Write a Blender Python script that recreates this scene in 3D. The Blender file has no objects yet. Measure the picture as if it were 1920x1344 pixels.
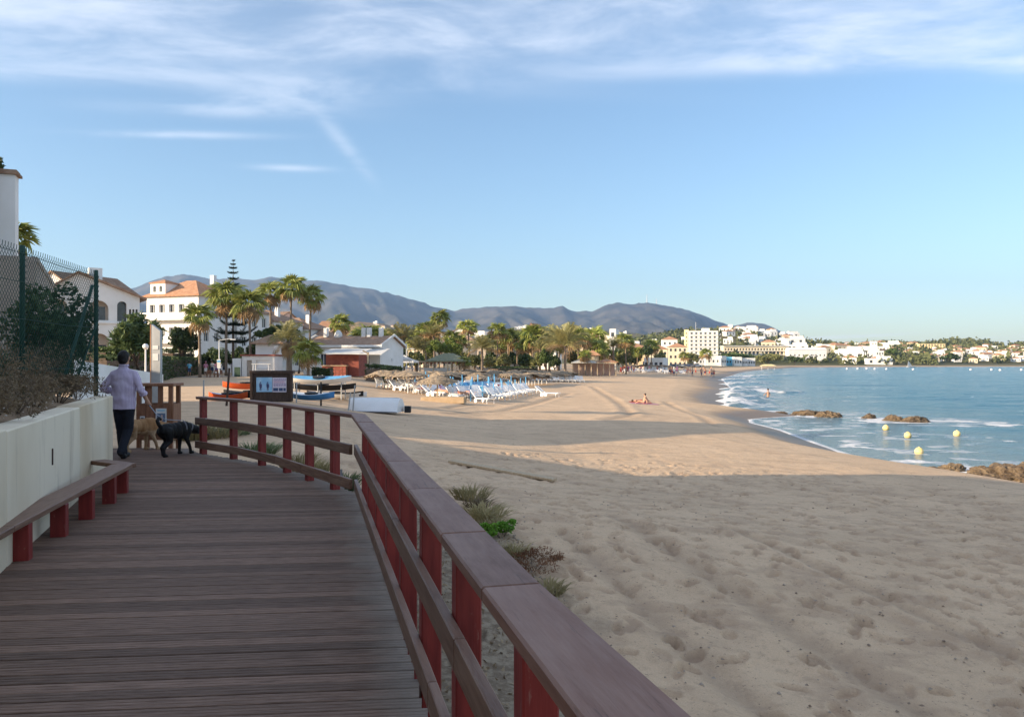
import bpy, math, random
import numpy as np
from mathutils import Vector, Matrix, noise as mnoise
random.seed(7); RNG = np.random.default_rng(11)
C = bpy.context.scene.collection
SC = bpy.context.scene
R = math.radians
F = 1500.0            # focal length of the photograph in its own pixels
EYE = 1.6             # eye height above the boardwalk, metres
HAZE = 8.3e-5
# ------------------------------------------------------------------ camera
cam = bpy.data.cameras.new('camera'); co = bpy.data.objects.new('camera', cam); C.objects.link(co)
co.location = (0, 0, EYE); co.rotation_euler = (R(90.115), 0, 0)
cam.sensor_width = 36; cam.lens = 36 * F / 1920; cam.clip_start = .05; cam.clip_end = 60000
SC.camera = co
# ------------------------------------------------------------------ sky and sun
SUN_EL, SUN_D = R(16), Vector((.93, .368, 0)).normalized()     # SUN_D: the way the light travels over the ground
w = bpy.data.worlds.new('World'); SC.world = w; w.use_nodes = True
nt = w.node_tree; N = nt.nodes; L = nt.links
N.clear()
out = N.new('ShaderNodeOutputWorld'); bg = N.new('ShaderNodeBackground'); L.new(bg.outputs[0], out.inputs[0])
sky = N.new('ShaderNodeTexSky'); sky.sky_type = 'NISHITA'; sky.sun_disc = False
sky.sun_elevation = SUN_EL; sky.sun_rotation = math.atan2(-SUN_D.x, -SUN_D.y)
sky.air_density = 1.0; sky.dust_density = .75; sky.ozone_density = 1.6; sky.altitude = 0
bg.inputs[1].default_value = .09
def wmath(op, a, b=None, clamp=False):
    n = N.new('ShaderNodeMath'); n.operation = op; n.use_clamp = clamp
    for i, v in enumerate((a, b)):
        if v is None: continue
        if isinstance(v, (int, float)): n.inputs[i].default_value = v
        else: L.new(v, n.inputs[i])
    return n.outputs[0]
tc = N.new('ShaderNodeTexCoord'); sep = N.new('ShaderNodeSeparateXYZ'); L.new(tc.outputs['Generated'], sep.inputs[0])
zz_ = wmath('MAXIMUM', sep.outputs[2], .02)
px_ = wmath('DIVIDE', sep.outputs[0], zz_); py_ = wmath('DIVIDE', sep.outputs[1], zz_)
cmb = N.new('ShaderNodeCombineXYZ'); L.new(px_, cmb.inputs[0]); L.new(py_, cmb.inputs[1])
def wnoise(scale, detail, rough, sx=1, sy=1, rot=0, dist=0):
    mp = N.new('ShaderNodeMapping'); mp.inputs['Scale'].default_value = (sx, sy, 1); mp.inputs['Rotation'].default_value = (0, 0, rot)
    L.new(cmb.outputs[0], mp.inputs[0])
    n = N.new('ShaderNodeTexNoise'); n.inputs['Scale'].default_value = scale; n.inputs['Detail'].default_value = detail
    n.inputs['Roughness'].default_value = rough; n.inputs['Distortion'].default_value = dist
    L.new(mp.outputs[0], n.inputs['Vector']); return n.outputs['Fac']
def wstep(v, a, b):
    m = N.new('ShaderNodeMapRange'); m.interpolation_type = 'SMOOTHSTEP'
    m.inputs['From Min'].default_value = a; m.inputs['From Max'].default_value = b
    L.new(v, m.inputs['Value']); return m.outputs[0]
big = wnoise(.9, 4, .5, .5, 1); fil = wnoise(2.0, 8, .6, .8, 1.15, .5, .35)
edge = wmath('ADD', py_, wmath('MULTIPLY', wmath('SUBTRACT', big, .5), 1.1))
sheet = wmath('MULTIPLY', wstep(edge, 2.85, 2.45), wmath('ADD', wmath('MULTIPLY', wstep(fil, .33, .8), .64), .1))
def wisp(cx, cy, rx, ry, amt, rot=0):
    dx = wmath('SUBTRACT', px_, cx); dy = wmath('SUBTRACT', py_, cy)
    c, s = math.cos(rot), math.sin(rot)
    a = wmath('ADD', wmath('MULTIPLY', dx, c / rx), wmath('MULTIPLY', dy, s / rx))
    b = wmath('ADD', wmath('MULTIPLY', dx, -s / ry), wmath('MULTIPLY', dy, c / ry))
    r2 = wmath('ADD', wmath('MULTIPLY', a, a), wmath('MULTIPLY', b, b))
    return wmath('MULTIPLY', wmath('EXPONENT', wmath('MULTIPLY', r2, -1)), wmath('MULTIPLY', wstep(fil, .25, .6), amt))
tot = sheet
for q in ((-1.5, 3.55, .34, .06, .4, .05), (-1.15, 4.17, .17, .07, .38, .1), (-.78, 3.75, .04, .6, .27, 0), (-.85, 3.05, .3, .12, .4, 0),
          (-1.15, 3.2, .4, .1, .33, .1), (-1.3, 2.8, 1.1, .12, .4, .12), (.6, 2.75, .9, .1, .3, -.1)):
    tot = wmath('ADD', tot, wisp(*q))
low = wmath('MULTIPLY', wstep(wnoise(.16, 3, .5, 1, .25), .5, .66), wmath('MULTIPLY', wstep(sep.outputs[2], .05, .028), .35))
tot = wmath('ADD', tot, low)
tot = wmath('MINIMUM', tot, .72)
cloudmix = N.new('ShaderNodeMix'); cloudmix.data_type = 'RGBA'
L.new(tot, cloudmix.inputs[0]); 
tint = N.new('ShaderNodeMix'); tint.data_type = 'RGBA'; tint.blend_type = 'MULTIPLY'; tint.inputs[0].default_value = 1
L.new(sky.outputs[0], tint.inputs[6]); tint.inputs[7].default_value = (1.07, 1.17, 1.25, 1)
L.new(tint.outputs[2], cloudmix.inputs[6]); cloudmix.inputs[7].default_value = (6.2, 6.5, 7.2, 1)
L.new(cloudmix.outputs[2], bg.inputs[0])
sl = bpy.data.lights.new('sun', 'SUN'); sl.energy = 5.0; sl.angle = R(.5); sl.color = (1.0, .80, .56)
so = bpy.data.objects.new('sun', sl); C.objects.link(so)
sd = Vector((SUN_D.x * math.cos(SUN_EL), SUN_D.y * math.cos(SUN_EL), -math.sin(SUN_EL)))
so.rotation_euler = sd.to_track_quat('-Z', 'Y').to_euler(); so.location = (-40, -10, 40)
vs = SC.view_settings; vs.view_transform = 'Standard'; vs.look = 'None'; vs.gamma = 1; vs.use_curve_mapping = False; vs.exposure = 1.1
SC.cycles.max_bounces = 6; SC.cycles.diffuse_bounces = 3; SC.cycles.glossy_bounces = 3; SC.cycles.transmission_bounces = 4
SC.cycles.volume_bounces = 0; SC.cycles.transparent_max_bounces = 8; SC.cycles.use_denoising = True
SC.cycles.sample_clamp_indirect = 4
# ------------------------------------------------------------------ helpers
def px(u, y): return (u - 960) / F * y
def pz(v, y): return EYE - (v - 675) / F * y
def tag(o, label=None, cat=None, group=None, kind=None):
    if label: o['label'] = label
    if cat: o['category'] = cat
    if group: o['group'] = group
    if kind: o['kind'] = kind
    return o
def thing(name, label, cat, loc=(0, 0, 0), rz=0, group=None):
    o = bpy.data.objects.new(name, None); o.empty_display_size = .2; C.objects.link(o)
    o.location = loc; o.rotation_euler = (0, 0, rz)
    return tag(o, label, cat, group)
def link(name, me, parent=None, loc=None, rot=None, sc=None):
    o = bpy.data.objects.new(name, me); C.objects.link(o)
    if parent: o.parent = parent
    if loc is not None: o.location = loc
    if rot is not None: o.rotation_euler = rot
    if sc is not None: o.scale = (sc, sc, sc) if isinstance(sc, (int, float)) else sc
    return o
def kids(o): return list(o.children)
def copy_tree(o, parent=None, skip=()):
    c = o.copy(); C.objects.link(c)
    if parent: c.parent = parent
    for ch in kids(o):
        if ch.name.split('.')[0] not in skip: copy_tree(ch, c, skip)
    return c
def npmesh(name, V, Fc, mats, mi=None, smooth=False):
    V = np.asarray(V, dtype=np.float32); Fc = np.asarray(Fc, dtype=np.int32); k = Fc.shape[1]; n = len(Fc)
    me = bpy.data.meshes.new(name)
    me.vertices.add(len(V)); me.vertices.foreach_set('co', V.ravel())
    me.loops.add(n * k); me.loops.foreach_set('vertex_index', Fc.ravel())
    me.polygons.add(n); me.polygons.foreach_set('loop_start', np.arange(0, n * k, k, dtype=np.int32))
    if mi is not None: me.polygons.foreach_set('material_index', np.asarray(mi, dtype=np.int32))
    me.polygons.foreach_set('use_smooth', np.full(n, smooth))
    for m in (mats if isinstance(mats, (list, tuple)) else [mats]): me.materials.append(m)
    me.update(calc_edges=True); me.validate(); return me
class MB:
    def __init__(s): s.v = []; s.f = []; s.m = []; s.mi = 0
    def add(s, vs, fs):
        b = len(s.v); s.v += [tuple(x) for x in vs]; s.f += [tuple(i + b for i in f) for f in fs]; s.m += [s.mi] * len(fs); return s
    def box(s, c, d, rz=0, taper=1.0, axes=None):
        hx, hy, hz = d[0] / 2, d[1] / 2, d[2] / 2; vs = []
        for z, k in ((-hz, 1), (hz, taper)):
            for x, y in ((-hx, -hy), (hx, -hy), (hx, hy), (-hx, hy)): vs.append(Vector((x * k, y * k, z)))
        if axes is not None: M_ = axes
        else: M_ = Matrix.Rotation(rz, 3, 'Z')
        vs = [M_ @ p + Vector(c) for p in vs]
        return s.add(vs, [(0, 3, 2, 1), (4, 5, 6, 7), (0, 1, 5, 4), (1, 2, 6, 5), (2, 3, 7, 6), (3, 0, 4, 7)])
    def bar(s, a, b, wd, h, up=(0, 0, 1)):
        a, b = Vector(a), Vector(b); x = (b - a); l = x.length; x.normalize(); y = Vector(up).cross(x)
        y = y.normalized() if y.length > 1e-4 else Vector((0, 1, 0)); z = x.cross(y)
        return s.box((a + b) / 2, (l, wd, h), axes=Matrix((x, y, z)).transposed())
    def tube(s, pts, rad, n=8, cap=True):
        pts = [Vector(p) for p in pts]; m = len(pts)
        if isinstance(rad, (int, float)): rad = [rad] * m
        vs = []; ref = Vector((0, 0, 1))
        for i, p in enumerate(pts):
            t = (pts[min(i + 1, m - 1)] - pts[max(i - 1, 0)]).normalized()
            a = t.cross(ref)
            if a.length < .05: a = t.cross(Vector((1, 0, 0)))
            a.normalize(); b = a.cross(t)
            for k in range(n):
                an = 2 * math.pi * k / n; vs.append(p + (a * math.cos(an) + b * math.sin(an)) * rad[i])
        fs = [(i * n + k, i * n + (k + 1) % n, (i + 1) * n + (k + 1) % n, (i + 1) * n + k) for i in range(m - 1) for k in range(n)]
        if cap: fs += [tuple(range(n - 1, -1, -1)), tuple(range((m - 1) * n, m * n))]
        return s.add(vs, fs)
    def lathe(s, prof, n=12, c=(0, 0, 0)):
        vs = [(c[0] + r * math.cos(2 * math.pi * k / n), c[1] + r * math.sin(2 * math.pi * k / n), c[2] + z) for r, z in prof for k in range(n)]
        m = len(prof)
        fs = [(i * n + k, i * n + (k + 1) % n, (i + 1) * n + (k + 1) % n, (i + 1) * n + k) for i in range(m - 1) for k in range(n)]
        fs += [tuple(range(n - 1, -1, -1)), tuple(range((m - 1) * n, m * n))]
        return s.add(vs, fs)
    def prism(s, poly, z0, z1):
        n = len(poly); vs = [(x, y, z0) for x, y in poly] + [(x, y, z1) for x, y in poly]
        return s.add(vs, [tuple(range(n - 1, -1, -1)), tuple(range(n, 2 * n))] + [(i, (i + 1) % n, n + (i + 1) % n, n + i) for i in range(n)])
    def quad(s, *p): return s.add(p, [tuple(range(len(p)))])
    def mesh(s, name, mats, smooth=False):
        me = bpy.data.meshes.new(name); me.from_pydata(s.v, [], s.f)
        for m in (mats if isinstance(mats, (list, tuple)) else [mats]): me.materials.append(m)
        me.polygons.foreach_set('material_index', s.m)
        me.polygons.foreach_set('use_smooth', [smooth] * len(s.f)); me.update(); return me
    def build(s, name, mats, parent=None, smooth=False, bevel=0, loc=None, rot=None):
        o = link(name, s.mesh(name, mats, smooth), parent, loc, rot)
        if bevel:
            b = o.modifiers.new('bevel', 'BEVEL'); b.width = bevel; b.segments = 1; b.limit_method = 'ANGLE'
        return o
# vectorised value noise
def vnoise(x, y, seed=0):
    xi = np.floor(x).astype(np.int64); yi = np.floor(y).astype(np.int64); fx = x - xi; fy = y - yi
    fx = fx * fx * (3 - 2 * fx); fy = fy * fy * (3 - 2 * fy)
    def h(a, b):
        n = (a * 374761393 + b * 668265263 + seed * 1442695041) & 0xffffffff
        n = ((n ^ (n >> 13)) * 1274126177) & 0xffffffff
        return ((n ^ (n >> 16)) & 0xffff) / 65535.0
    return (h(xi, yi) * (1 - fx) + h(xi + 1, yi) * fx) * (1 - fy) + (h(xi, yi + 1) * (1 - fx) + h(xi + 1, yi + 1) * fx) * fy
def fbm(x, y, seed=0, o=4):
    t = 0; a = .5; s = 0
    for i in range(o): t = t + a * vnoise(x * 2 ** i, y * 2 ** i, seed + i); s += a; a *= .5
    return t / s
def sstep(x, a, b):
    t = np.clip((x - a) / (b - a), 0, 1); return t * t * (3 - 2 * t)
# ------------------------------------------------------------------ materials
def M(name, c1, c2=None, scale=4, rough=.8, bump=0, bscale=None, spec=.3, metal=0, rand=0, stretch=None, transl=0, detail=5, lo=.35, hi=.65, bdist=.02):
    m = bpy.data.materials.new(name); m.use_nodes = True; nt = m.node_tree; n = nt.nodes; l = nt.links
    p = n['Principled BSDF']; p.inputs['Roughness'].default_value = rough; p.inputs['Metallic'].default_value = metal
    p.inputs['Specular IOR Level'].default_value = spec
    tc = n.new('ShaderNodeTexCoord'); mp = n.new('ShaderNodeMapping')
    l.new(tc.outputs['Object'], mp.inputs[0])
    if stretch: mp.inputs['Scale'].default_value = stretch
    oi = n.new('ShaderNodeObjectInfo')
    ml = n.new('ShaderNodeMath'); ml.operation = 'MULTIPLY'; ml.inputs[1].default_value = 37.0; l.new(oi.outputs['Random'], ml.inputs[0])
    cb = n.new('ShaderNodeCombineXYZ'); l.new(ml.outputs[0], cb.inputs[0]); l.new(ml.outputs[0], cb.inputs[1])
    l.new(cb.outputs[0], mp.inputs['Location'])
    c2 = c2 or tuple(x * .82 for x in c1)
    nz = n.new('ShaderNodeTexNoise'); nz.inputs['Scale'].default_value = scale; nz.inputs['Detail'].default_value = detail; l.new(mp.outputs[0], nz.inputs['Vector'])
    cr = n.new('ShaderNodeValToRGB'); cr.color_ramp.elements[0].position = lo; cr.color_ramp.elements[1].position = hi
    cr.color_ramp.elements[0].color = (*c1, 1); cr.color_ramp.elements[1].color = (*c2, 1); l.new(nz.outputs['Fac'], cr.inputs[0])
    col = cr.outputs[0]
    if rand:
        hs = n.new('ShaderNodeHueSaturation'); mr = n.new('ShaderNodeMapRange'); mr.inputs['To Min'].default_value = 1 - rand; mr.inputs['To Max'].default_value = 1 + rand
        l.new(oi.outputs['Random'], mr.inputs['Value']); l.new(mr.outputs[0], hs.inputs['Value']); l.new(col, hs.inputs['Color']); col = hs.outputs[0]
    l.new(col, p.inputs['Base Color'])
    if bump:
        b2 = n.new('ShaderNodeTexNoise'); b2.inputs['Scale'].default_value = bscale or scale * 4; b2.inputs['Detail'].default_value = 5; l.new(mp.outputs[0], b2.inputs['Vector'])
        bp = n.new('ShaderNodeBump'); bp.inputs['Strength'].default_value = bump; bp.inputs['Distance'].default_value = bdist; l.new(b2.outputs['Fac'], bp.inputs['Height']); l.new(bp.outputs[0], p.inputs['Normal'])
    if transl:
        tr = n.new('ShaderNodeBsdfTranslucent'); l.new(col, tr.inputs[0]); mx = n.new('ShaderNodeMixShader'); mx.inputs[0].default_value = transl
        l.new(p.outputs[0], mx.inputs[1]); l.new(tr.outputs[0], mx.inputs[2]); l.new(mx.outputs[0], n['Material Output'].inputs[0])
    return m
mt = {}
mt['plank'] = M('weathered_deck', (.13, .079, .056), (.265, .172, .126), 5, .72, .5, 14, rand=.3, stretch=(1.2, 14, 14), lo=.3, hi=.75)
mt['rail'] = M('brown_oiled_wood', (.135, .066, .04), (.215, .125, .082), 3.5, .5, .35, 12, rand=.14, stretch=(1, 12, 12), spec=.4, bdist=.006)
mt['cap'] = M('worn_rail_cap', (.15, .066, .043), (.235, .125, .088), 3.0, .55, .4, 9, rand=.14, stretch=(.8, 10, 10), spec=.3, bdist=.004, lo=.3, hi=.7)
mt['redwood'] = M('red_painted_wood', (.165, .013, .012), (.245, .026, .021), 3, .5, .25, 12, rand=.12, stretch=(8, 8, 1), spec=.45, bdist=.005)
mt['concrete'] = M('stained_concrete', (.57, .44, .28), (.80, .70, .54), .9, .9, .08, 20, stretch=(.7, .7, .3), spec=.2, rand=.04, detail=10, lo=.25, hi=.6)
mt['soil'] = M('dry_soil', (.15, .10, .065), (.27, .19, .12), 2.5, .95, .9, 12, spec=.1)
mt['greenmetal'] = M('green_coated_steel', (.012, .05, .038), (.02, .07, .052), 6, .5)
mt['steel'] = M('grey_steel', (.33, .34, .35), (.42, .43, .44), 3, .45, metal=.4)
mt['white'] = M('white_render', (.72, .71, .68), (.8, .79, .77), .8, .85, .1, 30, spec=.2, rand=.05)
mt['cream'] = M('cream_render', (.66, .56, .40), (.74, .65, .5), .7, .85, spec=.2, rand=.08)
mt['ochre'] = M('ochre_render', (.66, .5, .3), (.74, .6, .4), .7, .85, spec=.2, rand=.08)
mt['pink'] = M('pink_render', (.62, .42, .33), (.7, .5, .42), .7, .85, spec=.2, rand=.08)
mt['yellowwall'] = M('yellow_render', (.78, .62, .32), (.82, .68, .4), .7, .85, spec=.2)
mt['taupe'] = M('taupe_render', (.36, .30, .25), (.43, .37, .31), .9, .9, .2, 20, spec=.2)
mt['tile'] = M('terracotta_tile', (.36, .18, .10), (.47, .27, .165), 2.5, .85, .3, 9, rand=.15, spec=.2)
mt['tiledark'] = M('weathered_tile', (.25, .15, .10), (.36, .25, .18), 3, .9, .3, 9, rand=.12, spec=.2)
mt['glass'] = M('window_glass', (.03, .04, .05), (.06, .07, .085), 1.5, .08, spec=.6)
mt['darkwood'] = M('dark_brown_wood', (.045, .028, .02), (.075, .046, .034), 4, .6, .3, 20, stretch=(8, 8, 1))
mt['binwood'] = M('reddish_timber', (.19, .085, .045), (.27, .13, .075), 4, .6, .3, 20, stretch=(8, 8, 1), rand=.15)
mt['palewood'] = M('pale_timber', (.45, .33, .2), (.58, .45, .3), 4, .75, .3, 20, stretch=(6, 6, 1), rand=.1)
mt['trunk'] = M('palm_trunk', (.17, .125, .09), (.27, .21, .16), 6, .95, .8, 14, stretch=(1, 1, 4), rand=.15)
mt['bark'] = M('bark', (.09, .065, .05), (.16, .12, .09), 6, .95, .8, 14)
mt['fan'] = M('fan_palm_leaf', (.20, .25, .05), (.34, .345, .085), 1.2, .5, rand=.22, transl=.25, spec=.35)
mt['feather'] = M('date_palm_leaf', (.22, .21, .08), (.33, .3, .13), 1.2, .55, rand=.2, transl=.25, spec=.3)
mt['deadleaf'] = M('dead_palm_leaf', (.30, .19, .085), (.4, .27, .14), 2, .8, rand=.2, transl=.15)
mt['leaf'] = M('dark_leaf', (.04, .07, .025), (.095, .13, .045), .9, .55, rand=.2, transl=.2)
mt['leaf2'] = M('mid_leaf', (.07, .115, .03), (.13, .175, .055), .9, .55, rand=.2, transl=.25)
mt['leaf3'] = M('yellow_green_leaf', (.15, .2, .045), (.24, .28, .07), .9, .55, rand=.15, transl=.3)
mt['brightleaf'] = M('bright_leaf', (.12, .27, .03), (.2, .38, .05), 3, .5, transl=.3)
mt['pineleaf'] = M('norfolk_needles', (.022, .04, .022), (.045, .065, .035), 3, .7)
mt['dryleaf'] = M('dry_scrub', (.13, .095, .06), (.24, .175, .105), 3, .9, rand=.2, transl=.15)
mt['drygrass'] = M('dry_grass', (.25, .21, .1), (.36, .29, .14), 3, .85, transl=.25, rand=.2)
mt['greengrass'] = M('tuft_green', (.09, .13, .05), (.17, .19, .08), 3, .8, transl=.25, rand=.2)
mt['redleaf'] = M('rusty_scrub', (.16, .07, .035), (.25, .13, .07), 3, .9, transl=.15)
mt['rock'] = M('shore_rock', (.07, .05, .035), (.20, .145, .09), 2.6, .85, .9, 5, spec=.3, bdist=.08)
mt['thatch'] = M('straw_thatch', (.20, .15, .105), (.36, .28, .19), 5, .95, .9, 30, rand=.15)
mt['plastic'] = M('white_plastic', (.76, .76, .75), (.8, .8, .8), 3, .4, rand=.05, spec=.45)
mt['blue'] = M('sky_blue_paint', (.10, .35, .62), (.15, .42, .68), 3, .45, rand=.15)
mt['blue2'] = M('mid_blue_paint', (.05, .20, .47), (.08, .26, .55), 3, .5, rand=.15)
mt['orange'] = M('orange_plastic', (.5, .075, .02), (.58, .11, .03), 3, .4)
mt['black'] = M('black_rubber', (.014, .014, .016), (.025, .025, .027), 4, .6)
mt['awning'] = M('white_canvas', (.7, .7, .68), (.78, .78, .76), 2, .8, transl=.3)
mt['buoy'] = M('yellow_buoy', (.80, .60, .20), (.84, .68, .32), 3, .45, .0)
mt['brick'] = M('brick_red', (.22, .06, .045), (.3, .09, .06), 4, .8, .3, 20, rand=.1)
mt['skin'] = M('skin', (.42, .23, .15), (.5, .29, .19), 4, .6, spec=.35, rand=.12)
mt['navy'] = M('navy_trousers', (.012, .014, .022), (.02, .023, .034), 5, .85, .3, 60)
mt['hair'] = M('black_hair', (.008, .007, .007), (.016, .013, .012), 20, .5, .8, 60)
mt['hairbrown'] = M('brown_hair', (.06, .035, .02), (.1, .06, .035), 20, .6)
mt['blackfur'] = M('black_fur', (.0055, .0055, .006), (.011, .011, .012), 14, .6, .6, 60, spec=.25, bdist=.01)
mt['yellowfur'] = M('yellow_fur', (.26, .13, .055), (.36, .21, .105), 5, .85, .6, 50, spec=.15, bdist=.01)
mt['olive'] = M('olive_leaf', (.15, .16, .055), (.25, .245, .095), .9, .55, rand=.25, transl=.25)
for k, c in dict(teal=(.10, .42, .52), red=(.5, .05, .04), pinkc=(.6, .25, .35), purple=(.2, .1, .3), greyc=(.2, .2, .22), whitec=(.75, .74, .72), denim=(.06, .09, .18), cyanc=(.2, .55, .75)).items():
    mt[k] = M(k + '_cloth', c, tuple(x * .85 for x in c), 5, .85)
# striped shirt
def shirt_mat():
    m = M('lilac_striped_shirt', (.47, .38, .55), (.54, .45, .6), 6, .85, .25, 9, bdist=.03); nt = m.node_tree; n = nt.nodes; l = nt.links
    p = n['Principled BSDF']; src = p.inputs['Base Color'].links[0].from_socket
    w = n.new('ShaderNodeTexWave'); w.bands_direction = 'X'; w.inputs['Scale'].default_value = 16; w.inputs['Distortion'].default_value = .6
    tcn = n.new('ShaderNodeTexCoord'); l.new(tcn.outputs['Object'], w.inputs['Vector'])
    mx = n.new('ShaderNodeMix'); mx.data_type = 'RGBA'; rp = n.new('ShaderNodeMapRange'); rp.inputs['From Min'].default_value = .6; rp.inputs['From Max'].default_value = .9; rp.inputs['To Max'].default_value = .55
    l.new(w.outputs['Fac'], rp.inputs['Value']); l.new(rp.outputs[0], mx.inputs[0]); l.new(src, mx.inputs[6]); mx.inputs[7].default_value = (.72, .68, .76, 1)
    l.new(mx.outputs[2], p.inputs['Base Color']); return m
mt['shirt'] = shirt_mat()

def dusty(m):
    nt = m.node_tree; n = nt.nodes; l = nt.links; p = n['Principled BSDF']; src = p.inputs['Base Color'].links[0].from_socket
    tcn = n.new('ShaderNodeTexCoord'); sp = n.new('ShaderNodeSeparateXYZ'); l.new(tcn.outputs['Generated'], sp.inputs[0])
    nz = n.new('ShaderNodeTexNoise'); nz.inputs['Scale'].default_value = 3; geo = n.new('ShaderNodeNewGeometry'); l.new(geo.outputs['Position'], nz.inputs['Vector'])
    ad = n.new('ShaderNodeMath'); ad.operation = 'MULTIPLY_ADD'; ad.inputs[1].default_value = .16; l.new(nz.outputs['Fac'], ad.inputs[0]); l.new(sp.outputs[0], ad.inputs[2])
    mr = n.new('ShaderNodeMapRange'); mr.inputs['From Min'].default_value = .97; mr.inputs['From Max'].default_value = 1.06; mr.inputs['To Max'].default_value = .75; l.new(ad.outputs[0], mr.inputs['Value'])
    mx = n.new('ShaderNodeMix'); mx.data_type = 'RGBA'; l.new(mr.outputs[0], mx.inputs[0]); l.new(src, mx.inputs[6]); mx.inputs[7].default_value = (.26, .215, .175, 1); l.new(mx.outputs[2], p.inputs['Base Color'])
dusty(mt['plank'])

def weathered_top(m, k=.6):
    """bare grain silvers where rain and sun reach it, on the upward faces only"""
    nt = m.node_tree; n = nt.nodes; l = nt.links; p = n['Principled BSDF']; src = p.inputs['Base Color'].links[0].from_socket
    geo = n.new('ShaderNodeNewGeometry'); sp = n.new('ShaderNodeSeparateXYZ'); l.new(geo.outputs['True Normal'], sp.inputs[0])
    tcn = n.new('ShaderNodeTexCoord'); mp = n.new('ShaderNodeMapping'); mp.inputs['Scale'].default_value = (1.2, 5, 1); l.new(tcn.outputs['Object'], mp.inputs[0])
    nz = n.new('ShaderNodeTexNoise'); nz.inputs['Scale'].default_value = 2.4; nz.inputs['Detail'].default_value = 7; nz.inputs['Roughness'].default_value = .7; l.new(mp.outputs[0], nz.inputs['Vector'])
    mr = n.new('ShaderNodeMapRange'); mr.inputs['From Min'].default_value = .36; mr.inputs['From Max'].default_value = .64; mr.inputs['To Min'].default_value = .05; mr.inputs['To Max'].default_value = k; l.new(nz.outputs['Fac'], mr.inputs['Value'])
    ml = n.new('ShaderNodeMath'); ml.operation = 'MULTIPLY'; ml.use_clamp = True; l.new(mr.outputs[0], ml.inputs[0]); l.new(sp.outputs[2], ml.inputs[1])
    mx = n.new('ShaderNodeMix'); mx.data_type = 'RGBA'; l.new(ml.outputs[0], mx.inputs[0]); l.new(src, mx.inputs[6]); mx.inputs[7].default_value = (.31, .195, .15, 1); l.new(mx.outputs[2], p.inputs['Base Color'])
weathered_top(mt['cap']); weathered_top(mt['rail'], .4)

def chips(m, col, lo, hi, scale, stretch, k=.8):
    """paint worn through, cracks and scuffs with a shape of their own"""
    nt = m.node_tree; n = nt.nodes; l = nt.links; p = n['Principled BSDF']; src = p.inputs['Base Color'].links[0].from_socket
    tcn = n.new('ShaderNodeTexCoord'); mp = n.new('ShaderNodeMapping'); mp.inputs['Scale'].default_value = stretch; l.new(tcn.outputs['Object'], mp.inputs[0])
    oi = n.new('ShaderNodeObjectInfo'); ml = n.new('ShaderNodeMath'); ml.operation = 'MULTIPLY'; ml.inputs[1].default_value = 53; l.new(oi.outputs['Random'], ml.inputs[0]); cb = n.new('ShaderNodeCombineXYZ')
    for i in range(3): l.new(ml.outputs[0], cb.inputs[i])
    l.new(cb.outputs[0], mp.inputs['Location'])
    nz = n.new('ShaderNodeTexNoise'); nz.inputs['Scale'].default_value = scale; nz.inputs['Detail'].default_value = 9; nz.inputs['Roughness'].default_value = .68; l.new(mp.outputs[0], nz.inputs['Vector'])
    mr = n.new('ShaderNodeMapRange'); mr.inputs['From Min'].default_value = lo; mr.inputs['From Max'].default_value = hi; mr.inputs['To Max'].default_value = k; l.new(nz.outputs['Fac'], mr.inputs['Value'])
    mx = n.new('ShaderNodeMix'); mx.data_type = 'RGBA'; l.new(mr.outputs[0], mx.inputs[0]); l.new(src, mx.inputs[6]); mx.inputs[7].default_value = (*col, 1); l.new(mx.outputs[2], p.inputs['Base Color'])
chips(mt['redwood'], (.34, .19, .15), .62, .70, 9, (3, 3, .8), .55); chips(mt['redwood'], (.07, .012, .01), .60, .68, 4, (7, 7, .5), .6)
chips(mt['cap'], (.075, .042, .032), .60, .67, 3, (1, 16, 16), .7); chips(mt['cap'], (.5, .44, .38), .70, .74, 12, (1, 1.5, 1), .6)
chips(mt['rail'], (.05, .028, .02), .60, .68, 3, (1, 14, 14), .7); chips(mt['plank'], (.05, .033, .027), .62, .70, 3, (1, 12, 12), .6); chips(mt['plank'], (.34, .29, .24), .68, .74, 5, (1.5, 6, 6), .5)
chips(mt['concrete'], (.30, .22, .14), .56, .72, 1.3, (2.5, 2.5, .35), .5); chips(mt['concrete'], (.16, .15, .12), .66, .72, 6, (1, 1, .6), .5)
# ------------------------------------------------------------------ ground, sea and hills
UP = np.array([(-2.2, -40), (-1.0, 0), (-1.85, 9.3), (-2.6, 10.7), (-3.7, 12.2), (-5.3, 13.8), (-6, 25), (-9.5, 34), (-13, 60), (-20, 100), (-24, 150), (0, 230), (30, 330), (90, 460)])
SH = np.array([(60, -40), (30, -5), (20, 12), (17.6, 20), (16.2, 25.0), (15.4, 27), (14.6, 29.6), (14.0, 33.3), (14.6, 40), (15.2, 46), (15.1, 51), (15.9, 54), (17.5, 55.6), (20.5, 57.5), (20, 60), (18.6, 63), (17.9, 67), (20, 76), (22.9, 86), (28.8, 105), (44.6, 171), (74.8, 261), (113, 353), (160, 444), (227, 472), (307, 486), (700, 505), (2500, 560)])
def dpoly(x, y, P):
    d = np.full(x.shape, 1e9)
    for (ax, ay), (bx, by) in zip(P[:-1], P[1:]):
        ex, ey = bx - ax, by - ay; t = np.clip(((x - ax) * ex + (y - ay) * ey) / (ex * ex + ey * ey), 0, 1)
        d = np.minimum(d, np.hypot(x - ax - t * ex, y - ay - t * ey))
    return d
def inside(x, y, P):
    c = np.zeros(x.shape, bool); n = len(P)
    for i in range(n):
        (ax, ay), (bx, by) = P[i], P[i - 1]
        if ay == by: continue
        k = ((ay > y) != (by > y)) & (x < (bx - ax) * (y - ay) / (by - ay) + ax); c ^= k
    return c
SEAPOLY = np.vstack([SH, [(9000, 560), (9000, -400), (60, -400)]])
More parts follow.
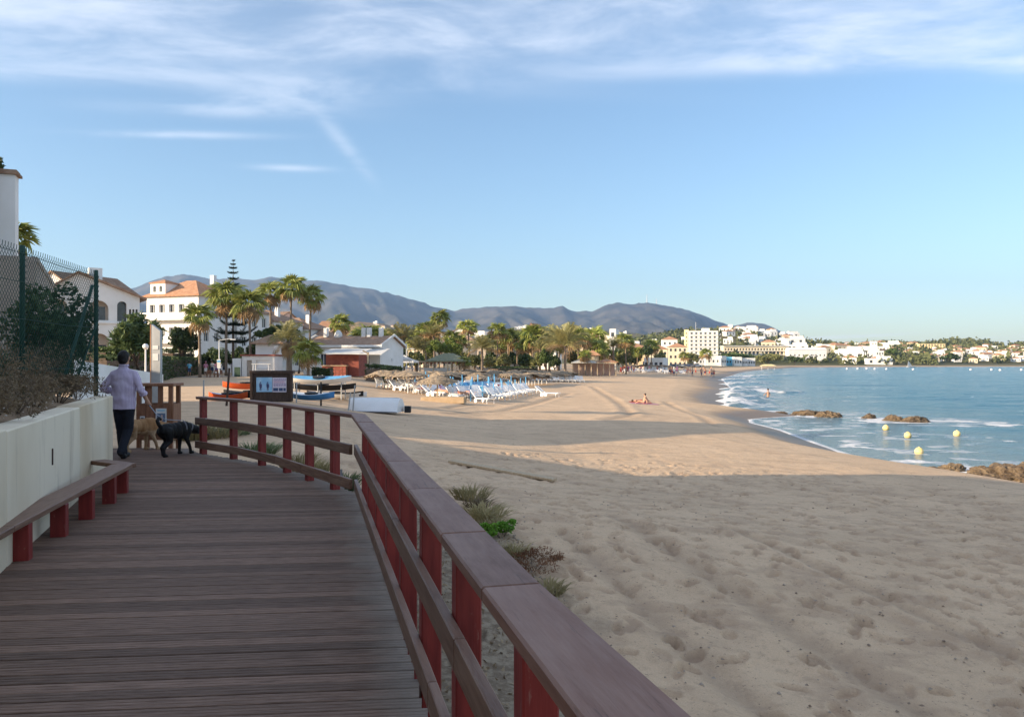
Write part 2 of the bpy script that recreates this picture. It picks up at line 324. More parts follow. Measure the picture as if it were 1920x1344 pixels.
UPPOLY = np.vstack([UP, [(90, 9000), (-9000, 9000), (-9000, -40)]])
SEA_Z = -2.4
def ground_parts(x, y):
    x = np.asarray(x, float); y = np.asarray(y, float)
    dS = dpoly(x, y, SH); dU = dpoly(x, y, UP); sea = inside(x, y, SEAPOLY); up = inside(x, y, UPPOLY)
    t = np.where(up, 0, dU / (dU + dS + 1e-6))
    base = np.interp(y, [0, 7, 9.5, 11.5], [2.5, 2.35, 2.0, 1.72])
    pr = np.interp(t, [0, .12, .35, .7, .86, .95, 1], [0, .2, .42, .57, .70, .88, 1])
    z = EYE - (base + (4.0 - base) * pr)
    z = np.where(sea, SEA_Z - np.minimum(dS * .07, 5), z)
    far = sstep(y, 250, 900) * 3; z = np.where(up, z + far, z)
    return z, dS, t, sea
def gz(x, y): return float(ground_parts(np.array([x]), np.array([y]))[0][0])
a_d = np.concatenate([np.linspace(-180, -60, 16)[:-1], np.linspace(-60, -37, 12)[:-1], np.linspace(-37, 37, 500), np.linspace(37, 60, 12)[1:], np.linspace(60, 180, 16)[1:]])
r_d = np.concatenate([[.05, .8, 1.5], np.geomspace(2, 40, 520), np.geomspace(40, 900, 330)[1:], [1500, 3000, 6000, 9000]])
A, RR = np.meshgrid(np.radians(a_d), r_d); X = RR * np.sin(A); Y = RR * np.cos(A)
Z, DS, T, SEA = ground_parts(X, Y)
dry = (~SEA) * sstep(DS, 2.0, 6.0)
nearw = 1 - sstep(RR, 25, 60)
und = (fbm(X / 5, Y / 5, 3) - .5) * .09 + (fbm(X / 1.6, Y / 1.6, 5, 3) - .5) * .025
cell = vnoise(X / .34, Y / .34, 21); cell2 = vnoise(X / .19 + 3, Y / .26, 33); trod = sstep(fbm(X / 3, Y / 3, 40, 3), .38, .6)
prints = -sstep(cell, .74, .82) * .012 * (.35 + .65 * trod) - sstep(cell2, .76, .84) * .008 * (.4 + .6 * trod) + sstep(vnoise(X / .42 + 9, Y / .36, 61), .7, .95) * .006
track = np.zeros_like(X)
for P, wd in (([(1.5, 12.2), (1.96, 10.5), (3.19, 7.04), (3.8, 5)], .17), ([(.7, 10.8), (1.3, 8.6), (1.95, 6.4), (2.4, 4.6)], .15), ([(3.1, 12), (4.6, 8.5), (5.6, 6)], .1),
              ([(4.6, 39.5), (6.4, 43), (7.3, 52), (8, 66), (9, 90)], .3), ([(-3, 38), (-.5, 43), (1.5, 52), (5, 70)], .3), ([(10, 39), (11, 47), (11.5, 60)], .25), ([(-6.5, 37), (-3.5, 42), (-2.4, 48)], .25)):
    d = dpoly(X, Y, np.array(P)); track = np.maximum(track, np.exp(-(d / wd) ** 2)); und += np.where(RR < 30, .018, .025) * np.exp(-((d - 2 * wd) / wd) ** 2)
grade = np.where(~SEA, dry, 0)
Z = Z + grade * (und + prints * (.35 + .65 * nearw)) - track * np.where(RR < 30, .03, .045) * grade
# single footprints, thousands of them, trodden into the dry sand
rg = np.random.default_rng(12); npr = 1700; fr_ = np.sqrt(rg.uniform(3.2 ** 2, 27 ** 2, npr) * .55 + rg.uniform(3.2 ** 2, 14 ** 2, npr) * .45); fa = rg.uniform(R(-12), R(36), npr)
ang0 = np.radians(a_d); dug = np.zeros_like(X)
for r0, th in zip(fr_, fa):
    cx, cy = r0 * math.sin(th), r0 * math.cos(th); w_ = .3
    i0, i1 = np.searchsorted(r_d, (r0 - w_, r0 + w_)); j0, j1 = np.searchsorted(ang0, (th - w_ / r0, th + w_ / r0))
    if i1 - i0 < 2 or j1 - j0 < 2: continue
    s_ = np.s_[i0:i1, j0:j1]; o_ = rg.uniform(0, 3.14); c_, sn = math.cos(o_), math.sin(o_); dx, dy = X[s_] - cx, Y[s_] - cy
    q = np.sqrt(((dx * c_ + dy * sn) / rg.uniform(.10, .16)) ** 2 + ((-dx * sn + dy * c_) / rg.uniform(.045, .075)) ** 2)
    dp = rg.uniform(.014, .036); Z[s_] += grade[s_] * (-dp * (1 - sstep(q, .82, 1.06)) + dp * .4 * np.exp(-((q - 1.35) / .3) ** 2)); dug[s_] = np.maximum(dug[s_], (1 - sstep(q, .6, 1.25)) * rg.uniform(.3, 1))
deckmask = inside(X, Y, np.array([(.5, -2), (-1.7, 9.4), (-2.4, 10.3), (-5.5, 13.9), (-5.6, 14.6), (-9, 14.6), (-9, -2)]))
Z = np.where(deckmask, np.minimum(Z, -.13), Z)
nr, na = X.shape
idx = np.arange(nr * na).reshape(nr, na)
Fq = np.stack([idx[:-1, :-1], idx[:-1, 1:], idx[1:, 1:], idx[1:, :-1]], -1).reshape(-1, 4)
def fattr(me, name, arr):
    at = me.attributes.new(name, 'FLOAT', 'POINT'); at.data.foreach_set('value', np.asarray(arr, np.float32).ravel())
def sand_mat():
    m = bpy.data.materials.new('beach_sand'); m.use_nodes = True; nt = m.node_tree; n = nt.nodes; l = nt.links; p = n['Principled BSDF']
    p.inputs['Specular IOR Level'].default_value = .2
    geo = n.new('ShaderNodeNewGeometry')
    def nz(s, d, r=.55):
        x = n.new('ShaderNodeTexNoise'); x.inputs['Scale'].default_value = s; x.inputs['Detail'].default_value = d; x.inputs['Roughness'].default_value = r; l.new(geo.outputs['Position'], x.inputs['Vector']); return x.outputs['Fac']
    def att(s):
        x = n.new('ShaderNodeAttribute'); x.attribute_name = s; return x.outputs['Fac']
    def mix(f, a, b):
        x = n.new('ShaderNodeMix'); x.data_type = 'RGBA'
        for i, q in ((0, f), (6, a), (7, b)):
            if isinstance(q, tuple): x.inputs[i].default_value = (*q, 1)
            elif isinstance(q, (int, float)): x.inputs[i].default_value = q
            else: l.new(q, x.inputs[i])
        return x.outputs[2]
    def rng(v, a, b, c=0., d=1.):
        x = n.new('ShaderNodeMapRange'); x.interpolation_type = 'SMOOTHSTEP'; l.new(v, x.inputs['Value'])
        for i, q in zip(('From Min', 'From Max', 'To Min', 'To Max'), (a, b, c, d)): x.inputs[i].default_value = q
        return x.outputs[0]
    def mul(a, b):
        x = n.new('ShaderNodeMath'); x.operation = 'MULTIPLY'
        for i, q in enumerate((a, b)):
            if isinstance(q, (int, float)): x.inputs[i].default_value = q
            else: l.new(q, x.inputs[i])
        return x.outputs[0]
    c = mix(rng(nz(.35, 4), .35, .65), (.70, .50, .32), (.62, .44, .28))
    c = mix(rng(nz(1.1, 5, .7), .48, .66, 0, .35), c, (.42, .295, .195)); c = mix(rng(nz(7, 5, .75), .5, .68, 0, .35), c, (.31, .22, .15))
    c = mix(rng(nz(22, 3, .8), .62, .68, 0, .7), c, (.12, .085, .06))
    c = mix(rng(nz(40, 2, .8), .70, .76, 0, .5), c, (.62, .55, .46))
    c = mix(rng(nz(75, 4, .85), .40, .62, 0, .30), c, (.33, .23, .15)); c = mix(rng(nz(110, 2, .8), .6, .7, 0, .4), c, (.70, .58, .44))
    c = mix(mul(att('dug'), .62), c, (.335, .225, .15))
    c = mix(mul(att('track'), .35), c, (.25, .175, .12))
    c = mix(att('litter'), c, mix(rng(nz(9, 4, .7), .4, .6), (.15, .115, .08), (.28, .23, .165)))
    c = mix(att('wet'), c, (.215, .15, .095))
    c = mix(att('land'), c, mix(rng(nz(.02, 5), .4, .6), (.16, .13, .075), (.09, .10, .045)))
    l.new(c, p.inputs['Base Color'])
    l.new(rng(att('wet'), 0, 1, .95, .45), p.inputs['Roughness'])
    b = n.new('ShaderNodeBump'); b.inputs['Distance'].default_value = .02; l.new(nz(14, 6, .65), b.inputs['Height'])
    l.new(rng(att('wet'), 0, 1, .8, .08), b.inputs['Strength']); l.new(b.outputs[0], p.inputs['Normal']); return m
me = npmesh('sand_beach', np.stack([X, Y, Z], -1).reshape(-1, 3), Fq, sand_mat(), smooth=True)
wet = np.where(SEA, 1, 1 - sstep(DS + (fbm(X / 4, Y / 4, 8, 3) - .5) * 2.2, 1.2, 3.0 + np.clip((Y - 40) / 25, 0, 3.2)))
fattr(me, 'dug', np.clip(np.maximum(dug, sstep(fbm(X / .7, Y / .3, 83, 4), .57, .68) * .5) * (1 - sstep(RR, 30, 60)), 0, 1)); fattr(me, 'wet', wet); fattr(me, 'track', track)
railp = np.array([(1.2, -4), (.35, 1), (-1.75, 9.3), (-2.3, 10.0)])
dr = dpoly(X, Y, railp); fattr(me, 'litter', (1 - sstep(dr + (fbm(X / .6, Y / .6, 77, 3) - .5) * .9, 1.2, 2.5)) * .9)
fattr(me, 'land', np.where(SEA, 0, sstep(Y, 250, 420) * sstep(DS, 8, 20)))
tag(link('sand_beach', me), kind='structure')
# the sea
sa = np.concatenate([np.linspace(5, 38, 420), np.linspace(38, 110, 60)[1:]]); sr = np.concatenate([np.geomspace(14, 120, 560), np.geomspace(120, 900, 200)[1:], [1500, 4000, 9000]])
A, RR = np.meshgrid(np.radians(sa), sr); X = RR * np.sin(A); Y = RR * np.cos(A)
Zs, DS, T, SEA = ground_parts(X, Y)
dist = np.where(SEA, DS, -DS)
amp = sstep(dist, 0, 25)
Zw = SEA_Z + amp * ((fbm(X / 7 + Y / 15, Y / 3.2, 9, 4) - .5) * .34) * (1 - sstep(RR, 300, 600)) + (fbm(X / 2, Y / 2, 19, 2) - .5) * .03
Zw = np.where(dist < 0, SEA_Z - .02 + np.clip(-dist, 0, 3) * .0, Zw)
foam = np.zeros_like(X)
fn = fbm(X / 1.3, Y / .9, 51, 4); fn2 = fbm(X / 5, Y / 3, 57, 4)
foam += np.exp(-((dist - .1) / .22) ** 2) * .95                                          # swash line
foam += sstep(fn, .52, .68) * (1 - sstep(dist, 3, 14)) * .55 * sstep(dist, .1, 1)
foam += sstep(fn, .52, .62) * np.exp(-((dist - 1.6) / .5) ** 2) * .5
# breakers: short crests running in towards the sand (crest line, width)
for (x0, y0, x1, y1, h, wd) in ((18.2, 69, 24.0, 75.5, .32, 1.0), (19.4, 75, 26.5, 84, .42, 1.3), (21.5, 84, 27.5, 87, .30, 1.0), (23.5, 88, 27.8, 97, .5, 1.6), (24.5, 96, 35, 104, .36, 1.3),
                                (26.5, 103, 36, 113, .4, 1.6), (33, 128, 46, 139, .4, 2.2), (40, 155, 56, 166, .4, 2.5), (52, 186, 78, 214, .4, 3.0), (17, 63, 22, 66, .2, .7), (32, 96, 36, 99, .25, 1.0)):
    ex, ey = x1 - x0, y1 - y0; ln = math.hypot(ex, ey); ex /= ln; ey /= ln
    s = (X - x0) * ex + (Y - y0) * ey; q = (X - x0) * ey - (Y - y0) * ex + (fbm(s / 3, s * 0 + x0, 71, 3) - .5) * 1.6
    env = sstep(s, 0, ln * .2) * (1 - sstep(s, ln * .75, ln))
    Zw += h * env * np.exp(-(q / wd) ** 2)
    foam += env * (np.exp(-((q + wd * .5) / (wd * .75)) ** 2) * (.55 + fn) + (sstep(fn, .5, .62)) * np.exp(-((q + wd * 2.4) / (wd * 1.8)) ** 2) * .6)
for (rx, ry, rr) in ((22.4, 55.5, 2.6), (26, 52.5, 1.5), (25.2, 51.8, 2.2), (29, 50.5, 2.6), (16.4, 26.8, .8)):                                # surge round the rocks
    d = np.hypot(X - rx, (Y - ry) * 1.3); foam += sstep(fn, .47, .6) * np.exp(-((d - rr * .8) / (rr * .55)) ** 2) * .95
    foam += sstep(fn2, .5, .6) * np.exp(-(d / (rr * 2.5)) ** 2) * .2
foam += sstep(fn, .72, .8) * sstep(fn2, .55, .66) * .5 * (1 - sstep(RR, 90, 200))
nr, na = X.shape; idx = np.arange(nr * na).reshape(nr, na)
Fs = np.stack([idx[:-1, :-1], idx[:-1, 1:], idx[1:, 1:], idx[1:, :-1]], -1).reshape(-1, 4)
keep = (dist.reshape(-1)[Fs] > -1.5).any(1); Fs = Fs[keep]
used = np.unique(Fs); rem = np.full(nr * na, -1); rem[used] = np.arange(len(used)); Fs = rem[Fs]
def sea_mat():
    m = bpy.data.materials.new('sea_water'); m.use_nodes = True; nt = m.node_tree; n = nt.nodes; l = nt.links; p = n['Principled BSDF']
    geo = n.new('ShaderNodeNewGeometry')
    def att(s):
        x = n.new('ShaderNodeAttribute'); x.attribute_name = s; return x.outputs['Fac']
    def nz(s, d, sc):
        mp = n.new('ShaderNodeMapping'); mp.inputs['Scale'].default_value = sc; l.new(geo.outputs['Position'], mp.inputs[0])
        x = n.new('ShaderNodeTexNoise'); x.inputs['Scale'].default_value = s; x.inputs['Detail'].default_value = d; x.inputs['Roughness'].default_value = .6; l.new(mp.outputs[0], x.inputs['Vector']); return x.outputs['Fac']
    def mix(f, a, b):
        x = n.new('ShaderNodeMix'); x.data_type = 'RGBA'
        for i, q in ((0, f), (6, a), (7, b)):
            if isinstance(q, tuple): x.inputs[i].default_value = (*q, 1)
            elif isinstance(q, (int, float)): x.inputs[i].default_value = q
            else: l.new(q, x.inputs[i])
        return x.outputs[2]
    c = mix(att('shallow'), (.006, .092, .155), (.15, .21, .24))
    c = mix(nz(.02, 3, (1, 3, 1)), c, mix(.5, c, (.03, .15, .19)))
    f = n.new('ShaderNodeMapRange'); f.inputs['From Min'].default_value = .15; f.inputs['From Max'].default_value = .8; l.new(att('foam'), f.inputs['Value'])
    c = mix(f.outputs[0], c, (.72, .72, .72)); l.new(c, p.inputs['Base Color'])
    r = n.new('ShaderNodeMapRange'); r.inputs['To Min'].default_value = .16; r.inputs['To Max'].default_value = .85; l.new(f.outputs[0], r.inputs['Value']); l.new(r.outputs[0], p.inputs['Roughness'])
    p.inputs['IOR'].default_value = 1.33; p.inputs['Specular IOR Level'].default_value = .4
    a = n.new('ShaderNodeMath'); a.operation = 'MULTIPLY_ADD'; l.new(nz(.55, 6, (.45, 1.2, 1)), a.inputs[0]); a.inputs[1].default_value = 1.0; l.new(nz(2.6, 5, (.6, 1.1, 1)), a.inputs[2])
    b = n.new('ShaderNodeBump'); b.inputs['Strength'].default_value = .75; b.inputs['Distance'].default_value = .42; l.new(a.outputs[0], b.inputs['Height']); l.new(b.outputs[0], p.inputs['Normal']); return m
me = npmesh('sea', np.stack([X, Y, Zw], -1).reshape(-1, 3)[used], Fs, sea_mat(), smooth=True)
fattr(me, 'foam', np.clip(foam, 0, 1.2).reshape(-1)[used]); fattr(me, 'shallow', (1 - sstep(dist, .2, 16 + np.clip(RR - 60, 0, 400) * .05)).reshape(-1)[used])
tag(link('sea', me), kind='structure')
# mountains: a real height field 4 to 7 km away
SK = [(-900, 650), (-300, 640), (0, 620), (120, 585), (210, 555), (270, 532), (310, 517), (345, 514), (400, 522), (440, 520), (480, 524), (510, 518), (545, 527), (590, 525), (640, 533), (700, 542), (740, 552), (780, 562), (810, 573), (850, 582), (880, 577), (920, 574), (965, 573), (1000, 578), (1040, 576), (1055, 573), (1075, 583), (1110, 583), (1135, 571), (1160, 567), (1185, 570), (1215, 566), (1245, 572), (1290, 580), (1330, 596), (1370, 610), (1390, 606), (1410, 603), (1440, 608), (1470, 622), (1495, 631), (1520, 640), (1560, 655), (1620, 668)]
us = np.linspace(-900, 1620, 460); rows = np.linspace(0, 1, 110)
UU, TT = np.meshgrid(us, rows)
DEP = 3300 + 3200 * TT; XX = (UU - 960) / F * 6500 * (.62 + .38 * TT) ; 
HT = np.interp(UU, [a for a, b in SK], [(675 - b) / F * 6500 for a, b in SK])
rid = 1 - np.abs(2 * fbm(UU / 95 + TT * .9, TT * 1.5 + UU / 400, 91, 5) - 1)
prof = np.clip(TT, 0, 1) ** 1.15
ZZ = HT * (prof * (1 - .55 * (1 - TT) * (1 - rid) * 1.6) + .28 * (rid - .6) * TT * (1 - TT) * 2.6) + (fbm(UU / 14, TT * 9, 95, 4) - .5) * 42 * sstep(TT, 0, .2) * (1 - TT * .6) + (fbm(UU / 7, TT * 4, 97, 3) - .5) * 9 * TT
YY = DEP; back = np.full((1, len(us)), 0.0)
XX = np.vstack([XX, (us[None, :] - 960) / F * 6500 * 1.12]); YY = np.vstack([YY, np.full((1, len(us)), 7600)]); ZZ = np.vstack([ZZ, back])
def grid_faces(nr, na):
    i = np.arange(nr * na).reshape(nr, na); return np.stack([i[:-1, :-1], i[:-1, 1:], i[1:, 1:], i[1:, :-1]], -1).reshape(-1, 4)
mt['mountain'] = M('mountain_scrub', (.05, .052, .042), (.115, .10, .075), .0032, .95, .6, .02, spec=.05, detail=8, lo=.38, hi=.62, bdist=12)
tag(link('mountain_range', npmesh('mountain_range', np.stack([XX, YY, ZZ - 1], -1).reshape(-1, 3), grid_faces(*XX.shape), mt['mountain'], smooth=True)), kind='structure')
def hill(name, pts, y0, y1, m, seed, amp=3, back=250):
    us = np.linspace(pts[0][0], pts[-1][0], 160); rows = np.linspace(0, 1, 46); UU, TT = np.meshgrid(us, rows)
    YY = y0 + (y1 - y0) * TT; XX = (UU - 960) / F * YY
    HT = np.interp(UU, [a for a, b in pts], [pz(b, y1) for a, b in pts])
    g = ground_parts(XX, YY)[0]
    ZZ = (g - .5) * (1 - TT ** .9) + HT * TT ** .9 + (fbm(XX / 60, YY / 60, seed, 4) - .5) * amp * np.sin(np.pi * TT)
    endf = sstep(UU, pts[0][0], pts[0][0] + 25) * (1 - sstep(UU, pts[-1][0] - 25, pts[-1][0])); ZZ = ZZ * endf + (g - .5) * (1 - endf)
    XX = np.vstack([XX, XX[-1:] * (y1 + back) / y1]); YY = np.vstack([YY, np.full((1, len(us)), y1 + back)]); ZZ = np.vstack([ZZ, np.full((1, len(us)), -1)])
    tag(link(name, npmesh(name, np.stack([XX, YY, ZZ], -1).reshape(-1, 3), grid_faces(*XX.shape), m, smooth=True)), kind='structure')
    def f(u, t):
        y = y0 + (y1 - y0) * t; x = px(u, y); g = gz(x, y); H = np.interp(u, [a for a, b in pts], [pz(b, y1) for a, b in pts])
        z = (g - .5) * (1 - t ** .9) + H * t ** .9 + float(fbm(np.array([x / 60]), np.array([y / 60]), seed, 4)[0] - .5) * amp * math.sin(math.pi * t)
        e = float(sstep(np.array(u), pts[0][0], pts[0][0] + 25) * (1 - sstep(np.array(u), pts[-1][0] - 25, pts[-1][0])))
        return (x, y, z * e + (g - .5) * (1 - e))
    return f
mt['ochrehill'] = M('ochre_hill', (.30, .19, .10), (.17, .14, .075), .03, .95, .4, .2, spec=.05, lo=.42, hi=.62, bdist=1)
mt['scrubhill'] = M('scrub_hill', (.10, .095, .05), (.22, .165, .10), .02, .95, .4, .2, spec=.05, bdist=1)
mt['greenhill'] = M('green_hill', (.06, .07, .03), (.15, .125, .065), .02, .95, .4, .2, spec=.05, bdist=1)
hill_a = hill('ochre_hillside', [(560, 640), (640, 612), (672, 603), (720, 607), (760, 620), (830, 628), (900, 622), (1000, 632), (1100, 640)], 700, 1500, mt['ochrehill'], 5, 8)
hill_b = hill('scrub_hillside', [(820, 640), (940, 616), (1010, 613), (1080, 615), (1160, 622), (1220, 628), (1280, 624), (1350, 640)], 900, 2000, mt['scrubhill'], 6, 10)
hill_c = hill('town_hillside', [(1150, 655), (1200, 636), (1250, 626), (1290, 619), (1340, 617), (1400, 618), (1440, 624), (1470, 632), (1520, 640), (1580, 644), (1640, 650), (1700, 652), (1760, 655)], 520, 950, mt['greenhill'], 7, 5)
hill_d = hill('wooded_hillside', [(1480, 655), (1600, 648), (1660, 643), (1720, 645), (1770, 639), (1810, 638), (1850, 642), (1880, 649), (1905, 646), (1960, 638), (2100, 636), (2400, 640)], 640, 1200, mt['greenhill'], 8, 6)
# ------------------------------------------------------------------ boardwalk
DECK = [(.66, -1.0), (-1.70, 9.3), (-2.12, 10.0), (-2.56, 10.74), (-3.12, 11.48), (-3.72, 12.25), (-4.5, 12.98), (-5.4, 13.75), (-5.9, 14.55), (-8.6, 14.6), (-8.6, 12.2), (-5.99, 12.02), (-3.86, 6.02), (-1.45, -1.0)]
board = tag(bpy.data.objects.new('boardwalk', None), 'dark weathered plank boardwalk curving left beside the concrete wall', 'boardwalk'); C.objects.link(board); board['kind'] = 'structure'
ang = R(5.5); e1 = Vector((math.cos(ang), math.sin(ang))); e2 = Vector((-math.sin(ang), math.cos(ang)))
PITCH = .1135
def plank_mesh(l, seed):
    mb = MB(); nseg = 3; h = .03; wd = PITCH - .011 - random.random() * .003
    # two shallow grooves run along every board
    prof = [(-wd / 2, -h), (wd / 2, -h), (wd / 2, -.004), (wd / 2 - .004, 0), (.02, 0), (.017, -.004), (.013, 0), (-.013, 0), (-.017, -.004), (-.02, 0), (-wd / 2 + .004, 0), (-wd / 2, -.004)]
    n = len(prof); vs = [(x, y, z) for x in (-l / 2, l / 2) for y, z in prof]
    mb.add(vs, [tuple(range(n - 1, -1, -1)), tuple(range(n, 2 * n))] + [(i, (i + 1) % n, n + (i + 1) % n, n + i) for i in range(n)]); return mb
k = 0; s = -.2
while s < 15.2:
    xs = []
    for (ax, ay), (bx, by) in zip(DECK, DECK[1:] + DECK[:1]):
        da = ax * e2.x + ay * e2.y - s; db = bx * e2.x + by * e2.y - s
        if (da > 0) != (db > 0):
            t = da / (da - db); qx, qy = ax + (bx - ax) * t, ay + (by - ay) * t; xs.append(qx * e1.x + qy * e1.y)
    if len(xs) >= 2:
        a, b = min(xs), max(xs)
        if b - a > .25:
            a -= random.random() * .02; b += random.random() * .02; mid = (a + b) / 2
            o = plank_mesh(b - a, k).build('plank', mt['plank'], board)
            o.location = (e1.x * mid + e2.x * s, e1.y * mid + e2.y * s, random.uniform(-.002, .002)); o.rotation_euler = (random.uniform(-.006, .006), 0, ang)
    s += PITCH; k += 1
for off in (.12, .38, .62, .88):
    mb = MB(); mb.bar((-1.45 + off * 2.0, -1, -.085), (-5.5 + off * 3.3, 12, -.085), .1, .1); mb.build('joist', mt['darkwood'], board)
# ------------------------------------------------------------------ red railing on the beach side
rail = thing('wooden_railing', 'red and brown wooden railing along the beach side of the boardwalk', 'railing')
rd = Vector((-1.87 - .33, 9.3 - .2, 0)).normalized()
A0 = Vector((.473, 0, 0)); DIRN = (Vector((-1.87, 9.3, 0)) - A0).normalized(); NRM = Vector((DIRN.y, -DIRN.x, 0))   # A0..corner: inner edge of the cap
LEN = (Vector((-1.87, 9.3, 0)) - A0).length
ra = math.atan2(DIRN.y, DIRN.x)
CAPW, CAPT, CAPZ = .165, .045, .975
joints = [-.6, 1.2, 2.28, 2.98, 4.0, 5.1, 6.15, 7.25, 8.3, LEN - .02]
for a, b in zip(joints, joints[1:]):
    wa_, wb_ = (float(np.interp(q, [0, 1.2, 2.28, 9], [.225, .20, .172, .165])) for q in (a, b)); l_ = (b - a - .004) / 2; mb = MB(); h_ = CAPT / 2
    mb.add([(-l_, -wa_, -h_), (l_, -wb_, -h_), (l_, 0, -h_), (-l_, 0, -h_), (-l_, -wa_, h_), (l_, -wb_, h_), (l_, 0, h_), (-l_, 0, h_)], [(0, 3, 2, 1), (4, 5, 6, 7), (0, 1, 5, 4), (1, 2, 6, 5), (2, 3, 7, 6), (3, 0, 4, 7)])
    mid = A0 + DIRN * ((a + b) / 2)
    mb.build('top_rail', mt['cap'], rail, bevel=.007, loc=(mid.x, mid.y, CAPZ - CAPT / 2 + random.uniform(-.002, .002)), rot=(0, random.uniform(-.003, .003), ra + random.uniform(-.002, .002)))
def rail_board(p, q, z, h=.12, t=.042, name='rail_board'):
    p, q = Vector(p), Vector(q); d = q - p
    return MB().box((0, 0, 0), (d.length, t, h)).build(name, mt['rail'], rail, bevel=.005, loc=((p.x + q.x) / 2, (p.y + q.y) / 2, z + h / 2), rot=(0, 0, math.atan2(d.y, d.x)))
POSTW = .1
pd = [.25, 1.2, 2.17, 3.16, 4.12, 5.06, 6.0, 6.95, 7.9, 8.82]
for a in pd:
    c = A0 + DIRN * a + NRM * (.076 + POSTW / 2)
    MB().box((0, 0, 0), (POSTW, POSTW, CAPZ - CAPT + .42)).build('post', mt['redwood'], rail, bevel=.006, loc=(c.x, c.y, (CAPZ - CAPT - .42) / 2 - .002), rot=(random.uniform(-.004, .004), random.uniform(-.004, .004), ra))
lowj = [-.6, 2.05, 3.55, 6.4, LEN]
for a, b in zip(lowj, lowj[1:]):
    p = A0 + DIRN * a + NRM * .052; q = A0 + DIRN * (b - .004) + NRM * .052
    rail_board(p, q, .095); 
for a, b in zip([-.6, 2.9, 5.1, LEN - .0], [2.896, 5.096, LEN - .004]): rail_board(A0 + DIRN * a + NRM * .052, A0 + DIRN * b + NRM * .052, .50)
# the far section bends left round the end of the deck
FAR = [(-1.87, 9.3), (-2.78, 10.62), (-3.40, 11.55), (-4.28, 12.62), (-5.42, 13.72)]
for (ax, ay), (bx, by) in zip(FAR, FAR[1:]):
    d = Vector((bx - ax, by - ay, 0)); l = d.length; d.normalize(); n = Vector((d.y, -d.x, 0)); an = math.atan2(d.y, d.x)
    m = Vector((ax, ay, 0)) + d * l / 2
    MB().box((0, 0, 0), (l + .03, .15, CAPT)).build('top_rail', mt['cap'], rail, bevel=.006, loc=(m.x + n.x * .075, m.y + n.y * .075, CAPZ - CAPT / 2 + random.uniform(-.0025, .0)), rot=(0, 0, an))
    for z in (.5, .10): rail_board((ax + d.x * .004, ay + d.y * .004), (bx, by), z)
for (u, y) in ((628, 9.92), (594, 10.7), (545, 11.44), (500, 12.22), (437, 12.95), (375, 13.67)):
    x = px(u, y); i = min(range(len(FAR) - 1), key=lambda i: abs((FAR[i][1] + FAR[i + 1][1]) / 2 - y)); d = Vector((FAR[i + 1][0] - FAR[i][0], FAR[i + 1][1] - FAR[i][1], 0)).normalized(); n = Vector((d.y, -d.x, 0))
    dd = Vector((x - FAR[i][0], y - FAR[i][1], 0)); off = dd.dot(n); c = Vector((x, y, 0)) + n * (.085 - off)
    MB().box((0, 0, 0), (.098, .098, CAPZ - CAPT + .15)).build('post', mt['redwood'], rail, bevel=.005, loc=(c.x, c.y, (CAPZ - CAPT - .15) / 2 - .002), rot=(0, 0, math.atan2(d.y, d.x)))
c = (px(389, 13.45), 13.41)
mb = MB(); mb.box((0, 0, 0), (.05, .012, .12)); tg = mb.build('tag_plate', mt['white'], rail, loc=(c[0], c[1], .565), rot=(0, 0, R(136)))
# ------------------------------------------------------------------ concrete wall, bench, bank, fence
wall = thing('retaining_wall', 'low stained concrete retaining wall left of the boardwalk', 'wall')
W0, W1 = Vector((-3.84, 6.0, 0)), Vector((-5.985, 12.0, 0)); wd = (W1 - W0).normalized(); wn = Vector((-wd.y, wd.x, 0)); wa = math.atan2(wd.y, wd.x)
ts = [-7.4, -3.2, .2, 3.5, (W1 - W0).length]
for i, (a, b) in enumerate(zip(ts, ts[1:])):
    m = W0 + wd * ((a + b) / 2) + wn * .125
    MB().box((0, 0, 0), (b - a - .012, .25, 1.6)).build('panel', mt['concrete'], wall, bevel=.012, loc=(m.x, m.y, .255 + .012 * (i % 2)), rot=(0, 0, wa))
mb = MB(); p = W0 + wd * 1.9 - wn * .006; mb.box((0, 0, 0), (.012, .012, .16)); mb.build('rebar_stub', mt['darkwood'], wall, loc=(p.x, p.y, .66))
bench = thing('wall_bench', 'low plank bench on red legs along the concrete wall', 'bench')
BF = [(-2.95, 2.9), (-3.79, 6.1), (-4.62, 9.75)]
for (ax, ay), (bx, by) in zip(BF, BF[1:]):
    d = Vector((bx - ax, by - ay, 0)); l = d.length; d.normalize(); n = Vector((-d.y, d.x, 0)); m = Vector((ax, ay, 0)) + d * l / 2 + n * .12
    MB().box((0, 0, 0), (l, .24, .05)).build('seat', mt['rail'], bench, bevel=.006, loc=(m.x, m.y, .315), rot=(0, 0, math.atan2(d.y, d.x)))
MB().bar((-4.66, 9.74, .314), (-5.24, 10.12, .314), .19, .05).build('seat', mt['rail'], bench, bevel=.006)
for (x, y) in ((-3.3, 4.0), (-3.55, 5.0), (-3.86, 6.39), (-4.05, 7.26), (-4.22, 8.05), (-4.43, 8.92), (-4.63, 9.62)):
    d = Vector((-.235, .972, 0)); n = Vector((-d.y, d.x, 0)); c = Vector((x, y, 0)) + n * .065 + d * .05
    MB().box((0, 0, 0), (.10, .13, .30)).build('leg', mt['redwood'], bench, bevel=.005, loc=(c.x, c.y, .142), rot=(0, 0, math.atan2(d.y, d.x)))
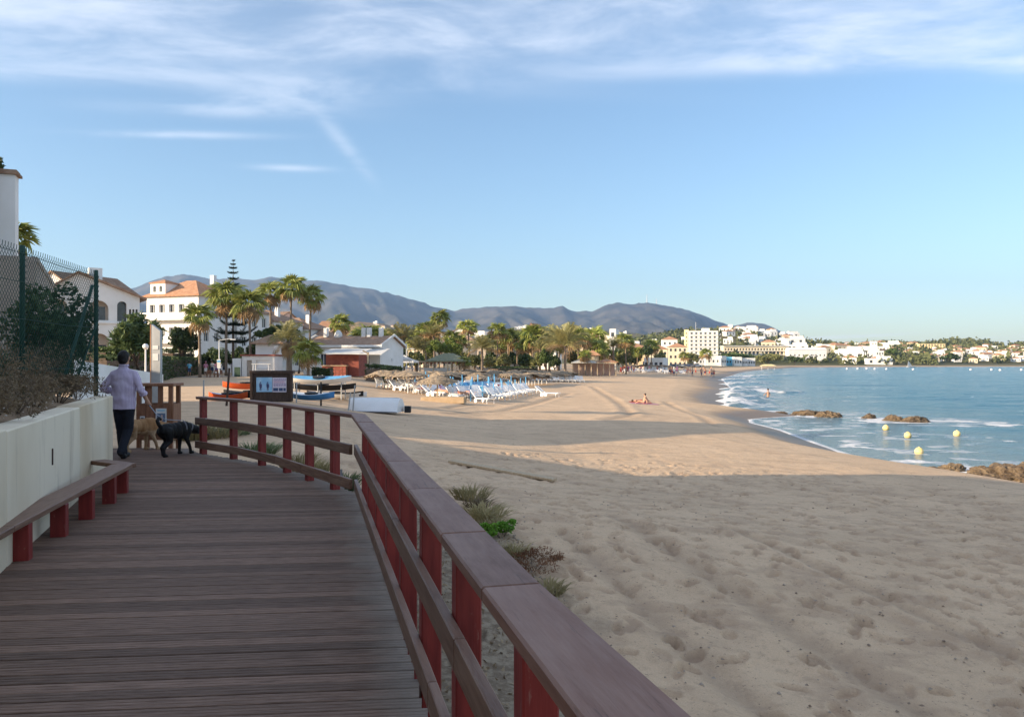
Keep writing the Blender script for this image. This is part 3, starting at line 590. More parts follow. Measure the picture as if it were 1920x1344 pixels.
# earth bank behind the wall
bu = np.linspace(-8, 6.55, 120); bv = np.linspace(.2, 16, 60); UU, VV = np.meshgrid(bu, bv)
XX = W0.x + wd.x * UU + wn.x * VV; YY = W0.y + wd.y * UU + wn.y * VV
endd = sstep(UU, 6.6, 5.6); ZZ = (1.02 + .12 * sstep(VV, .2, 1.2) + .03 * VV + (fbm(XX / .5, YY / .5, 15, 4) - .5) * .22 * sstep(VV, .2, .5)) * (.93 + .07 * endd)
last = ZZ[:, -1:].copy(); XX = np.hstack([XX, XX[:, -1:] + wd.x * .9]); YY = np.hstack([YY, YY[:, -1:] + wd.y * .9]); ZZ = np.hstack([ZZ, last * 0 - .3])
tag(link('earth_bank', npmesh('earth_bank', np.stack([XX, YY, ZZ], -1).reshape(-1, 3), grid_faces(*XX.shape), mt['soil'], smooth=True)), kind='structure')
fence = thing('chain_link_fence', 'green chain-link fence on the earth bank above the concrete wall', 'fence')
FP = [(-4.6, 1.6), (-5.05, 4.4), (-5.52, 7.1), (-6.0, 9.8), (-6.5, 12.5)]
for (x, y) in FP:
    mb = MB(); mb.lathe([(.032, 1.0), (.032, 2.99), (.026, 3.005)], 10); mb.build('post', mt['greenmetal'], fence, True, loc=(x, y, 0))
mb = MB(); mb.tube([(-6.48, 12.35, 2.75), (-6.41, 11.3, 1.05)], .026, 8); mb.build('brace', mt['greenmetal'], fence, True)
mb = MB(); mb.tube([(-6.44, 12.42, 2.2), (-6.62, 12.0, 1.05)], .018, 8); mb.build('brace', mt['greenmetal'], fence, True)
for (ax, ay), (bx, by) in zip(FP, FP[1:]):
    a, b = Vector((ax, ay, 0)), Vector((bx, by, 0)); l = (b - a).length; d = (b - a) / l; n = Vector((-d.y, d.x, 0)) * .04
    H0, H1 = 1.14, 2.93; mb = MB(); sp = .075; r = .003; zig = int((l + H1 - H0) / sp) + 1
    for sg in (1, -1):
        for i in range(-int((H1 - H0) / sp) - 1, int(l / sp) + 1):
            t0 = i * sp; z0 = 0; t1 = t0 + (H1 - H0); c0 = max(t0, 0); c1 = min(t1, l)
            if c1 <= c0: continue
            za, zb = c0 - t0, c1 - t0
            q = (lambda t, z: a + d * t - n + Vector((0, 0, (H0 + z) if sg > 0 else (H1 - z))))
            mb.tube([q(c0, za), q(c1, zb)], r, 3, False)
    for i in range(int(l / sp)):
        p = a + d * (i * sp) - n; mb.tube([p + Vector((0, 0, H1)), p + Vector((0, 0, H1 + .05)) + d * .012], r * 1.4, 3, False)
    o = mb.build('mesh', mt['greenmetal'], fence)
    for z in (1.5, 2.1, 2.55, 2.9):
        m2 = MB(); m2.tube([a - n + Vector((0, 0, z)), (a + b) / 2 - n + Vector((0, 0, z - .02)), b - n + Vector((0, 0, z))], .004, 4, False); m2.build('wire', mt['greenmetal'], fence)
# ------------------------------------------------------------------ vegetation makers
def cards(cent, size, seed, up=.2, asp=1.0):
    r = np.random.default_rng(seed); n = len(cent)
    a = r.normal(size=(n, 3)); a /= np.linalg.norm(a, axis=1, keepdims=True); b = r.normal(size=(n, 3)); b[:, 2] += up
    b -= a * (a * b).sum(1, keepdims=True); b /= np.linalg.norm(b, axis=1, keepdims=True)
    s = (size * r.uniform(.6, 1.3, n))[:, None]; w_ = a * s * .5 * asp; h = b * s
    c = np.asarray(cent)
    V = np.stack([c - h * .5, c + w_ * .55, c + h * .55, c - w_ * .55], 1).reshape(-1, 3)
    return V, np.arange(n * 4).reshape(-1, 4)
def blob_pts(n, rx, ry, rz, seed, lumps=14, fill=.35, low=.0):
    r = np.random.default_rng(seed); L_ = []
    u = r.normal(size=(lumps, 3)); u /= np.linalg.norm(u, axis=1, keepdims=True); u[:, 2] = np.abs(u[:, 2]) * (1 - low) + u[:, 2] * low
    cs = u * r.uniform(.3, .9, (lumps, 1)); rad = r.uniform(.16, .44, lumps)
    k = r.integers(0, lumps, n); d = r.normal(size=(n, 3)); d /= np.linalg.norm(d, axis=1, keepdims=True)
    p = cs[k] + d * (rad[k] * r.uniform(fill, 1, n) ** .5)[:, None]
    return p * np.array([rx, ry, rz])
def bush(name, label, cat, x, y, z, rx, ry, rz, n, size, mat, seed, group=None, trunk_h=0, low=0., asp=1.0, lumps=14, base=None):
    t = thing(name, label, cat, (x, y, z), random.uniform(0, .6), group)
    V, Fc = cards(blob_pts(n, rx, ry, rz, seed, lumps, low=low) + np.array([0, 0, rz * (.55 if not trunk_h else .3) + trunk_h]), size, seed + 1, asp=asp)
    V[:, 2] = np.maximum(V[:, 2], .02)
    link('crown' if trunk_h else 'foliage', npmesh(name + '_leaves', V, Fc, mat), t)
    mb = MB(); rr = random.Random(seed)
    if trunk_h:
        mb.tube([(0, 0, -.2), (.05 * trunk_h, 0, trunk_h * .55), (0, .04 * trunk_h, trunk_h)], [trunk_h * .07, trunk_h * .05, trunk_h * .04], 8)
        for k in range(6):
            an = rr.uniform(0, 6.28); mb.tube([(0, 0, trunk_h * .7), (math.cos(an) * rx * .35, math.sin(an) * ry * .35, trunk_h + rz * .25), (math.cos(an) * rx * .6, math.sin(an) * ry * .6, trunk_h + rz * rr.uniform(.3, .8))], [trunk_h * .035, trunk_h * .022, .01], 5)
        mb.build('trunk', mt['bark'], t, True)
    else:
        for k in range(7):
            an = rr.uniform(0, 6.28); mb.tube([(0, 0, -.05), (math.cos(an) * rx * .3, math.sin(an) * ry * .3, rz * .5), (math.cos(an) * rx * .55, math.sin(an) * ry * .55, rz * rr.uniform(.6, 1.1))], [.03 * rz, .02 * rz, .006 * rz], 4)
        mb.build('stem', mt['bark'], t, True)
    return t
def tuft(name, label, x, y, z, r, h, n, mat, seed, cat='grass tuft', group=None, wd=.012):
    g = np.random.default_rng(seed); V = []; Fc = []
    for i in range(n):
        a = g.uniform(0, 6.283); q = g.uniform(0, 1) ** .6 * r; bx, by = math.cos(a) * q * .6, math.sin(a) * q * .6; le = g.uniform(.2, 1) * r; hh = h * g.uniform(.4, 1)
        a2 = a + g.normal() * .6; dx, dy = math.cos(a2) * le, math.sin(a2) * le; s_ = wd * g.uniform(.6, 1.4); ox, oy = -math.sin(a2 + .7) * s_, math.cos(a2 + .7) * s_
        b = len(V); V += [(bx - ox, by - oy, -.03), (bx + ox, by + oy, -.03), (bx + dx * .5 + ox * .7, by + dy * .5 + oy * .7, hh * .75), (bx + dx * .5 - ox * .7, by + dy * .5 - oy * .7, hh * .75), (bx + dx, by + dy, hh), (bx + dx, by + dy, hh + .001)]
        Fc += [(b, b + 1, b + 2, b + 3), (b + 3, b + 2, b + 4, b + 5)]
    o = link(name, npmesh(name, V, Fc, mat), None, (x, y, z)); return tag(o, label, cat, group)
# scrub and creepers on the bank
def bank_z(x, y):
    v = (Vector((x, y, 0)) - W0).dot(wn); return 1.05 + .1 * float(sstep(np.array(v), .2, 1.2)) + .03 * v
BK = [(-4.55, 6.9, .42, .40, 'dryleaf', 1), (-5.0, 8.0, .5, .55, 'dryleaf', 2), (-5.5, 9.2, .5, .5, 'dryleaf', 3), (-5.9, 10.4, .5, .42, 'dryleaf', 4), (-6.2, 11.4, .42, .32, 'dryleaf', 5),
      (-5.9, 8.2, .8, .8, 'dryleaf', 6), (-6.6, 10.2, .8, .9, 'dryleaf', 7), (-6.9, 11.5, .6, .7, 'dryleaf', 8), (-4.9, 6.0, .6, .5, 'leaf', 9), (-5.9, 6.9, .9, .9, 'leaf', 10)]
for i, (x, y, r, h, m, sd) in enumerate(BK):
    lab = ['thin dry brown scrub on the wall edge, %s' % q for q in ('nearest the camera', 'second from the camera', 'middle one', 'beside the first fence post', 'at the wall end')] + ['knee high dry brown scrub behind the fence, %s' % q for q in ('left one', 'middle one', 'beside the end post')] + ['low dark green scrub at the left picture edge, nearer one', 'low dark green scrub at the left picture edge, farther one']
    bush('scrub_bush', lab[i], 'shrub', x, y, bank_z(x, y) - .05, r * 1.15, r * 1.15, h * .72, 1700, .045, mt[m], 100 + sd, 'scrub on the bank', lumps=20, asp=.5)
bush('evergreen_shrub', 'tall dark evergreen shrub behind the fence, taller of the two', 'shrub', -7.05, 12.2, 1.2, .62, .62, 1.05, 6200, .085, mt['leaf'], 131, lumps=24, low=.4)
bush('evergreen_shrub', 'lower dark shrub behind the fence beside its tall neighbour', 'shrub', -7.75, 13.4, .9, .62, .6, .95, 4600, .085, mt['leaf'], 137, lumps=20, low=.4)
bush('evergreen_shrub', 'broad dark shrub behind the fence at the left edge', 'shrub', -7.3, 10.9, 1.25, .6, .6, .4, 2000, .07, mt['leaf'], 139, lumps=20)
# pebbles and litter on the bank and below the rail: nobody could count them
def scatter_stones(name, pts, m, seed, s0, s1):
    g = np.random.default_rng(seed); V = []; Fc = []
    base = np.array([(1, 0, 0), (0, 1, 0), (-1, 0, 0), (0, -1, 0), (.1, .1, .7), (0, 0, -.4)]); tri = [(0, 1, 4), (1, 2, 4), (2, 3, 4), (3, 0, 4), (1, 0, 5), (2, 1, 5), (3, 2, 5), (0, 3, 5)]
    for p in pts:
        s_ = g.uniform(s0, s1); a = g.uniform(0, 6.28); q = base * g.uniform(.5, 1.2, (6, 3)) * s_; q = np.stack([q[:, 0] * math.cos(a) - q[:, 1] * math.sin(a), q[:, 0] * math.sin(a) + q[:, 1] * math.cos(a), q[:, 2]], -1)
        b = len(V); V += list(q + np.array(p)); Fc += [tuple(b + i for i in t) for t in tri]
    return tag(link(name, npmesh(name, V, Fc, m)), kind='stuff')
g = np.random.default_rng(4); pts = []
for i in range(420):
    t_, v_ = g.uniform(-4, 5.6), g.uniform(.25, 2.2); p = W0 + wd * t_ + wn * v_; pts.append((p.x, p.y, bank_z(p.x, p.y) + .02))
scatter_stones('bank_stones', pts, M('pale_stone', (.42, .36, .29), (.55, .5, .44), 8, .9), 5, .008, .035)
pts = []
for i in range(5200):
    t_ = g.uniform(0, 10.2); off = .12 + 2.0 * g.uniform() ** 1.2; p = A0 + DIRN * t_ + NRM * off
    if p.y > .5: pts.append((p.x, p.y, 0))
xy = np.array([(p[0], p[1]) for p in pts]); zg = ground_parts(xy[:, 0], xy[:, 1])[0]
pts = [(p[0], p[1], z - .01) for p, z in zip(pts, zg)]
scatter_stones('gravel_litter', pts[:3000], M('gravel', (.2, .165, .125), (.4, .34, .27), 9, .9), 6, .008, .024)
V, Fc = cards(np.array(pts[3000:]) + [0, 0, .025], .06, 9, up=0, asp=.7); tag(link('dry_leaf_litter', npmesh('dry_leaf_litter', V, Fc, M('leaf_litter', (.22, .15, .09), (.4, .31, .2), 9, .9))), kind='stuff')
g = np.random.default_rng(14); n_ = 1500; rr_ = 4 + 30 * g.uniform(0, 1, n_) ** 1.6; th_ = g.uniform(R(-8), R(35), n_); xx_, yy_ = rr_ * np.sin(th_), rr_ * np.cos(th_); zz2 = ground_parts(xx_, yy_)
ok_ = (~zz2[3]) & (dpoly(xx_, yy_, SH) > 2) & (yy_ > 2); pts = [(a, b, c + .0) for a, b, c in zip(xx_[ok_], yy_[ok_], zz2[0][ok_])]
scatter_stones('beach_debris', pts, M('dark_debris', (.22, .155, .105), (.40, .33, .26), 9, .9, lo=.4, hi=.6), 16, .007, .024)
# weeds by the railing
def weed(label, u, y, r, h, n, m, seed, cat='weed', wd=.01, x=None):
    xx = px(u, y) if x is None else x; return tuft('weed_tuft', label, xx, y, gz(xx, y), r, h, n, mt[m], seed, cat, None, wd)
weed('tall olive weed tuft behind the handrail, farthest along it', 884, 12.3, .36, .24, 150, 'drygrass', 1)
weed('dry olive weed clump behind the handrail, beside the bright plant', 906, 11.0, .42, .17, 200, 'drygrass', 2)
bush('weed_plant', 'small bright green leafy plant behind the handrail', 'plant', px(940, 10.1), 10.1, gz(-.1, 10.1) - .02, .27, .22, .17, 900, .05, mt['brightleaf'], 11)
bush('weed_plant', 'rusty brown dried plant on the sand by the handrail', 'plant', px(1000, 9.1), 9.1, gz(.25, 9.1) - .02, .42, .4, .16, 2000, .04, mt['redleaf'], 12, asp=.4)
bush('weed_plant', 'dark green weed between the red posts near the camera', 'plant', px(880, 3.9) + .12, 4.6, gz(.05, 4.6) - .02, .26, .3, .22, 800, .045, mt['leaf2'], 13, asp=.5)
bush('weed_plant', 'dark green weed under the handrail at the bottom edge', 'plant', .33, 3.0, gz(.33, 3.0) - .02, .28, .28, .26, 800, .045, mt['leaf2'], 14, asp=.5)
for k, (u, y, l_) in enumerate(((868, 13.2, 'farthest'), (895, 11.6, 'second'), (921, 10.5, 'third'), (962, 9.5, 'fourth'), (1030, 8.5, 'nearest'))): weed('low sparse dry tuft along the outside of the handrail, %s' % l_, u, y, .26, .11, 110, 'drygrass' if k != 1 else 'dryleaf', 60 + k)
for i, (u, y, r, h, m) in enumerate(((560, 13.4, .38, .34, 'drygrass'), (588, 12.4, .3, .3, 'drygrass'), (640, 11.4, .3, .22, 'greengrass'), (480, 15.5, .6, .2, 'greengrass'), (395, 17.5, .7, .34, 'drygrass'), (360, 17.2, .6, .42, 'drygrass'), (430, 18.2, .6, .26, 'greengrass'))):
    weed(('dry yellow tuft seen through the far railing, left one', 'dry yellow tuft seen through the far railing, right one', 'small green tuft below the far railing corner', 'flat green weeds beyond the far railing', 'dry grass clump beyond the last railing post', 'dry grass clump between the timber bin and railing', 'faded green weeds on the sand behind the railing')[i], u, y, r, h, 330, m, 30 + i, 'weed', .012)
# ------------------------------------------------------------------ buildings
def wall_holes(mb, o, ux, W, H, holes, depth=.15, nrm=None):
    """a wall W wide and H high from corner o along ux, with rectangular openings (x0, z0, x1, z1) and their reveals"""
    o = Vector(o); ux = Vector(ux).normalized(); uz = Vector((0, 0, 1)); n = nrm or Vector((-ux.y, ux.x, 0))      # n points into the house
    xs = sorted({0, W, *[h[0] for h in holes], *[h[2] for h in holes]}); zs = sorted({0, H, *[h[1] for h in holes], *[h[3] for h in holes]})
    P = lambda x, z, d=0: o + ux * x + uz * z + n * d
    for x0, x1 in zip(xs, xs[1:]):
        for z0, z1 in zip(zs, zs[1:]):
            cx, cz = (x0 + x1) / 2, (z0 + z1) / 2
            if not any(h[0] < cx < h[2] and h[1] < cz < h[3] for h in holes): mb.quad(P(x0, z0), P(x1, z0), P(x1, z1), P(x0, z1))
    for x0, z0, x1, z1 in holes:
        mb.quad(P(x0, z0), P(x0, z0, depth), P(x1, z0, depth), P(x1, z0)); mb.quad(P(x0, z1), P(x1, z1), P(x1, z1, depth), P(x0, z1, depth))
        mb.quad(P(x0, z0), P(x0, z1), P(x0, z1, depth), P(x0, z0, depth)); mb.quad(P(x1, z0), P(x1, z0, depth), P(x1, z1, depth), P(x1, z1))
WIN = {}
def window(parent, o, ux, h, depth=.15, frame=True, mat='glass'):
    w_, hh = round(h[2] - h[0], 2), round(h[3] - h[1], 2); key = (w_, hh, frame, mat)
    if key not in WIN:
        mb = MB(); mb.quad((-w_ / 2, 0, -hh / 2), (w_ / 2, 0, -hh / 2), (w_ / 2, 0, hh / 2), (-w_ / 2, 0, hh / 2))
        if frame:
            mb.mi = 1; f = .06
            for c, d in (((-w_ / 2 + f / 2, -.02, 0), (f, .04, hh)), ((w_ / 2 - f / 2, -.02, 0), (f, .04, hh)), ((0, -.02, 0), (f, .04, hh - 2 * f)), ((0, -.02, hh / 2 - f / 2), (w_ - 2 * f, .04, f)), ((0, -.02, -hh / 2 + f / 2), (w_ - 2 * f, .04, f))): mb.box(c, d)
        WIN[key] = mb.mesh('window', [mt[mat], mt['white']])
    ux = Vector(ux).normalized(); n = Vector((-ux.y, ux.x, 0)); c = Vector(o) + ux * (h[0] + h[2]) / 2 + Vector((0, 0, (h[1] + h[3]) / 2)) + n * (depth - .01)
    return link('window', WIN[key], parent, c, (0, 0, math.atan2(ux.y, ux.x)))
def arch_fill(mb, o, ux, h, r=None, n=None, seg=8):
    """round the top of an opening: spandrels flush with the wall"""
    o = Vector(o); ux = Vector(ux).normalized(); x0, z0, x1, z1 = h; w_ = (x1 - x0) / 2; cx = (x0 + x1) / 2; r = min(w_, z1 - z0)
    nn = Vector((-ux.y, ux.x, 0)) * .003
    P = lambda x, z: o + ux * x + Vector((0, 0, z)) + nn
    for sg in (-1, 1):
        for i in range(seg):
            a0, a1 = math.pi / 2 * i / seg, math.pi / 2 * (i + 1) / seg
            mb.quad(P(cx + sg * w_, z1), P(cx + sg * w_ * math.cos(a0), z1 - r + r * math.sin(a0)), P(cx + sg * w_ * math.cos(a1), z1 - r + r * math.sin(a1)))
def roof_hip(mb, x0, x1, y0, y1, z, h, ov=.3, ridge=.4):
    a, b, c, d = x0 - ov, x1 + ov, y0 - ov, y1 + ov; cx, cy = (a + b) / 2, (c + d) / 2; W, D = b - a, d - c
    if W >= D: r0, r1 = (cx - (W - D * (1 - ridge * 0)) / 2 - .01, cy), (cx + (W - D) / 2 + .01, cy)
    else: r0, r1 = (cx, cy - (D - W) / 2 - .01), (cx, cy + (D - W) / 2 + .01)
    V = [(a, c, z), (b, c, z), (b, d, z), (a, d, z), (*r0, z + h), (*r1, z + h), (a, c, z - .12), (b, c, z - .12), (b, d, z - .12), (a, d, z - .12)]
    Fx = [(6, 7, 1, 0), (7, 8, 2, 1), (8, 9, 3, 2), (9, 6, 0, 3), (9, 8, 7, 6)]
    Fx += [(0, 1, 5, 4), (1, 2, 5), (2, 3, 4, 5), (3, 0, 4)] if W >= D else [(0, 1, 4), (1, 2, 5, 4), (2, 3, 5), (3, 0, 4, 5)]
    mb.add(V, Fx)
def roof_gable(mb, x0, x1, y0, y1, z, h, ov=.25, axis='x', t=.14):
    if axis == 'x': A = [(x0 - ov, y0 - ov), (x0 - ov, (y0 + y1) / 2), (x0 - ov, y1 + ov)]; B = [(x1 + ov, p[1]) for p in A]
    else: A = [(x0 - ov, y0 - ov), ((x0 + x1) / 2, y0 - ov), (x1 + ov, y0 - ov)]; B = [(p[0], y1 + ov) for p in A]
    zs = [z - .05, z + h, z - .05]
    for i in (0, 1):
        q = [(*A[i], zs[i]), (*B[i], zs[i]), (*B[i + 1], zs[i + 1]), (*A[i + 1], zs[i + 1])]
        mb.add([(x, y, c + t) for x, y, c in q] + q, [(0, 1, 2, 3), (7, 6, 5, 4), (0, 4, 5, 1), (1, 5, 6, 2), (2, 6, 7, 3), (3, 7, 4, 0)])
def house(label, u0, u1, vt, vb, y, dep=8, mat='white', roof='flat', rows=2, cols=3, rz=0, tile='tile', rh=1.6, ww=.9, wh=1.2, name='house', group=None, cat='house', chim=0, zb=None, frame=None, wmat='glass', side=True):
    W = (u1 - u0) / F * y; x = px((u0 + u1) / 2, y); z0 = gz(x, y) - .3 if zb is None else zb
    H = max(pz(vt, y) - z0, 2.2)
    t = thing(name, label, cat, (x, y + dep / 2, z0), rz, group); mb = MB(); x0, x1, y0, y1 = -W / 2, W / 2, -dep / 2, dep / 2
    st = H / rows; holes = []
    ww = min(ww, W / cols * .6)
    for r in range(rows):
        for c in range(cols):
            cx = W * (c + .5) / cols; zc = st * (r + .52); holes.append((cx - ww / 2, zc - min(wh, st * .6) / 2, cx + ww / 2, zc + min(wh, st * .6) / 2))
    wall_holes(mb, (x0, y0, 0), (1, 0, 0), W, H, holes)
    mb.quad((x1, y0, 0), (x1, y1, 0), (x1, y1, H), (x1, y0, H)); mb.quad((x1, y1, 0), (x0, y1, 0), (x0, y1, H), (x1, y1, H)); mb.quad((x0, y1, 0), (x0, y0, 0), (x0, y0, H), (x0, y1, H))
    if roof == 'flat':
        mb.quad((x0, y0, H - .25), (x1, y0, H - .25), (x1, y1, H - .25), (x0, y1, H - .25))
        for c, d in (((0, y0 + .1, H + .12), (W, .2, .24)), ((0, y1 - .1, H + .12), (W, .2, .24)), ((x0 + .1, 0, H + .12), (.2, dep - .4, .24)), ((x1 - .1, 0, H + .12), (.2, dep - .4, .24))): mb.box(c, d)
    if roof == 'gable': mb.add([(x0, y0, H), (x0, y1, H), (x0, 0, H + rh), (x1, y0, H), (x1, y1, H), (x1, 0, H + rh)], [(0, 2, 1), (3, 4, 5)])
    if roof == 'gabley': mb.add([(x0, y0, H), (x1, y0, H), (0, y0, H + rh), (x0, y1, H), (x1, y1, H), (0, y1, H + rh)], [(0, 1, 2), (3, 5, 4)])
    mb.build('wall', mt[mat], t)
    if roof != 'flat':
        rb = MB()
        if roof == 'hip': roof_hip(rb, x0, x1, y0, y1, H, rh)
        else: roof_gable(rb, x0, x1, y0, y1, H, rh, axis='x' if roof == 'gable' else 'y')
        ro = rb.build('roof', mt[tile], t)
    fr = (y < 160) if frame is None else frame
    for h in holes: window(t, (x0, y0, 0), (1, 0, 0), h, frame=fr, mat=wmat)
    for k in range(chim):
        cb = MB(); cb.box((0, 0, .55), (.5, .5, 1.1)); cb.box((0, 0, 1.2), (.64, .64, .12)); cb.build('chimney', mt['white'], t, loc=(x0 + W * (k + .6) / (chim + .3), 0, H + (rh * .55 if roof != 'flat' else 0)))
    return t
SF = Matrix.Rotation(math.atan2(SUN_D.y, SUN_D.x), 3, 'Z')
def ridge_house(name, label, a0, a1, prof, mat, tile, wins, ov=.3):
    """a house standing with its ridge along the a axis, built from its section (c, z)"""
    t = thing(name, label, 'house', (0, 0, 0), math.atan2(SUN_D.y, SUN_D.x)); mb = MB(); n = len(prof)
    top = prof[1:-1]; poly = [(c, z) for c, z in prof]
    for a, fl in ((a1, 1), (a0, 0)):
        vs = [(a, c, z) for c, z in poly]; mb.add(vs, [tuple(range(n)) if fl == 0 else tuple(range(n - 1, -1, -1))])
    for i in (0, n - 2): mb.quad((a0, *poly[i]), (a1, *poly[i]), (a1, *poly[i + 1]), (a0, *poly[i + 1]))
    mb.build('wall', mt[mat], t)
    for (c0, z0), (c1, z1) in zip(top, top[1:]):
        rb = MB(); q = [(a0 - ov, c0, z0 + .003), (a1 + ov, c0, z0 + .003), (a1 + ov, c1, z1 + .003), (a0 - ov, c1, z1 + .003)]
        rb.add(q + [(x, y, z + .16) for x, y, z in q], [(0, 1, 2, 3), (7, 6, 5, 4), (0, 4, 5, 1), (1, 5, 6, 2), (2, 6, 7, 3), (3, 7, 4, 0)]); rb.build('roof', mt[tile], t)
    for c, z in wins:
        wb = MB(); wb.box((a1 + .02, c, z), (.06, 1.1, 1.3)); wo = wb.build('window', mt['white'], t); pb = MB(); pb.box((a1 + .055, c, z), (.02, .96, 1.16)); pb.build('pane', mt['glass'], wo)
    return t
ridge_house('house', 'white house wall with tiled pier top at the left edge above the fence', -13.8, -7.05, [(22, -.2), (22, 3.4), (34.5, 8.8), (34.5, -.2)], 'white', 'tiledark', [(24.5, 2.3), (27.5, 2.4), (30.5, 2.4), (30.5, 5.2)])
p = thing('garden_pier', 'white pier with a tile cap at the left edge, dark creeper on it', 'pier', (0, 0, 0), math.atan2(SUN_D.y, SUN_D.x))
mb = MB(); mb.box((-6.42, 34.1, 4.1), (.6, .6, 8.5)); mb.build('shaft', mt['white'], p); mb = MB(); mb.box((-6.42, 34.1, 8.4), (.82, .82, .09)); mb.box((-6.42, 34.1, 8.49), (.7, .7, .09)); mb.build('cap', mt['tiledark'], p)
ridge_house('house', 'white house standing left of the camera behind the bank', -17, -9, [(5.6, -.2), (5.6, 6.0), (12.5, 6.9), (16.2, 6.4), (16.2, -.2)], 'white', 'tiledark', [(8, 2.6), (11, 2.6), (14, 2.6), (11, 5.0)])
ridge_house('house', 'low white wing between the two taller houses behind the bank', -16.5, -9.2, [(16.21, -.2), (16.21, 4.1), (21.9, 3.3), (21.9, -.2)], 'white', 'tiledark', [(18, 2.0), (20.3, 2.0)])
ridge_house('house', 'white flat-fronted house left of the camera, next to the gabled one', -17, -8.5, [(-12, -.2), (-12, 6.3), (-3, 6.9), (5.66, 6.25), (5.66, -.2)], 'cream', 'tiledark', [(-8, 2.6), (-3, 2.6), (2, 2.6), (-3, 5)])
an = ridge_house('annexe', 'low taupe rendered annexe with sloping top behind the fence', -9.5, -4.75, [(29.5, -.2), (29.5, 4.75), (33.0, 4.2), (33.0, -.2)], 'taupe', 'taupe', [], .03)
bush('climbing_plant', 'dark leafy creeper on the white pier at the left edge', 'climber', px(-8, 29.3), 29.3, 6.6, .4, .4, 1.5, 1300, .2, mt['leaf'], 151, lumps=16, low=1)
# second row: arched white house, y about 66 to 72
t = thing('arched_house', 'white villa with arched balconies and a big square chimney', 'house')
d2 = Vector((.83, .55, 0)).normalized(); o2 = Vector((px(74, 61), 61, -.3)); L2 = 7.0; HH = 6.95
holes = [(.6, 5.1, 1.9, 6.6), (3.3, 5.05, 4.75, 6.6), (5.35, 5.0, 6.05, 6.6), (6.22, 5.1, 6.38, 6.0), (6.46, 5.1, 6.62, 6.0), (6.7, 5.1, 6.86, 6.0), (3.3, 2.0, 4.8, 4.0), (5.3, 2.1, 6.2, 3.8)]
mb = MB(); wall_holes(mb, o2, d2, L2, HH, holes, .5)
for h in holes: arch_fill(mb, o2, d2, h)
n2 = Vector((-d2.y, d2.x, 0)); e_ = o2 + d2 * L2
P3 = lambda s, z, q=0: o2 + d2 * s + n2 * q + Vector((0, 0, z))
mb.quad(P3(L2, 0), P3(L2, 0, 9), P3(L2, HH, 9), P3(L2, HH)); mb.quad(P3(0, 0, 9), P3(0, 0), P3(0, HH), P3(0, HH, 9)); mb.quad(P3(L2, 0, 9), P3(0, 0, 9), P3(0, HH, 9), P3(L2, HH, 9))
mb.quad(P3(0, HH), P3(L2, HH), P3(2.6, HH + 1.7)); mb.quad(P3(0, HH, 9), P3(2.6, HH + 1.7, 9), P3(L2, HH, 9))
mb.bar(P3(0, 4.85, -.06), P3(L2, 4.85, -.06), .12, .14)
mb.build('wall', mt['white'], t)
mb = MB()
for s0, z0, s1, z1 in ((-.4, HH - .25, 2.6, HH + 1.75), (2.6, HH + 1.75, L2 + .5, HH - .2)):
    q = [P3(s0, z0, -.3), P3(s1, z1, -.3), P3(s1, z1, 9.3), P3(s0, z0, 9.3)]; mb.add(q + [x + Vector((0, 0, .16)) for x in q], [(0, 1, 2, 3), (7, 6, 5, 4), (0, 4, 5, 1), (1, 5, 6, 2), (2, 6, 7, 3), (3, 7, 4, 0)])
mb.build('roof', mt['tiledark'], t)
mb = MB(); mb.box(P3(3.9, HH + 1.3, 1.2), (.95, .95, 2.0), math.atan2(d2.y, d2.x)); mb.build('chimney', mt['white'], t)
for h in holes:
    wb = MB(); a, b = P3(h[0], h[1], .49), P3(h[2], h[3], .49); wb.quad(P3(h[0], h[1], .495), P3(h[2], h[1], .495), P3(h[2], h[3], .495), P3(h[0], h[3], .495)); wb.build('window', mt['taupe'] if h[2] - h[0] > 1 else mt['glass'], t)
    if h[2] - h[0] > 1.0:
        wb = MB(); s0 = (h[0] + h[2]) / 2; wb.quad(P3(s0, h[1], .48), P3(h[2] - .2, h[1], .48), P3(h[2] - .2, h[1] + 1.1, .48), P3(s0, h[1] + 1.1, .48)); wb.build('door', mt['glass'], t)
house('white terrace house with a low tiled roof seen through the fence', 60, 178, 548, 660, 78, 8, 'white', 'gabley', 2, 4, -.3, 'tiledark', 2.0, zb=-.2)
# third: the big block with the sunlit front
t = thing('apartment_block', 'big white apartment block with sunlit front and orange tiled roof', 'building', (px(372, 104), 104, -.2), R(-20))
mb = MB(); Wf, Df, Hf = 8.6, 7.0, 10.3; o3 = Vector((-Wf, 0, 0)); hs = []
for r in range(3):
    for c in range(5):
        x0 = .5 + c * 1.62; hs.append((x0, 1.3 + r * 3.05, x0 + .95, 3.05 + r * 3.05))
wall_holes(mb, o3, (1, 0, 0), Wf, Hf, hs, .3)
hs2 = [(x0, 1.2 + r * 3.05, x0 + .9, 2.4 + r * 3.05) for r in range(3) for x0 in (1.0, 3.0, 5.0)]
wall_holes(mb, (0, 0, 0), (0, 1, 0), Df, Hf, hs2, .2)
mb.quad((-Wf, Df, 0), (-Wf, 0, 0), (-Wf, 0, Hf), (-Wf, Df, Hf)); mb.quad((0, Df, 0), (-Wf, Df, 0), (-Wf, Df, Hf), (0, Df, Hf)); mb.build('wall', mt['white'], t)
mb = MB(); roof_hip(mb, -Wf, 0, 0, Df, Hf, 2.3, .45); mb.build('roof', mt['tile'], t)
mb = MB(); mb.box((-Wf + 1.9, 1.2, Hf + .9), (2.5, 2.4, 1.75)); dm = mb.build('dormer', mt['white'], t)
mb = MB(); roof_hip(mb, -Wf + .65, -Wf + 3.15, 0, 2.4, Hf + 1.8, .5, .15); mb.build('roof', mt['tile'], dm)
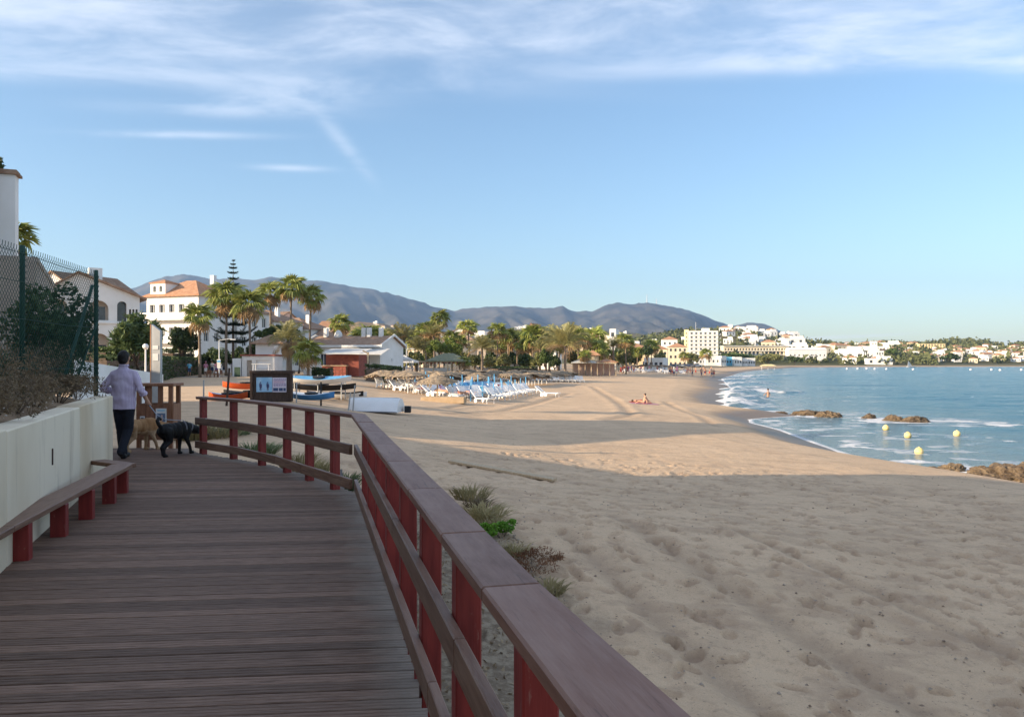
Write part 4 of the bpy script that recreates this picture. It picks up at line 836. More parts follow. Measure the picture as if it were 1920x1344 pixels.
for x in (-Wf + 1.35, -Wf + 2.4):
    mb = MB(); mb.box((x, -.01, Hf + .85), (.42, .05, .6)); mb.lathe([(.21, -.025), (.21, .025)], 12); 
    vs = mb.v[8:]; mb.v[8:] = [(x + a, -.01 + c, Hf + 1.15 + b) for a, b, c in vs]; mb.build('window', mt['glass'], dm)
mb = MB(); mb.box((-1.2, Df * .6, Hf + 2.3), (.6, .6, 1.3)); mb.build('chimney', mt['white'], t)
for r in range(3):
    z = .1 + r * 3.05
    mb = MB(); mb.box((-Wf / 2, -.55, z + .9), (Wf, 1.1, .16)); mb.box((-Wf / 2, -1.06, z + 1.4), (Wf, .1, .85)); mb.build('balcony', mt['white'], t)
for h in hs: window(t, o3, (1, 0, 0), h, .3)
for h in hs2: window(t, (0, 0, 0), (0, 1, 0), h, .2)
for k, (dx, dy, Hh, lab) in enumerate(((0, 7.6, 8.6, 'shaded white apartment wing right of the sunlit block'), (.2, 15.4, 7.6, 'second shaded white apartment wing, farther from the sunlit block'), (.4, 23.2, 6.8, 'lowest shaded white apartment wing behind the tall palms'))):
    tt = thing('apartment_wing', lab, 'building', t.location + Matrix.Rotation(R(-20), 3, 'Z') @ Vector((dx, dy, 0)), R(-20)); mb = MB()
    hz = [(x0, .9 + r * 2.8, x0 + 1.0, 2.3 + r * 2.8) for r in range(3 if Hh > 7.9 else 2) for x0 in (1.0, 3.2, 5.4)]
    wall_holes(mb, (0, 0, 0), (0, 1, 0), 7.4, Hh, hz, .2); mb.quad((-8, 0, 0), (0, 0, 0), (0, 0, Hh), (-8, 0, Hh)); mb.quad((0, 7.4, 0), (-8, 7.4, 0), (-8, 7.4, Hh), (0, 7.4, Hh)); mb.quad((-8, 7.4, 0), (-8, 0, 0), (-8, 0, Hh), (-8, 7.4, Hh)); mb.build('wall', mt['white'], tt)
    mb = MB(); roof_hip(mb, -8, 0, 0, 7.4, Hh, 1.9, .4); mb.build('roof', mt['tiledark'], tt)
    for h in hz: window(tt, (0, 0, 0), (0, 1, 0), h, .2)
    mb = MB(); mb.box((-1.5, 3, Hh + 1.5), (.6, .6, 1.5)); mb.build('chimney', mt['white'], tt)
    for r in range(2):
        mb = MB(); mb.box((.5, 3.7, .2 + 2.8 * r), (1.0, 7, .14)); mb.box((.96, 3.7, .6 + 2.8 * r), (.08, 7, .8)); mb.build('balcony', mt['white'], tt)
# kiosk, long white house, red bar
t = thing('kiosk', 'small white kiosk with a red band and shallow tiled roof', 'kiosk', (px(484, 84), 84, gz(px(484, 84), 84)), 0)
W_, H_ = 3.4, 2.15; mb = MB(); wall_holes(mb, (-W_ / 2, 0, 0), (1, 0, 0), W_, H_, [(.5, .0, 1.05, 1.7), (1.5, .8, 2.9, 1.7)], .15)
mb.quad((W_ / 2, 0, 0), (W_ / 2, 3, 0), (W_ / 2, 3, H_), (W_ / 2, 0, H_)); mb.quad((W_ / 2, 3, 0), (-W_ / 2, 3, 0), (-W_ / 2, 3, H_), (W_ / 2, 3, H_)); mb.quad((-W_ / 2, 3, 0), (-W_ / 2, 0, 0), (-W_ / 2, 0, H_), (-W_ / 2, 3, H_)); mb.quad((-W_ / 2, 0, H_), (W_ / 2, 0, H_), (W_ / 2, 3, H_), (-W_ / 2, 3, H_))
mb.build('wall', mt['white'], t)
mb = MB(); mb.box((0, 1.5, H_ + .08), (W_ + .3, 3.3, .15)); mb.build('band', mt['brick'], t)
mb = MB(); mb.quad((-.98 - W_ / 2 + 1.5, .13, .02), (-W_ / 2 + 1.04, .13, .02), (-W_ / 2 + 1.04, .13, 1.69), (-.98 - W_ / 2 + 1.5, .13, 1.69)); mb.build('door', mt['taupe'], t)
mb = MB(); mb.box((.5, .14, 1.25), (1.36, .02, .86)); mb.build('shutter', mt['plastic'], t)
mb = MB(); mb.box((.7, 2.2, H_ + .75), (2.6, 2.4, 1.2)); mb.build('upper_wall', mt['white'], t)
mb = MB(); roof_hip(mb, -.7, 2.1, .9, 3.5, H_ + 1.4, .9, .35); mb.build('roof', mt['tiledark'], t)
mb = MB(); mb.box((1.75, .85, H_ + .85), (.6, .25, .5)); mb.build('air_conditioner', mt['plastic'], t)
mb = MB(); mb.box((-W_ / 2 - .55, .4, .95), (.9, .8, 1.9)); mb.build('side_door', mt['plastic'], t)
t = thing('canopy_cart', 'white canopy frame on posts in front of the kiosk', 'canopy', (px(492, 80), 80, gz(px(492, 80), 80)))
for a in (-.85, .8):
    for b in (-.4, .4):
        mb = MB(); mb.tube([(a, b, 0), (a * .9, b, 1.3)], .03, 6); mb.build('post', mt['plastic'], t)
mb = MB(); mb.box((0, 0, 1.33), (1.9, 1.0, .06)); mb.build('canopy', mt['awning'], t); mb = MB(); mb.box((0, 0, .35), (1.6, .8, .25)); mb.build('seat', mt['greyc'], t)
t = thing('beach_house', 'long white beach house with sloping tiled roof and domed chimneys', 'house', (px(640, 92), 92, gz(px(640, 92), 92)), R(-14))
mb = MB(); W_, H_ = 9.6, 3.3; hz = [(2.1, 1.0, 2.9, 2.5), (3.7, 1.0, 4.9, 2.4), (6.2, 1.0, 6.9, 2.2), (7.6, 1.0, 8.3, 2.2)]
wall_holes(mb, (-W_ / 2, 0, 0), (1, 0, 0), W_, H_, hz, .2); mb.quad((W_ / 2, 0, 0), (W_ / 2, 7, 0), (W_ / 2, 7, H_), (W_ / 2, 0, H_)); mb.quad((W_ / 2, 7, 0), (-W_ / 2, 7, 0), (-W_ / 2, 7, H_), (W_ / 2, 7, H_)); mb.quad((-W_ / 2, 7, 0), (-W_ / 2, 0, 0), (-W_ / 2, 0, H_), (-W_ / 2, 7, H_))
mb.add([(-W_ / 2, 0, H_), (-W_ / 2, 7, H_), (-W_ / 2, 3.5, H_ + 1.15), (W_ / 2, 0, H_), (W_ / 2, 7, H_), (W_ / 2, 3.5, H_ + 1.15)], [(0, 2, 1), (3, 4, 5)]); mb.build('wall', mt['white'], t)
mb = MB(); roof_gable(mb, -W_ / 2, W_ / 2, 0, 7, H_, 1.15, .3); mb.build('roof', mt['tiledark'], t)
for sx in (-1, 1):
    for y0_, z0_, y1_, z1_ in ((-.35, H_ + .02, 3.5, H_ + 1.3), (3.5, H_ + 1.3, 7.35, H_ + .02)): mb = MB(); mb.bar((sx * (W_ / 2 + .29), y0_, z0_ + .06), (sx * (W_ / 2 + .29), y1_, z1_ + .06), .12, .26); mb.build('verge_board', mt['white'], t)
mb = MB(); mb.box((0, -.33, H_ + .02), (W_ + .7, .12, .24)); mb.build('eaves_board', mt['white'], t)
for h in hz: window(t, (-W_ / 2, 0, 0), (1, 0, 0), h, .2)
for x, k in ((-3.6, 0), (-2.0, 1), (1.3, 0), (2.0, 0), (3.5, 0)):
    mb = MB(); mb.lathe([(.5, 0), (.5, .35), (.4, .7), (.22, .92), (.05, 1.0)], 12) if k else mb.box((0, 0, .6), (.45, .45, 1.3)); mb.build('chimney', mt['white'], t, bool(k), loc=(x, 3.3, H_ + 1.0))
mb = MB(); q = [(.2, 0, 3.15), (W_ / 2 + 1.2, 0, 2.95), (W_ / 2 + 1.2, -2.4, 2.3), (.2, -2.4, 2.4)]; mb.add(q + [(a, b, c + .07) for a, b, c in q], [(0, 1, 2, 3), (7, 6, 5, 4), (0, 4, 5, 1), (1, 5, 6, 2), (2, 6, 7, 3), (3, 7, 4, 0)]); mb.build('awning', mt['awning'], t)
house('white two storey house above the beach house roofs', 590, 652, 640, 672, 125, 7, 'white', 'gable', 1, 4, -.2, 'tiledark', 1.6, zb=2.5, chim=2)
t = thing('beach_bar', 'red fronted beach bar under a white canopy', 'bar', (px(640, 84), 84, gz(px(640, 84), 84)), R(-8))
mb = MB(); mb.box((0, 1.6, 1.15), (3.6, 2.6, 2.3)); mb.build('cabin', mt['brick'], t)
mb = MB(); mb.box((-.6, -.3, .55), (2.6, .5, 1.1)); mb.build('counter', mt['binwood'], t)
for i in range(7):
    for j in range(3): mb = MB(); mb.box((-1.7 + i * .37, -.565, .2 + j * .34), (.34, .03, .30)); mb.build('crate_front', mt['brick'], t)
mb = MB(); mb.box((-.6, -.33, 1.14), (2.8, .7, .06)); mb.build('counter_top', mt['palewood'], t)
mb = MB(); q = [(-2.2, 3, 2.9), (2.4, 3, 2.9), (2.4, -1, 2.35), (-2.2, -1, 2.35)]; mb.add(q + [(a, b, c + .06) for a, b, c in q], [(0, 1, 2, 3), (7, 6, 5, 4), (0, 4, 5, 1), (1, 5, 6, 2), (2, 6, 7, 3), (3, 7, 4, 0)]); mb.build('canopy', mt['awning'], t)
t = thing('post_light', 'pale timber post at the corner of the beach bar', 'post', (px(690, 76), 76, gz(px(690, 76), 76) - .1)); mb = MB(); mb.box((0, 0, 1.4), (.17, .17, 2.8)); mb.build('shaft', mt['palewood'], t); mb = MB(); mb.bar((0, 0, 2.7), (-.5, 0, 2.95), .1, .12); mb.build('bracket', mt['palewood'], t)
# marquee tents
def tent(label, u, y, w_, h, ph, group=None):
    x = px(u, y); t = thing('marquee_tent', label, 'tent', (x, y, gz(x, y)), random.uniform(-.2, .2), group)
    for a in (-1, 1):
        for b in (-1, 1): mb = MB(); mb.tube([(a * w_ / 2, b * w_ / 2, 0), (a * w_ / 2, b * w_ / 2, h)], .04, 6); mb.build('pole', mt['plastic'], t)
    mb = MB(); n = 8
    for i in range(4):
        a0, a1 = [(-1, -1), (1, -1), (1, 1), (-1, 1), (-1, -1)][i:i + 2]
        for k in range(n):
            f0, f1 = k / n, (k + 1) / n; pr = lambda f: h + ph * f ** 1.6
            q = lambda c, f: (c[0] * w_ / 2 * 1.04 * (1 - f), c[1] * w_ / 2 * 1.04 * (1 - f), pr(f)); mb.quad(q(a0, f0), q(a1, f0), q(a1, f1), q(a0, f1))
        mb.quad((a0[0] * w_ / 2 * 1.04, a0[1] * w_ / 2 * 1.04, h), (a1[0] * w_ / 2 * 1.04, a1[1] * w_ / 2 * 1.04, h), (a1[0] * w_ / 2 * 1.05, a1[1] * w_ / 2 * 1.05, h - .28), (a0[0] * w_ / 2 * 1.05, a0[1] * w_ / 2 * 1.05, h - .28))
    mb.build('canopy', mt['awning'], t); return t
tent('white peaked marquee nearest the palm, left of the tent row', 716, 96, 3.4, 2.25, .95); tent('white peaked marquee in the middle of the tent row', 742, 100, 3.6, 2.3, 1.1); tent('white peaked marquee at the right end of the tent row', 758, 108, 3.2, 2.1, .8); tent('white marquee behind the beach bar, left of the row', 690, 104, 3.2, 2.3, .8)
# pergola with green roof
t = thing('pergola', 'beach pergola with pale timber frame and green thatched roof', 'pergola', (px(826, 100), 100, gz(px(826, 100), 100)), R(-6))
for a in (-2.6, -.9, .9, 2.6):
    for b in (0, 3): mb = MB(); mb.box((a, b, 1.1), (.14, .14, 2.2)); mb.build('post', mt['palewood'], t)
for b in (0, 3): mb = MB(); mb.box((0, b, 2.25), (5.6, .16, .16)); mb.build('beam', mt['palewood'], t)
for k in range(12): mb = MB(); mb.box((-2.6 + k * .473, -.1, 2.08), (.2, .06, .16)); mb.build('fascia_block', mt['brick'], t)
mb = MB(); roof_hip(mb, -1.6, 3.0, -.2, 3.2, 2.36, .95, .3); mb.build('roof', M('green_thatch', (.16, .17, .11), (.25, .25, .17), 6, .95, .8, 30), t)
mb = MB(); mb.box((-.6, .7, .8), (3.3, .08, 1.3)); mb.build('windscreen', mt['awning'], t)
# second beach restaurant, far
t = thing('beach_restaurant', 'open fronted beach restaurant with pale posts and terracotta walls', 'restaurant', (px(1114, 150), 150, gz(px(1114, 150), 150)), R(-4))
for i in range(8): mb = MB(); mb.box((-4.0 + i * 1.15, 0, 1.15), (.16, .16, 2.3)); mb.build('post', mt['palewood'], t)
mb = MB(); mb.box((-.05, 0, 2.35), (8.4, .2, .2)); mb.build('beam', mt['palewood'], t)
mb = MB(); mb.box((0, 4, 1.2), (8, .3, 2.4)); mb.build('wall', mt['pink'], t)
mb = MB(); roof_hip(mb, -4, .2, -.3, 4.2, 2.5, .9, .3); mb.build('canopy', mt['awning'], t)
mb = MB(); roof_hip(mb, .6, 4.2, .2, 4.2, 2.6, .6, .3); mb.build('roof', mt['tile'], t)
mb = MB(); mb.box((-.2, 3, 3.2), (2.2, 2, 1.4)); up_ = mb.build('upper_wall', mt['ochre'], t); mb = MB(); roof_hip(mb, -1.4, 1.0, 1.9, 4.1, 3.9, .9, .3); mb.build('roof', mt['tile'], up_)
# town houses behind the palms
HS = [('beige villa with hipped tiled roof behind the light green tree', 836, 892, 636, 690, 185, 'cream', 'hip', 2, 3, 'tiledark'), ('white gable fronted house above the beige villa roof', 846, 884, 626, 690, 215, 'white', 'gabley', 2, 2, 'tile'),
      ('small white flat house right of the beige villa', 884, 915, 622, 690, 235, 'white', 'flat', 2, 2, 'tile'), ('grey rendered building behind the feathery palm', 905, 962, 652, 694, 175, 'taupe', 'flat', 2, 4, 'tile'),
      ('yellow house behind the palm trunks', 958, 1004, 650, 694, 190, 'yellowwall', 'hip', 2, 3, 'tile'), ('white house low behind the big date palms', 1010, 1050, 650, 694, 210, 'white', 'gable', 2, 3, 'tile'),
      ('cream house with orange roof behind the restaurant', 1090, 1134, 632, 692, 240, 'cream', 'gable', 2, 3, 'tile'), ('tall cream house with square white tower', 1130, 1170, 630, 690, 230, 'cream', 'flat', 3, 3, 'tile'),
      ('slim white tower on the cream house', 1150, 1162, 618, 690, 228, 'white', 'flat', 4, 1, 'tile'), ('low orange roofed house at the middle of the shore', 1176, 1216, 652, 690, 290, 'ochre', 'hip', 2, 3, 'tile'),
      ('blue white single storey beach building', 1217, 1253, 672, 690, 245, 'white', 'flat', 1, 4, 'tile'), ('ochre row house with red tiled roof, left one', 1222, 1256, 654, 690, 330, 'cream', 'hip', 2, 4, 'tile'),
      ('ochre row house with red tiled roof, right one', 1256, 1290, 650, 690, 350, 'cream', 'hip', 3, 4, 'tile'), ('pale house on the slope above the row houses', 1244, 1272, 636, 690, 420, 'white', 'hip', 3, 3, 'tile'),
      ('orange gabled house top rising above the fan palms', 997, 1012, 616, 690, 260, 'pink', 'gabley', 3, 1, 'tile'), ('white house left of the ochre hillside', 700, 742, 640, 690, 160, 'white', 'gable', 2, 3, 'tiledark'),
      ('cream house among trees below the ochre hill', 772, 806, 640, 690, 200, 'cream', 'hip', 2, 3, 'tile'), ('white house glimpsed between the first tall palms', 596, 622, 616, 690, 170, 'white', 'gable', 3, 2, 'tile'),
      ('pink house left of the domed chimneys', 500, 530, 600, 690, 150, 'pink', 'gable', 3, 2, 'tiledark')]
for l_, a, b, c, d, y, m_, r_, ro, co_, ti in HS: house(l_, a, b, c, d, y, 9, m_, r_, ro, co_, random.uniform(-.35, -.05), ti, 1.7)
# the hotel
t = thing('hotel', 'tall white hotel tower, sunlit yellow painted into one side, nine storeys', 'hotel', (px(1324, 535), 545, -1), R(-8)); mb = MB(); Wh, Dh, Hh = 19.5, 11, 22.4
hs = [(1.35 + c * 3.05, 1.7 + r * 2.62, 2.75 + c * 3.05, 2.9 + r * 2.62) for r in range(8) for c in range(6)]
wall_holes(mb, (-Wh / 2, -Dh / 2, 0), (1, 0, 0), Wh, Hh, hs, .5)
mb.quad((Wh / 2, -Dh / 2, 0), (Wh / 2, Dh / 2, 0), (Wh / 2, Dh / 2, Hh), (Wh / 2, -Dh / 2, Hh)); mb.quad((Wh / 2, Dh / 2, 0), (-Wh / 2, Dh / 2, 0), (-Wh / 2, Dh / 2, Hh), (Wh / 2, Dh / 2, Hh)); mb.quad((-Wh / 2, -Dh / 2, Hh), (Wh / 2, -Dh / 2, Hh), (Wh / 2, Dh / 2, Hh), (-Wh / 2, Dh / 2, Hh))
mb.build('wall', mt['white'], t)
for h in hs: window(t, (-Wh / 2, -Dh / 2, 0), (1, 0, 0), h, .5, False)
mb = MB(); hy = [(1.1, 1.8 + r * 2.62, 2.0, 3.0 + r * 2.62) for r in range(8)]
sx = Vector((-.62, -.78, 0)).normalized(); wall_holes(mb, Vector((-Wh / 2 - .02, -Dh / 2, 0)) - sx * 0 + Vector((-2.7, 1.55, 0)), Vector((2.7, -1.55, 0)), 3.11, Hh + .8, hy, .3); mb.box((-Wh / 2 - 1.2, -Dh / 2 + 2.9, Hh / 2), (2.2, 2.6, Hh)); mb.build('stair_tower', mt['yellowwall'], t)  # the yellow sunlight on this side is put into its wall colour
for h in hy: window(t, Vector((-Wh / 2 - 2.72, -Dh / 2 + 1.55, 0)), Vector((2.7, -1.55, 0)), h, .3, False)
for r in range(8):
    mb = MB(); mb.box((Wh / 2 + .9, -1.5, 1.2 + r * 2.62), (1.8, 7, .2)); mb.box((Wh / 2 + 1.74, -1.5, 1.8 + r * 2.62), (.12, 7, 1.0)); mb.build('balcony', mt['white'], t)
    mb = MB(); mb.box((.4, -Dh / 2 - .25, 1.2 + r * 2.62), (Wh - 1.2, .5, .22)); mb.build('floor_slab', mt['white'], t)
mb = MB(); mb.box((2, 0, Hh + .9), (5, 4, 1.8)); mb.build('roof_hut', mt['white'], t); mb = MB(); mb.tube([(-4.5, 0, Hh), (-4.5, 0, Hh + 6)], .12, 6); mb.build('mast', mt['steel'], t)
# the long block
t = thing('holiday_block', 'long low white apartment block with rows of balconies beside the hotel', 'building', (px(1418, 570), 575, -1), R(-2)); mb = MB(); Wh, Dh, Hh = 46, 10, 12.5
hs = [(.9 + c * 2.1, 9.6, 2.2 + c * 2.1, 10.9) for c in range(21)] + [(29.5 + c * 2.7, 1.0 + r * 2.85, 31.6 + c * 2.7, 2.9 + r * 2.85) for r in range(3) for c in range(6)] + [(1 + c * 2.8, 1.0 + r * 2.85, 2.8 + c * 2.8, 2.9 + r * 2.85) for r in range(3) for c in range(9)]
wall_holes(mb, (-Wh / 2, -Dh / 2, 0), (1, 0, 0), Wh, Hh, hs, .6); mb.quad((Wh / 2, -Dh / 2, 0), (Wh / 2, Dh / 2, 0), (Wh / 2, Dh / 2, Hh), (Wh / 2, -Dh / 2, Hh)); mb.quad((-Wh / 2, Dh / 2, 0), (-Wh / 2, -Dh / 2, 0), (-Wh / 2, -Dh / 2, Hh), (-Wh / 2, Dh / 2, Hh)); mb.quad((-Wh / 2, -Dh / 2, Hh), (Wh / 2, -Dh / 2, Hh), (Wh / 2, Dh / 2, Hh), (-Wh / 2, Dh / 2, Hh)); mb.build('wall', mt['cream'], t)
for h in hs: window(t, (-Wh / 2, -Dh / 2, 0), (1, 0, 0), h, .6, False)
mb = MB(); mb.box((0, -.4, Hh + .2), (Wh + .8, Dh + 1.2, .4)); mb.build('roof', mt['white'], t)
for r in range(4): mb = MB(); mb.box((0, -Dh / 2 - .45, .6 + r * 2.85), (Wh, .9, .22)); mb.build('floor_slab', mt['white'], t)
# white boxes at the water's edge near the hotel
for i, (a, b, c, d, y, m_) in enumerate(((1326, 1350, 668, 689, 400, 'white'), (1353, 1362, 668, 690, 395, 'white'), (1362, 1377, 670, 690, 402, 'cyanc'), (1377, 1391, 670, 690, 398, 'white'), (1392, 1402, 672, 690, 400, 'white'), (1403, 1416, 672, 689, 404, 'white'), (1304, 1324, 671, 688, 420, 'white'))):
    house(('broad white shore building below the hotel', 'narrow white shore block right of the broad one', 'pale blue shore building between two white ones', 'white shore block with a dark doorway right of the blue one', 'small white shore block, second from the right end', 'small white shore block at the right end', 'low white building left of the broad shore block')[i], a, b, c, d, y, 6, m_, 'flat', 1, 3, 0, frame=False)
# white houses over the hillsides: five kinds, copied
VAR = []
def villa(label, W, D, H, mat, roof, tile, name='hillside_house', cat='house'):
    t = thing(name, label, cat, (0, -900, -50), 0, 'white houses on the far hillsides'); mb = MB(); hs = [(W * (c + .3) / 3, H * .3, W * (c + .62) / 3, H * .7) for c in range(3)]
    wall_holes(mb, (-W / 2, -D / 2, -2), (1, 0, 0), W, H + 2, [(a, b + 2, c, d + 2) for a, b, c, d in hs], .4)
    mb.quad((W / 2, -D / 2, -2), (W / 2, D / 2, -2), (W / 2, D / 2, H), (W / 2, -D / 2, H)); mb.quad((-W / 2, D / 2, -2), (-W / 2, -D / 2, -2), (-W / 2, -D / 2, H), (-W / 2, D / 2, H)); mb.quad((W / 2, D / 2, -2), (-W / 2, D / 2, -2), (-W / 2, D / 2, H), (W / 2, D / 2, H))
    mb.quad((-W / 2, -D / 2, H), (W / 2, -D / 2, H), (W / 2, D / 2, H), (-W / 2, D / 2, H)); mb.build('wall', mt[mat], t)
    if roof == 'hip': rb = MB(); roof_hip(rb, -W / 2, W / 2, -D / 2, D / 2, H, 1.7, .3); rb.build('roof', mt[tile], t)
    else: rb = MB(); rb.box((W * .2, 0, H + .9), (W * .5, D * .6, 1.8)); rb.build('upper_storey', mt[mat], t)
    for h in hs: window(t, (-W / 2, -D / 2, 0), (1, 0, 0), h, .4, False)
    return t
VAR = [villa('small white flat roofed villa among trees on the far hillside', 9, 7, 5, 'white', 'flat', 'tile'), villa('white villa with orange tiled roof on the far hillside', 11, 8, 5, 'white', 'hip', 'tile'), villa('cream villa with tiled roof on the far hillside', 10, 8, 6, 'cream', 'hip', 'tile'), villa('long white terrace of villas on the far hillside', 20, 8, 5.5, 'white', 'flat', 'tile'), villa('ochre villa with tiled roof on the far hillside', 12, 9, 6, 'ochre', 'hip', 'tile')]
g = random.Random(5); spots = []
used_ = [0] * 5
PL = {id(hill_a): 'on the ochre hillside', id(hill_b): 'on the brown slope', id(hill_c): 'on the town hillside', id(hill_d): 'on the wooded point'}
VL = ('small white flat roofed villa', 'white villa with orange tiled roof', 'cream villa with tiled roof', 'long white terrace of villas', 'ochre villa with tiled roof')
def put(f, u, t_, k, s=1.0):
    p = f(u, t_)
    if any(abs(p[0] - q[0]) < 9 and abs(p[1] - q[1]) < 9 for q in spots): return
    spots.append(p); o = VAR[k] if not used_[k] else copy_tree(VAR[k]); used_[k] = 1
    o['label'] = VL[k] + ' ' + PL[id(f)] + ('' if f is not hill_d else ', left part' if u < 1700 else ', right part') + (', low down' if t_ < .25 else ', near the top' if t_ > .7 else ''); o['group'] = VL[k] + 's ' + PL[id(f)]; o.location = (p[0], p[1], p[2] - .3); o.rotation_euler = (0, 0, g.uniform(-.5, .3)); o.scale = (s,) * 3
for i in range(64): put(hill_c, g.uniform(1358, 1500), g.uniform(.3, 1), g.choice((0, 1, 0, 3, 2, 0)), g.uniform(.7, 1.15))
for i in range(30): put(hill_c, g.uniform(1490, 1680), g.uniform(.02, .6), g.choice((0, 1, 3, 2)), g.uniform(.7, 1.1))
for i in range(85): put(hill_d, g.uniform(1500, 1720), g.uniform(.05, .8), g.choice((0, 1, 3, 2, 4)), g.uniform(.7, 1.2))
for i in range(115): put(hill_d, g.uniform(1700, 1935), g.uniform(.03, .5), g.choice((0, 1, 1, 2, 0)), g.uniform(.6, 1.0))
for i in range(34): put(hill_a, g.uniform(690, 990), g.uniform(.5, .98), g.choice((0, 1, 0, 2)), g.uniform(.6, 1))
for i in range(12): put(hill_b, g.uniform(960, 1180), g.uniform(.6, .98), g.choice((0, 3, 0, 2)), g.uniform(.7, 1.2))
for i in range(14): put(hill_c, g.uniform(1180, 1290), g.uniform(.1, .5), g.choice((0, 1, 2)), g.uniform(.7, 1))
house('large yellow hotel building on the wooded hillside', 1728, 1773, 645, 660, 860, 14, 'yellowwall', 'flat', 3, 9, -.2, zb=14, frame=False, ww=2, wh=1.8, name='hillside_hotel', cat='hotel')
house('white square tower among hillside houses', 1636, 1646, 640, 655, 760, 7, 'white', 'flat', 3, 2, -.2, zb=6, frame=False, name='tower', cat='tower')
house('long white gabled terrace on the low bluff', 1480, 1550, 656, 668, 560, 9, 'white', 'gable', 1, 9, -.06, zb=1, frame=False, name='terrace_house', cat='house', tile='white')
house('white shore house left of the round tree', 1644, 1658, 658, 670, 560, 7, 'white', 'flat', 2, 3, -.1, zb=.5, frame=False)
# trees over the far hillsides: far wood, one mass
g = np.random.default_rng(3); cs = []
for f, (ua, ub), (ta, tb), n in ((hill_c, (1160, 1755), (.02, 1), 900), (hill_d, (1490, 2200), (.3, 1), 1500), (hill_d, (1490, 2000), (.02, .35), 200), (hill_a, (590, 1040), (.03, .6), 300), (hill_b, (860, 1320), (.1, 1), 420), (hill_c, (1170, 1300), (.3, 1), 300)):
    for i in range(n):
        p = f(g.uniform(ua, ub), g.uniform(ta, tb)); s_ = g.uniform(1.3, 3.6) * (1.0 if f is not hill_d else 1.25); cs.append((*p, s_))
cs = np.array(cs); off = g.normal(size=(len(cs), 12, 3)) * np.array([.5, .5, .4]) + np.array([0, 0, .6]); P_ = cs[:, None, :3] + off * cs[:, None, 3:4]
V, Fc = cards(P_.reshape(-1, 3), 1.0, 77, asp=1.3); sc_ = np.repeat(cs[:, 3], 48); cc = np.repeat(P_.reshape(-1, 3), 4, 0); V = cc + (V - cc) * (sc_ * 1.05)[:, None]
tag(link('hillside_wood', npmesh('hillside_wood', V, Fc, M('wood_leaf', (.085, .105, .04), (.17, .175, .075), .05, .8, transl=.1))), kind='stuff')
# ------------------------------------------------------------------ palms
def fan_leaf(seed, droop=.25):
    r = np.random.default_rng(seed); V = [(0, -.012, 0), (0, .012, 0), (.5, .008, .03), (.5, -.008, .03)]; Fc = [(0, 1, 2, 3)]; n = 15; c = np.array([.48, 0, .03])
    for i in range(n):
        a = R(-105 + 210 * i / (n - 1)); da = R(8.5); l = .62 * (1 - .22 * abs(a) / R(105)) * r.uniform(.9, 1.08); z1 = .05 * math.cos(i * 2.1)
        d = lambda an, q, z: tuple(c + np.array([math.cos(an) * q, math.sin(an) * q, z]))
        b = len(V); V += [tuple(c), d(a - da, l * .55, z1 - droop * .12), d(a, l * .62, .03 - droop * .14), d(a + da, l * .55, z1 - droop * .12), d(a + r.normal() * .03, l, -droop * r.uniform(.5, 1.2))]
        Fc += [(b, b + 1, b + 4, b + 2), (b, b + 2, b + 4, b + 3)]
    return np.array(V), np.array(Fc)
def feather_leaf(seed, arch=.9):
    r = np.random.default_rng(seed); n = 24; V = []; Fc = []; a0 = .0; p = np.array([0., 0, 0]); pts = []
    for i in range(n + 1):
        t = i / n; an = .35 - arch * 1.5 * t ** 1.4; pts.append(p.copy()); p = p + np.array([math.cos(an), 0, math.sin(an)]) / n
    for i in range(n):
        q, q2 = pts[i], pts[i + 1]; w_ = .012 * (1 - i / n) + .003; b = len(V); V += [tuple(q + [0, -w_, 0]), tuple(q + [0, w_, 0]), tuple(q2 + [0, w_, 0]), tuple(q2 + [0, -w_, 0])]; Fc.append((b, b + 1, b + 2, b + 3))
        t = i / n
        if t < .12: continue
        l = .3 * math.sin(math.pi * min(1, .18 + t * .85)) ** .7 + .03
        for sg in (-1, 1):
            e = q + np.array([l * .62, sg * l * .72, -l * .34 + r.normal() * .03]); m = (q + e) / 2 + np.array([0, 0, .035]); b = len(V)
            V += [tuple(q), tuple(m + [-.016, 0, 0]), tuple(e), tuple(m + [.016, 0, .0])]; Fc.append((b, b + 1, b + 2, b + 3))
    return np.array(V), np.array(Fc)
LEAF = {'fan': [fan_leaf(i, .2 + .15 * i) for i in range(3)], 'feather': [feather_leaf(i + 5, .75 + .2 * i) for i in range(3)]}
LM = {k + m_: [npmesh('frond', *LEAF[k][i], mt[m_]) for i in range(3)] for k in ('fan', 'feather') for m_ in (k, 'deadleaf')}
def crown_rots(kind, n, rr, droop=0):
    out = []
    for i in range(n):
        t = (i + rr.uniform(-.3, .3)) / n; pitch = (80 - 128 * t if kind == 'fan' else 78 - 92 * t) - droop * 20
        out.append((rr.uniform(0, 360) if i % 2 else (i * 137.5) % 360, pitch + rr.uniform(-8, 8), rr.uniform(-25, 25), rr.uniform(.85, 1.1) * (.8 + .2 * min(1, t * 3)), t))
    return out
def leafmat(yaw, pitch, roll): return Matrix.Rotation(R(yaw), 3, 'Z') @ Matrix.Rotation(-R(pitch), 3, 'Y') @ Matrix.Rotation(R(roll), 3, 'X')
def crown_mesh(kind, seed, n, dead=.15):
    rr = random.Random(seed); V = []; Fc = []; mi = []
    for yaw, pit, roll, s_, t in crown_rots(kind, n, rr):
        v, f = LEAF[kind][rr.randrange(3)]; m = np.array(leafmat(yaw, pit, roll)); b = sum(map(len, V)); V.append(v @ m.T * s_); Fc.append(f + b); mi += [1 if t > 1 - dead else 0] * len(f)
    return npmesh('crown_' + kind, np.vstack(V), np.vstack(Fc), [mt[kind], mt['deadleaf']], mi)
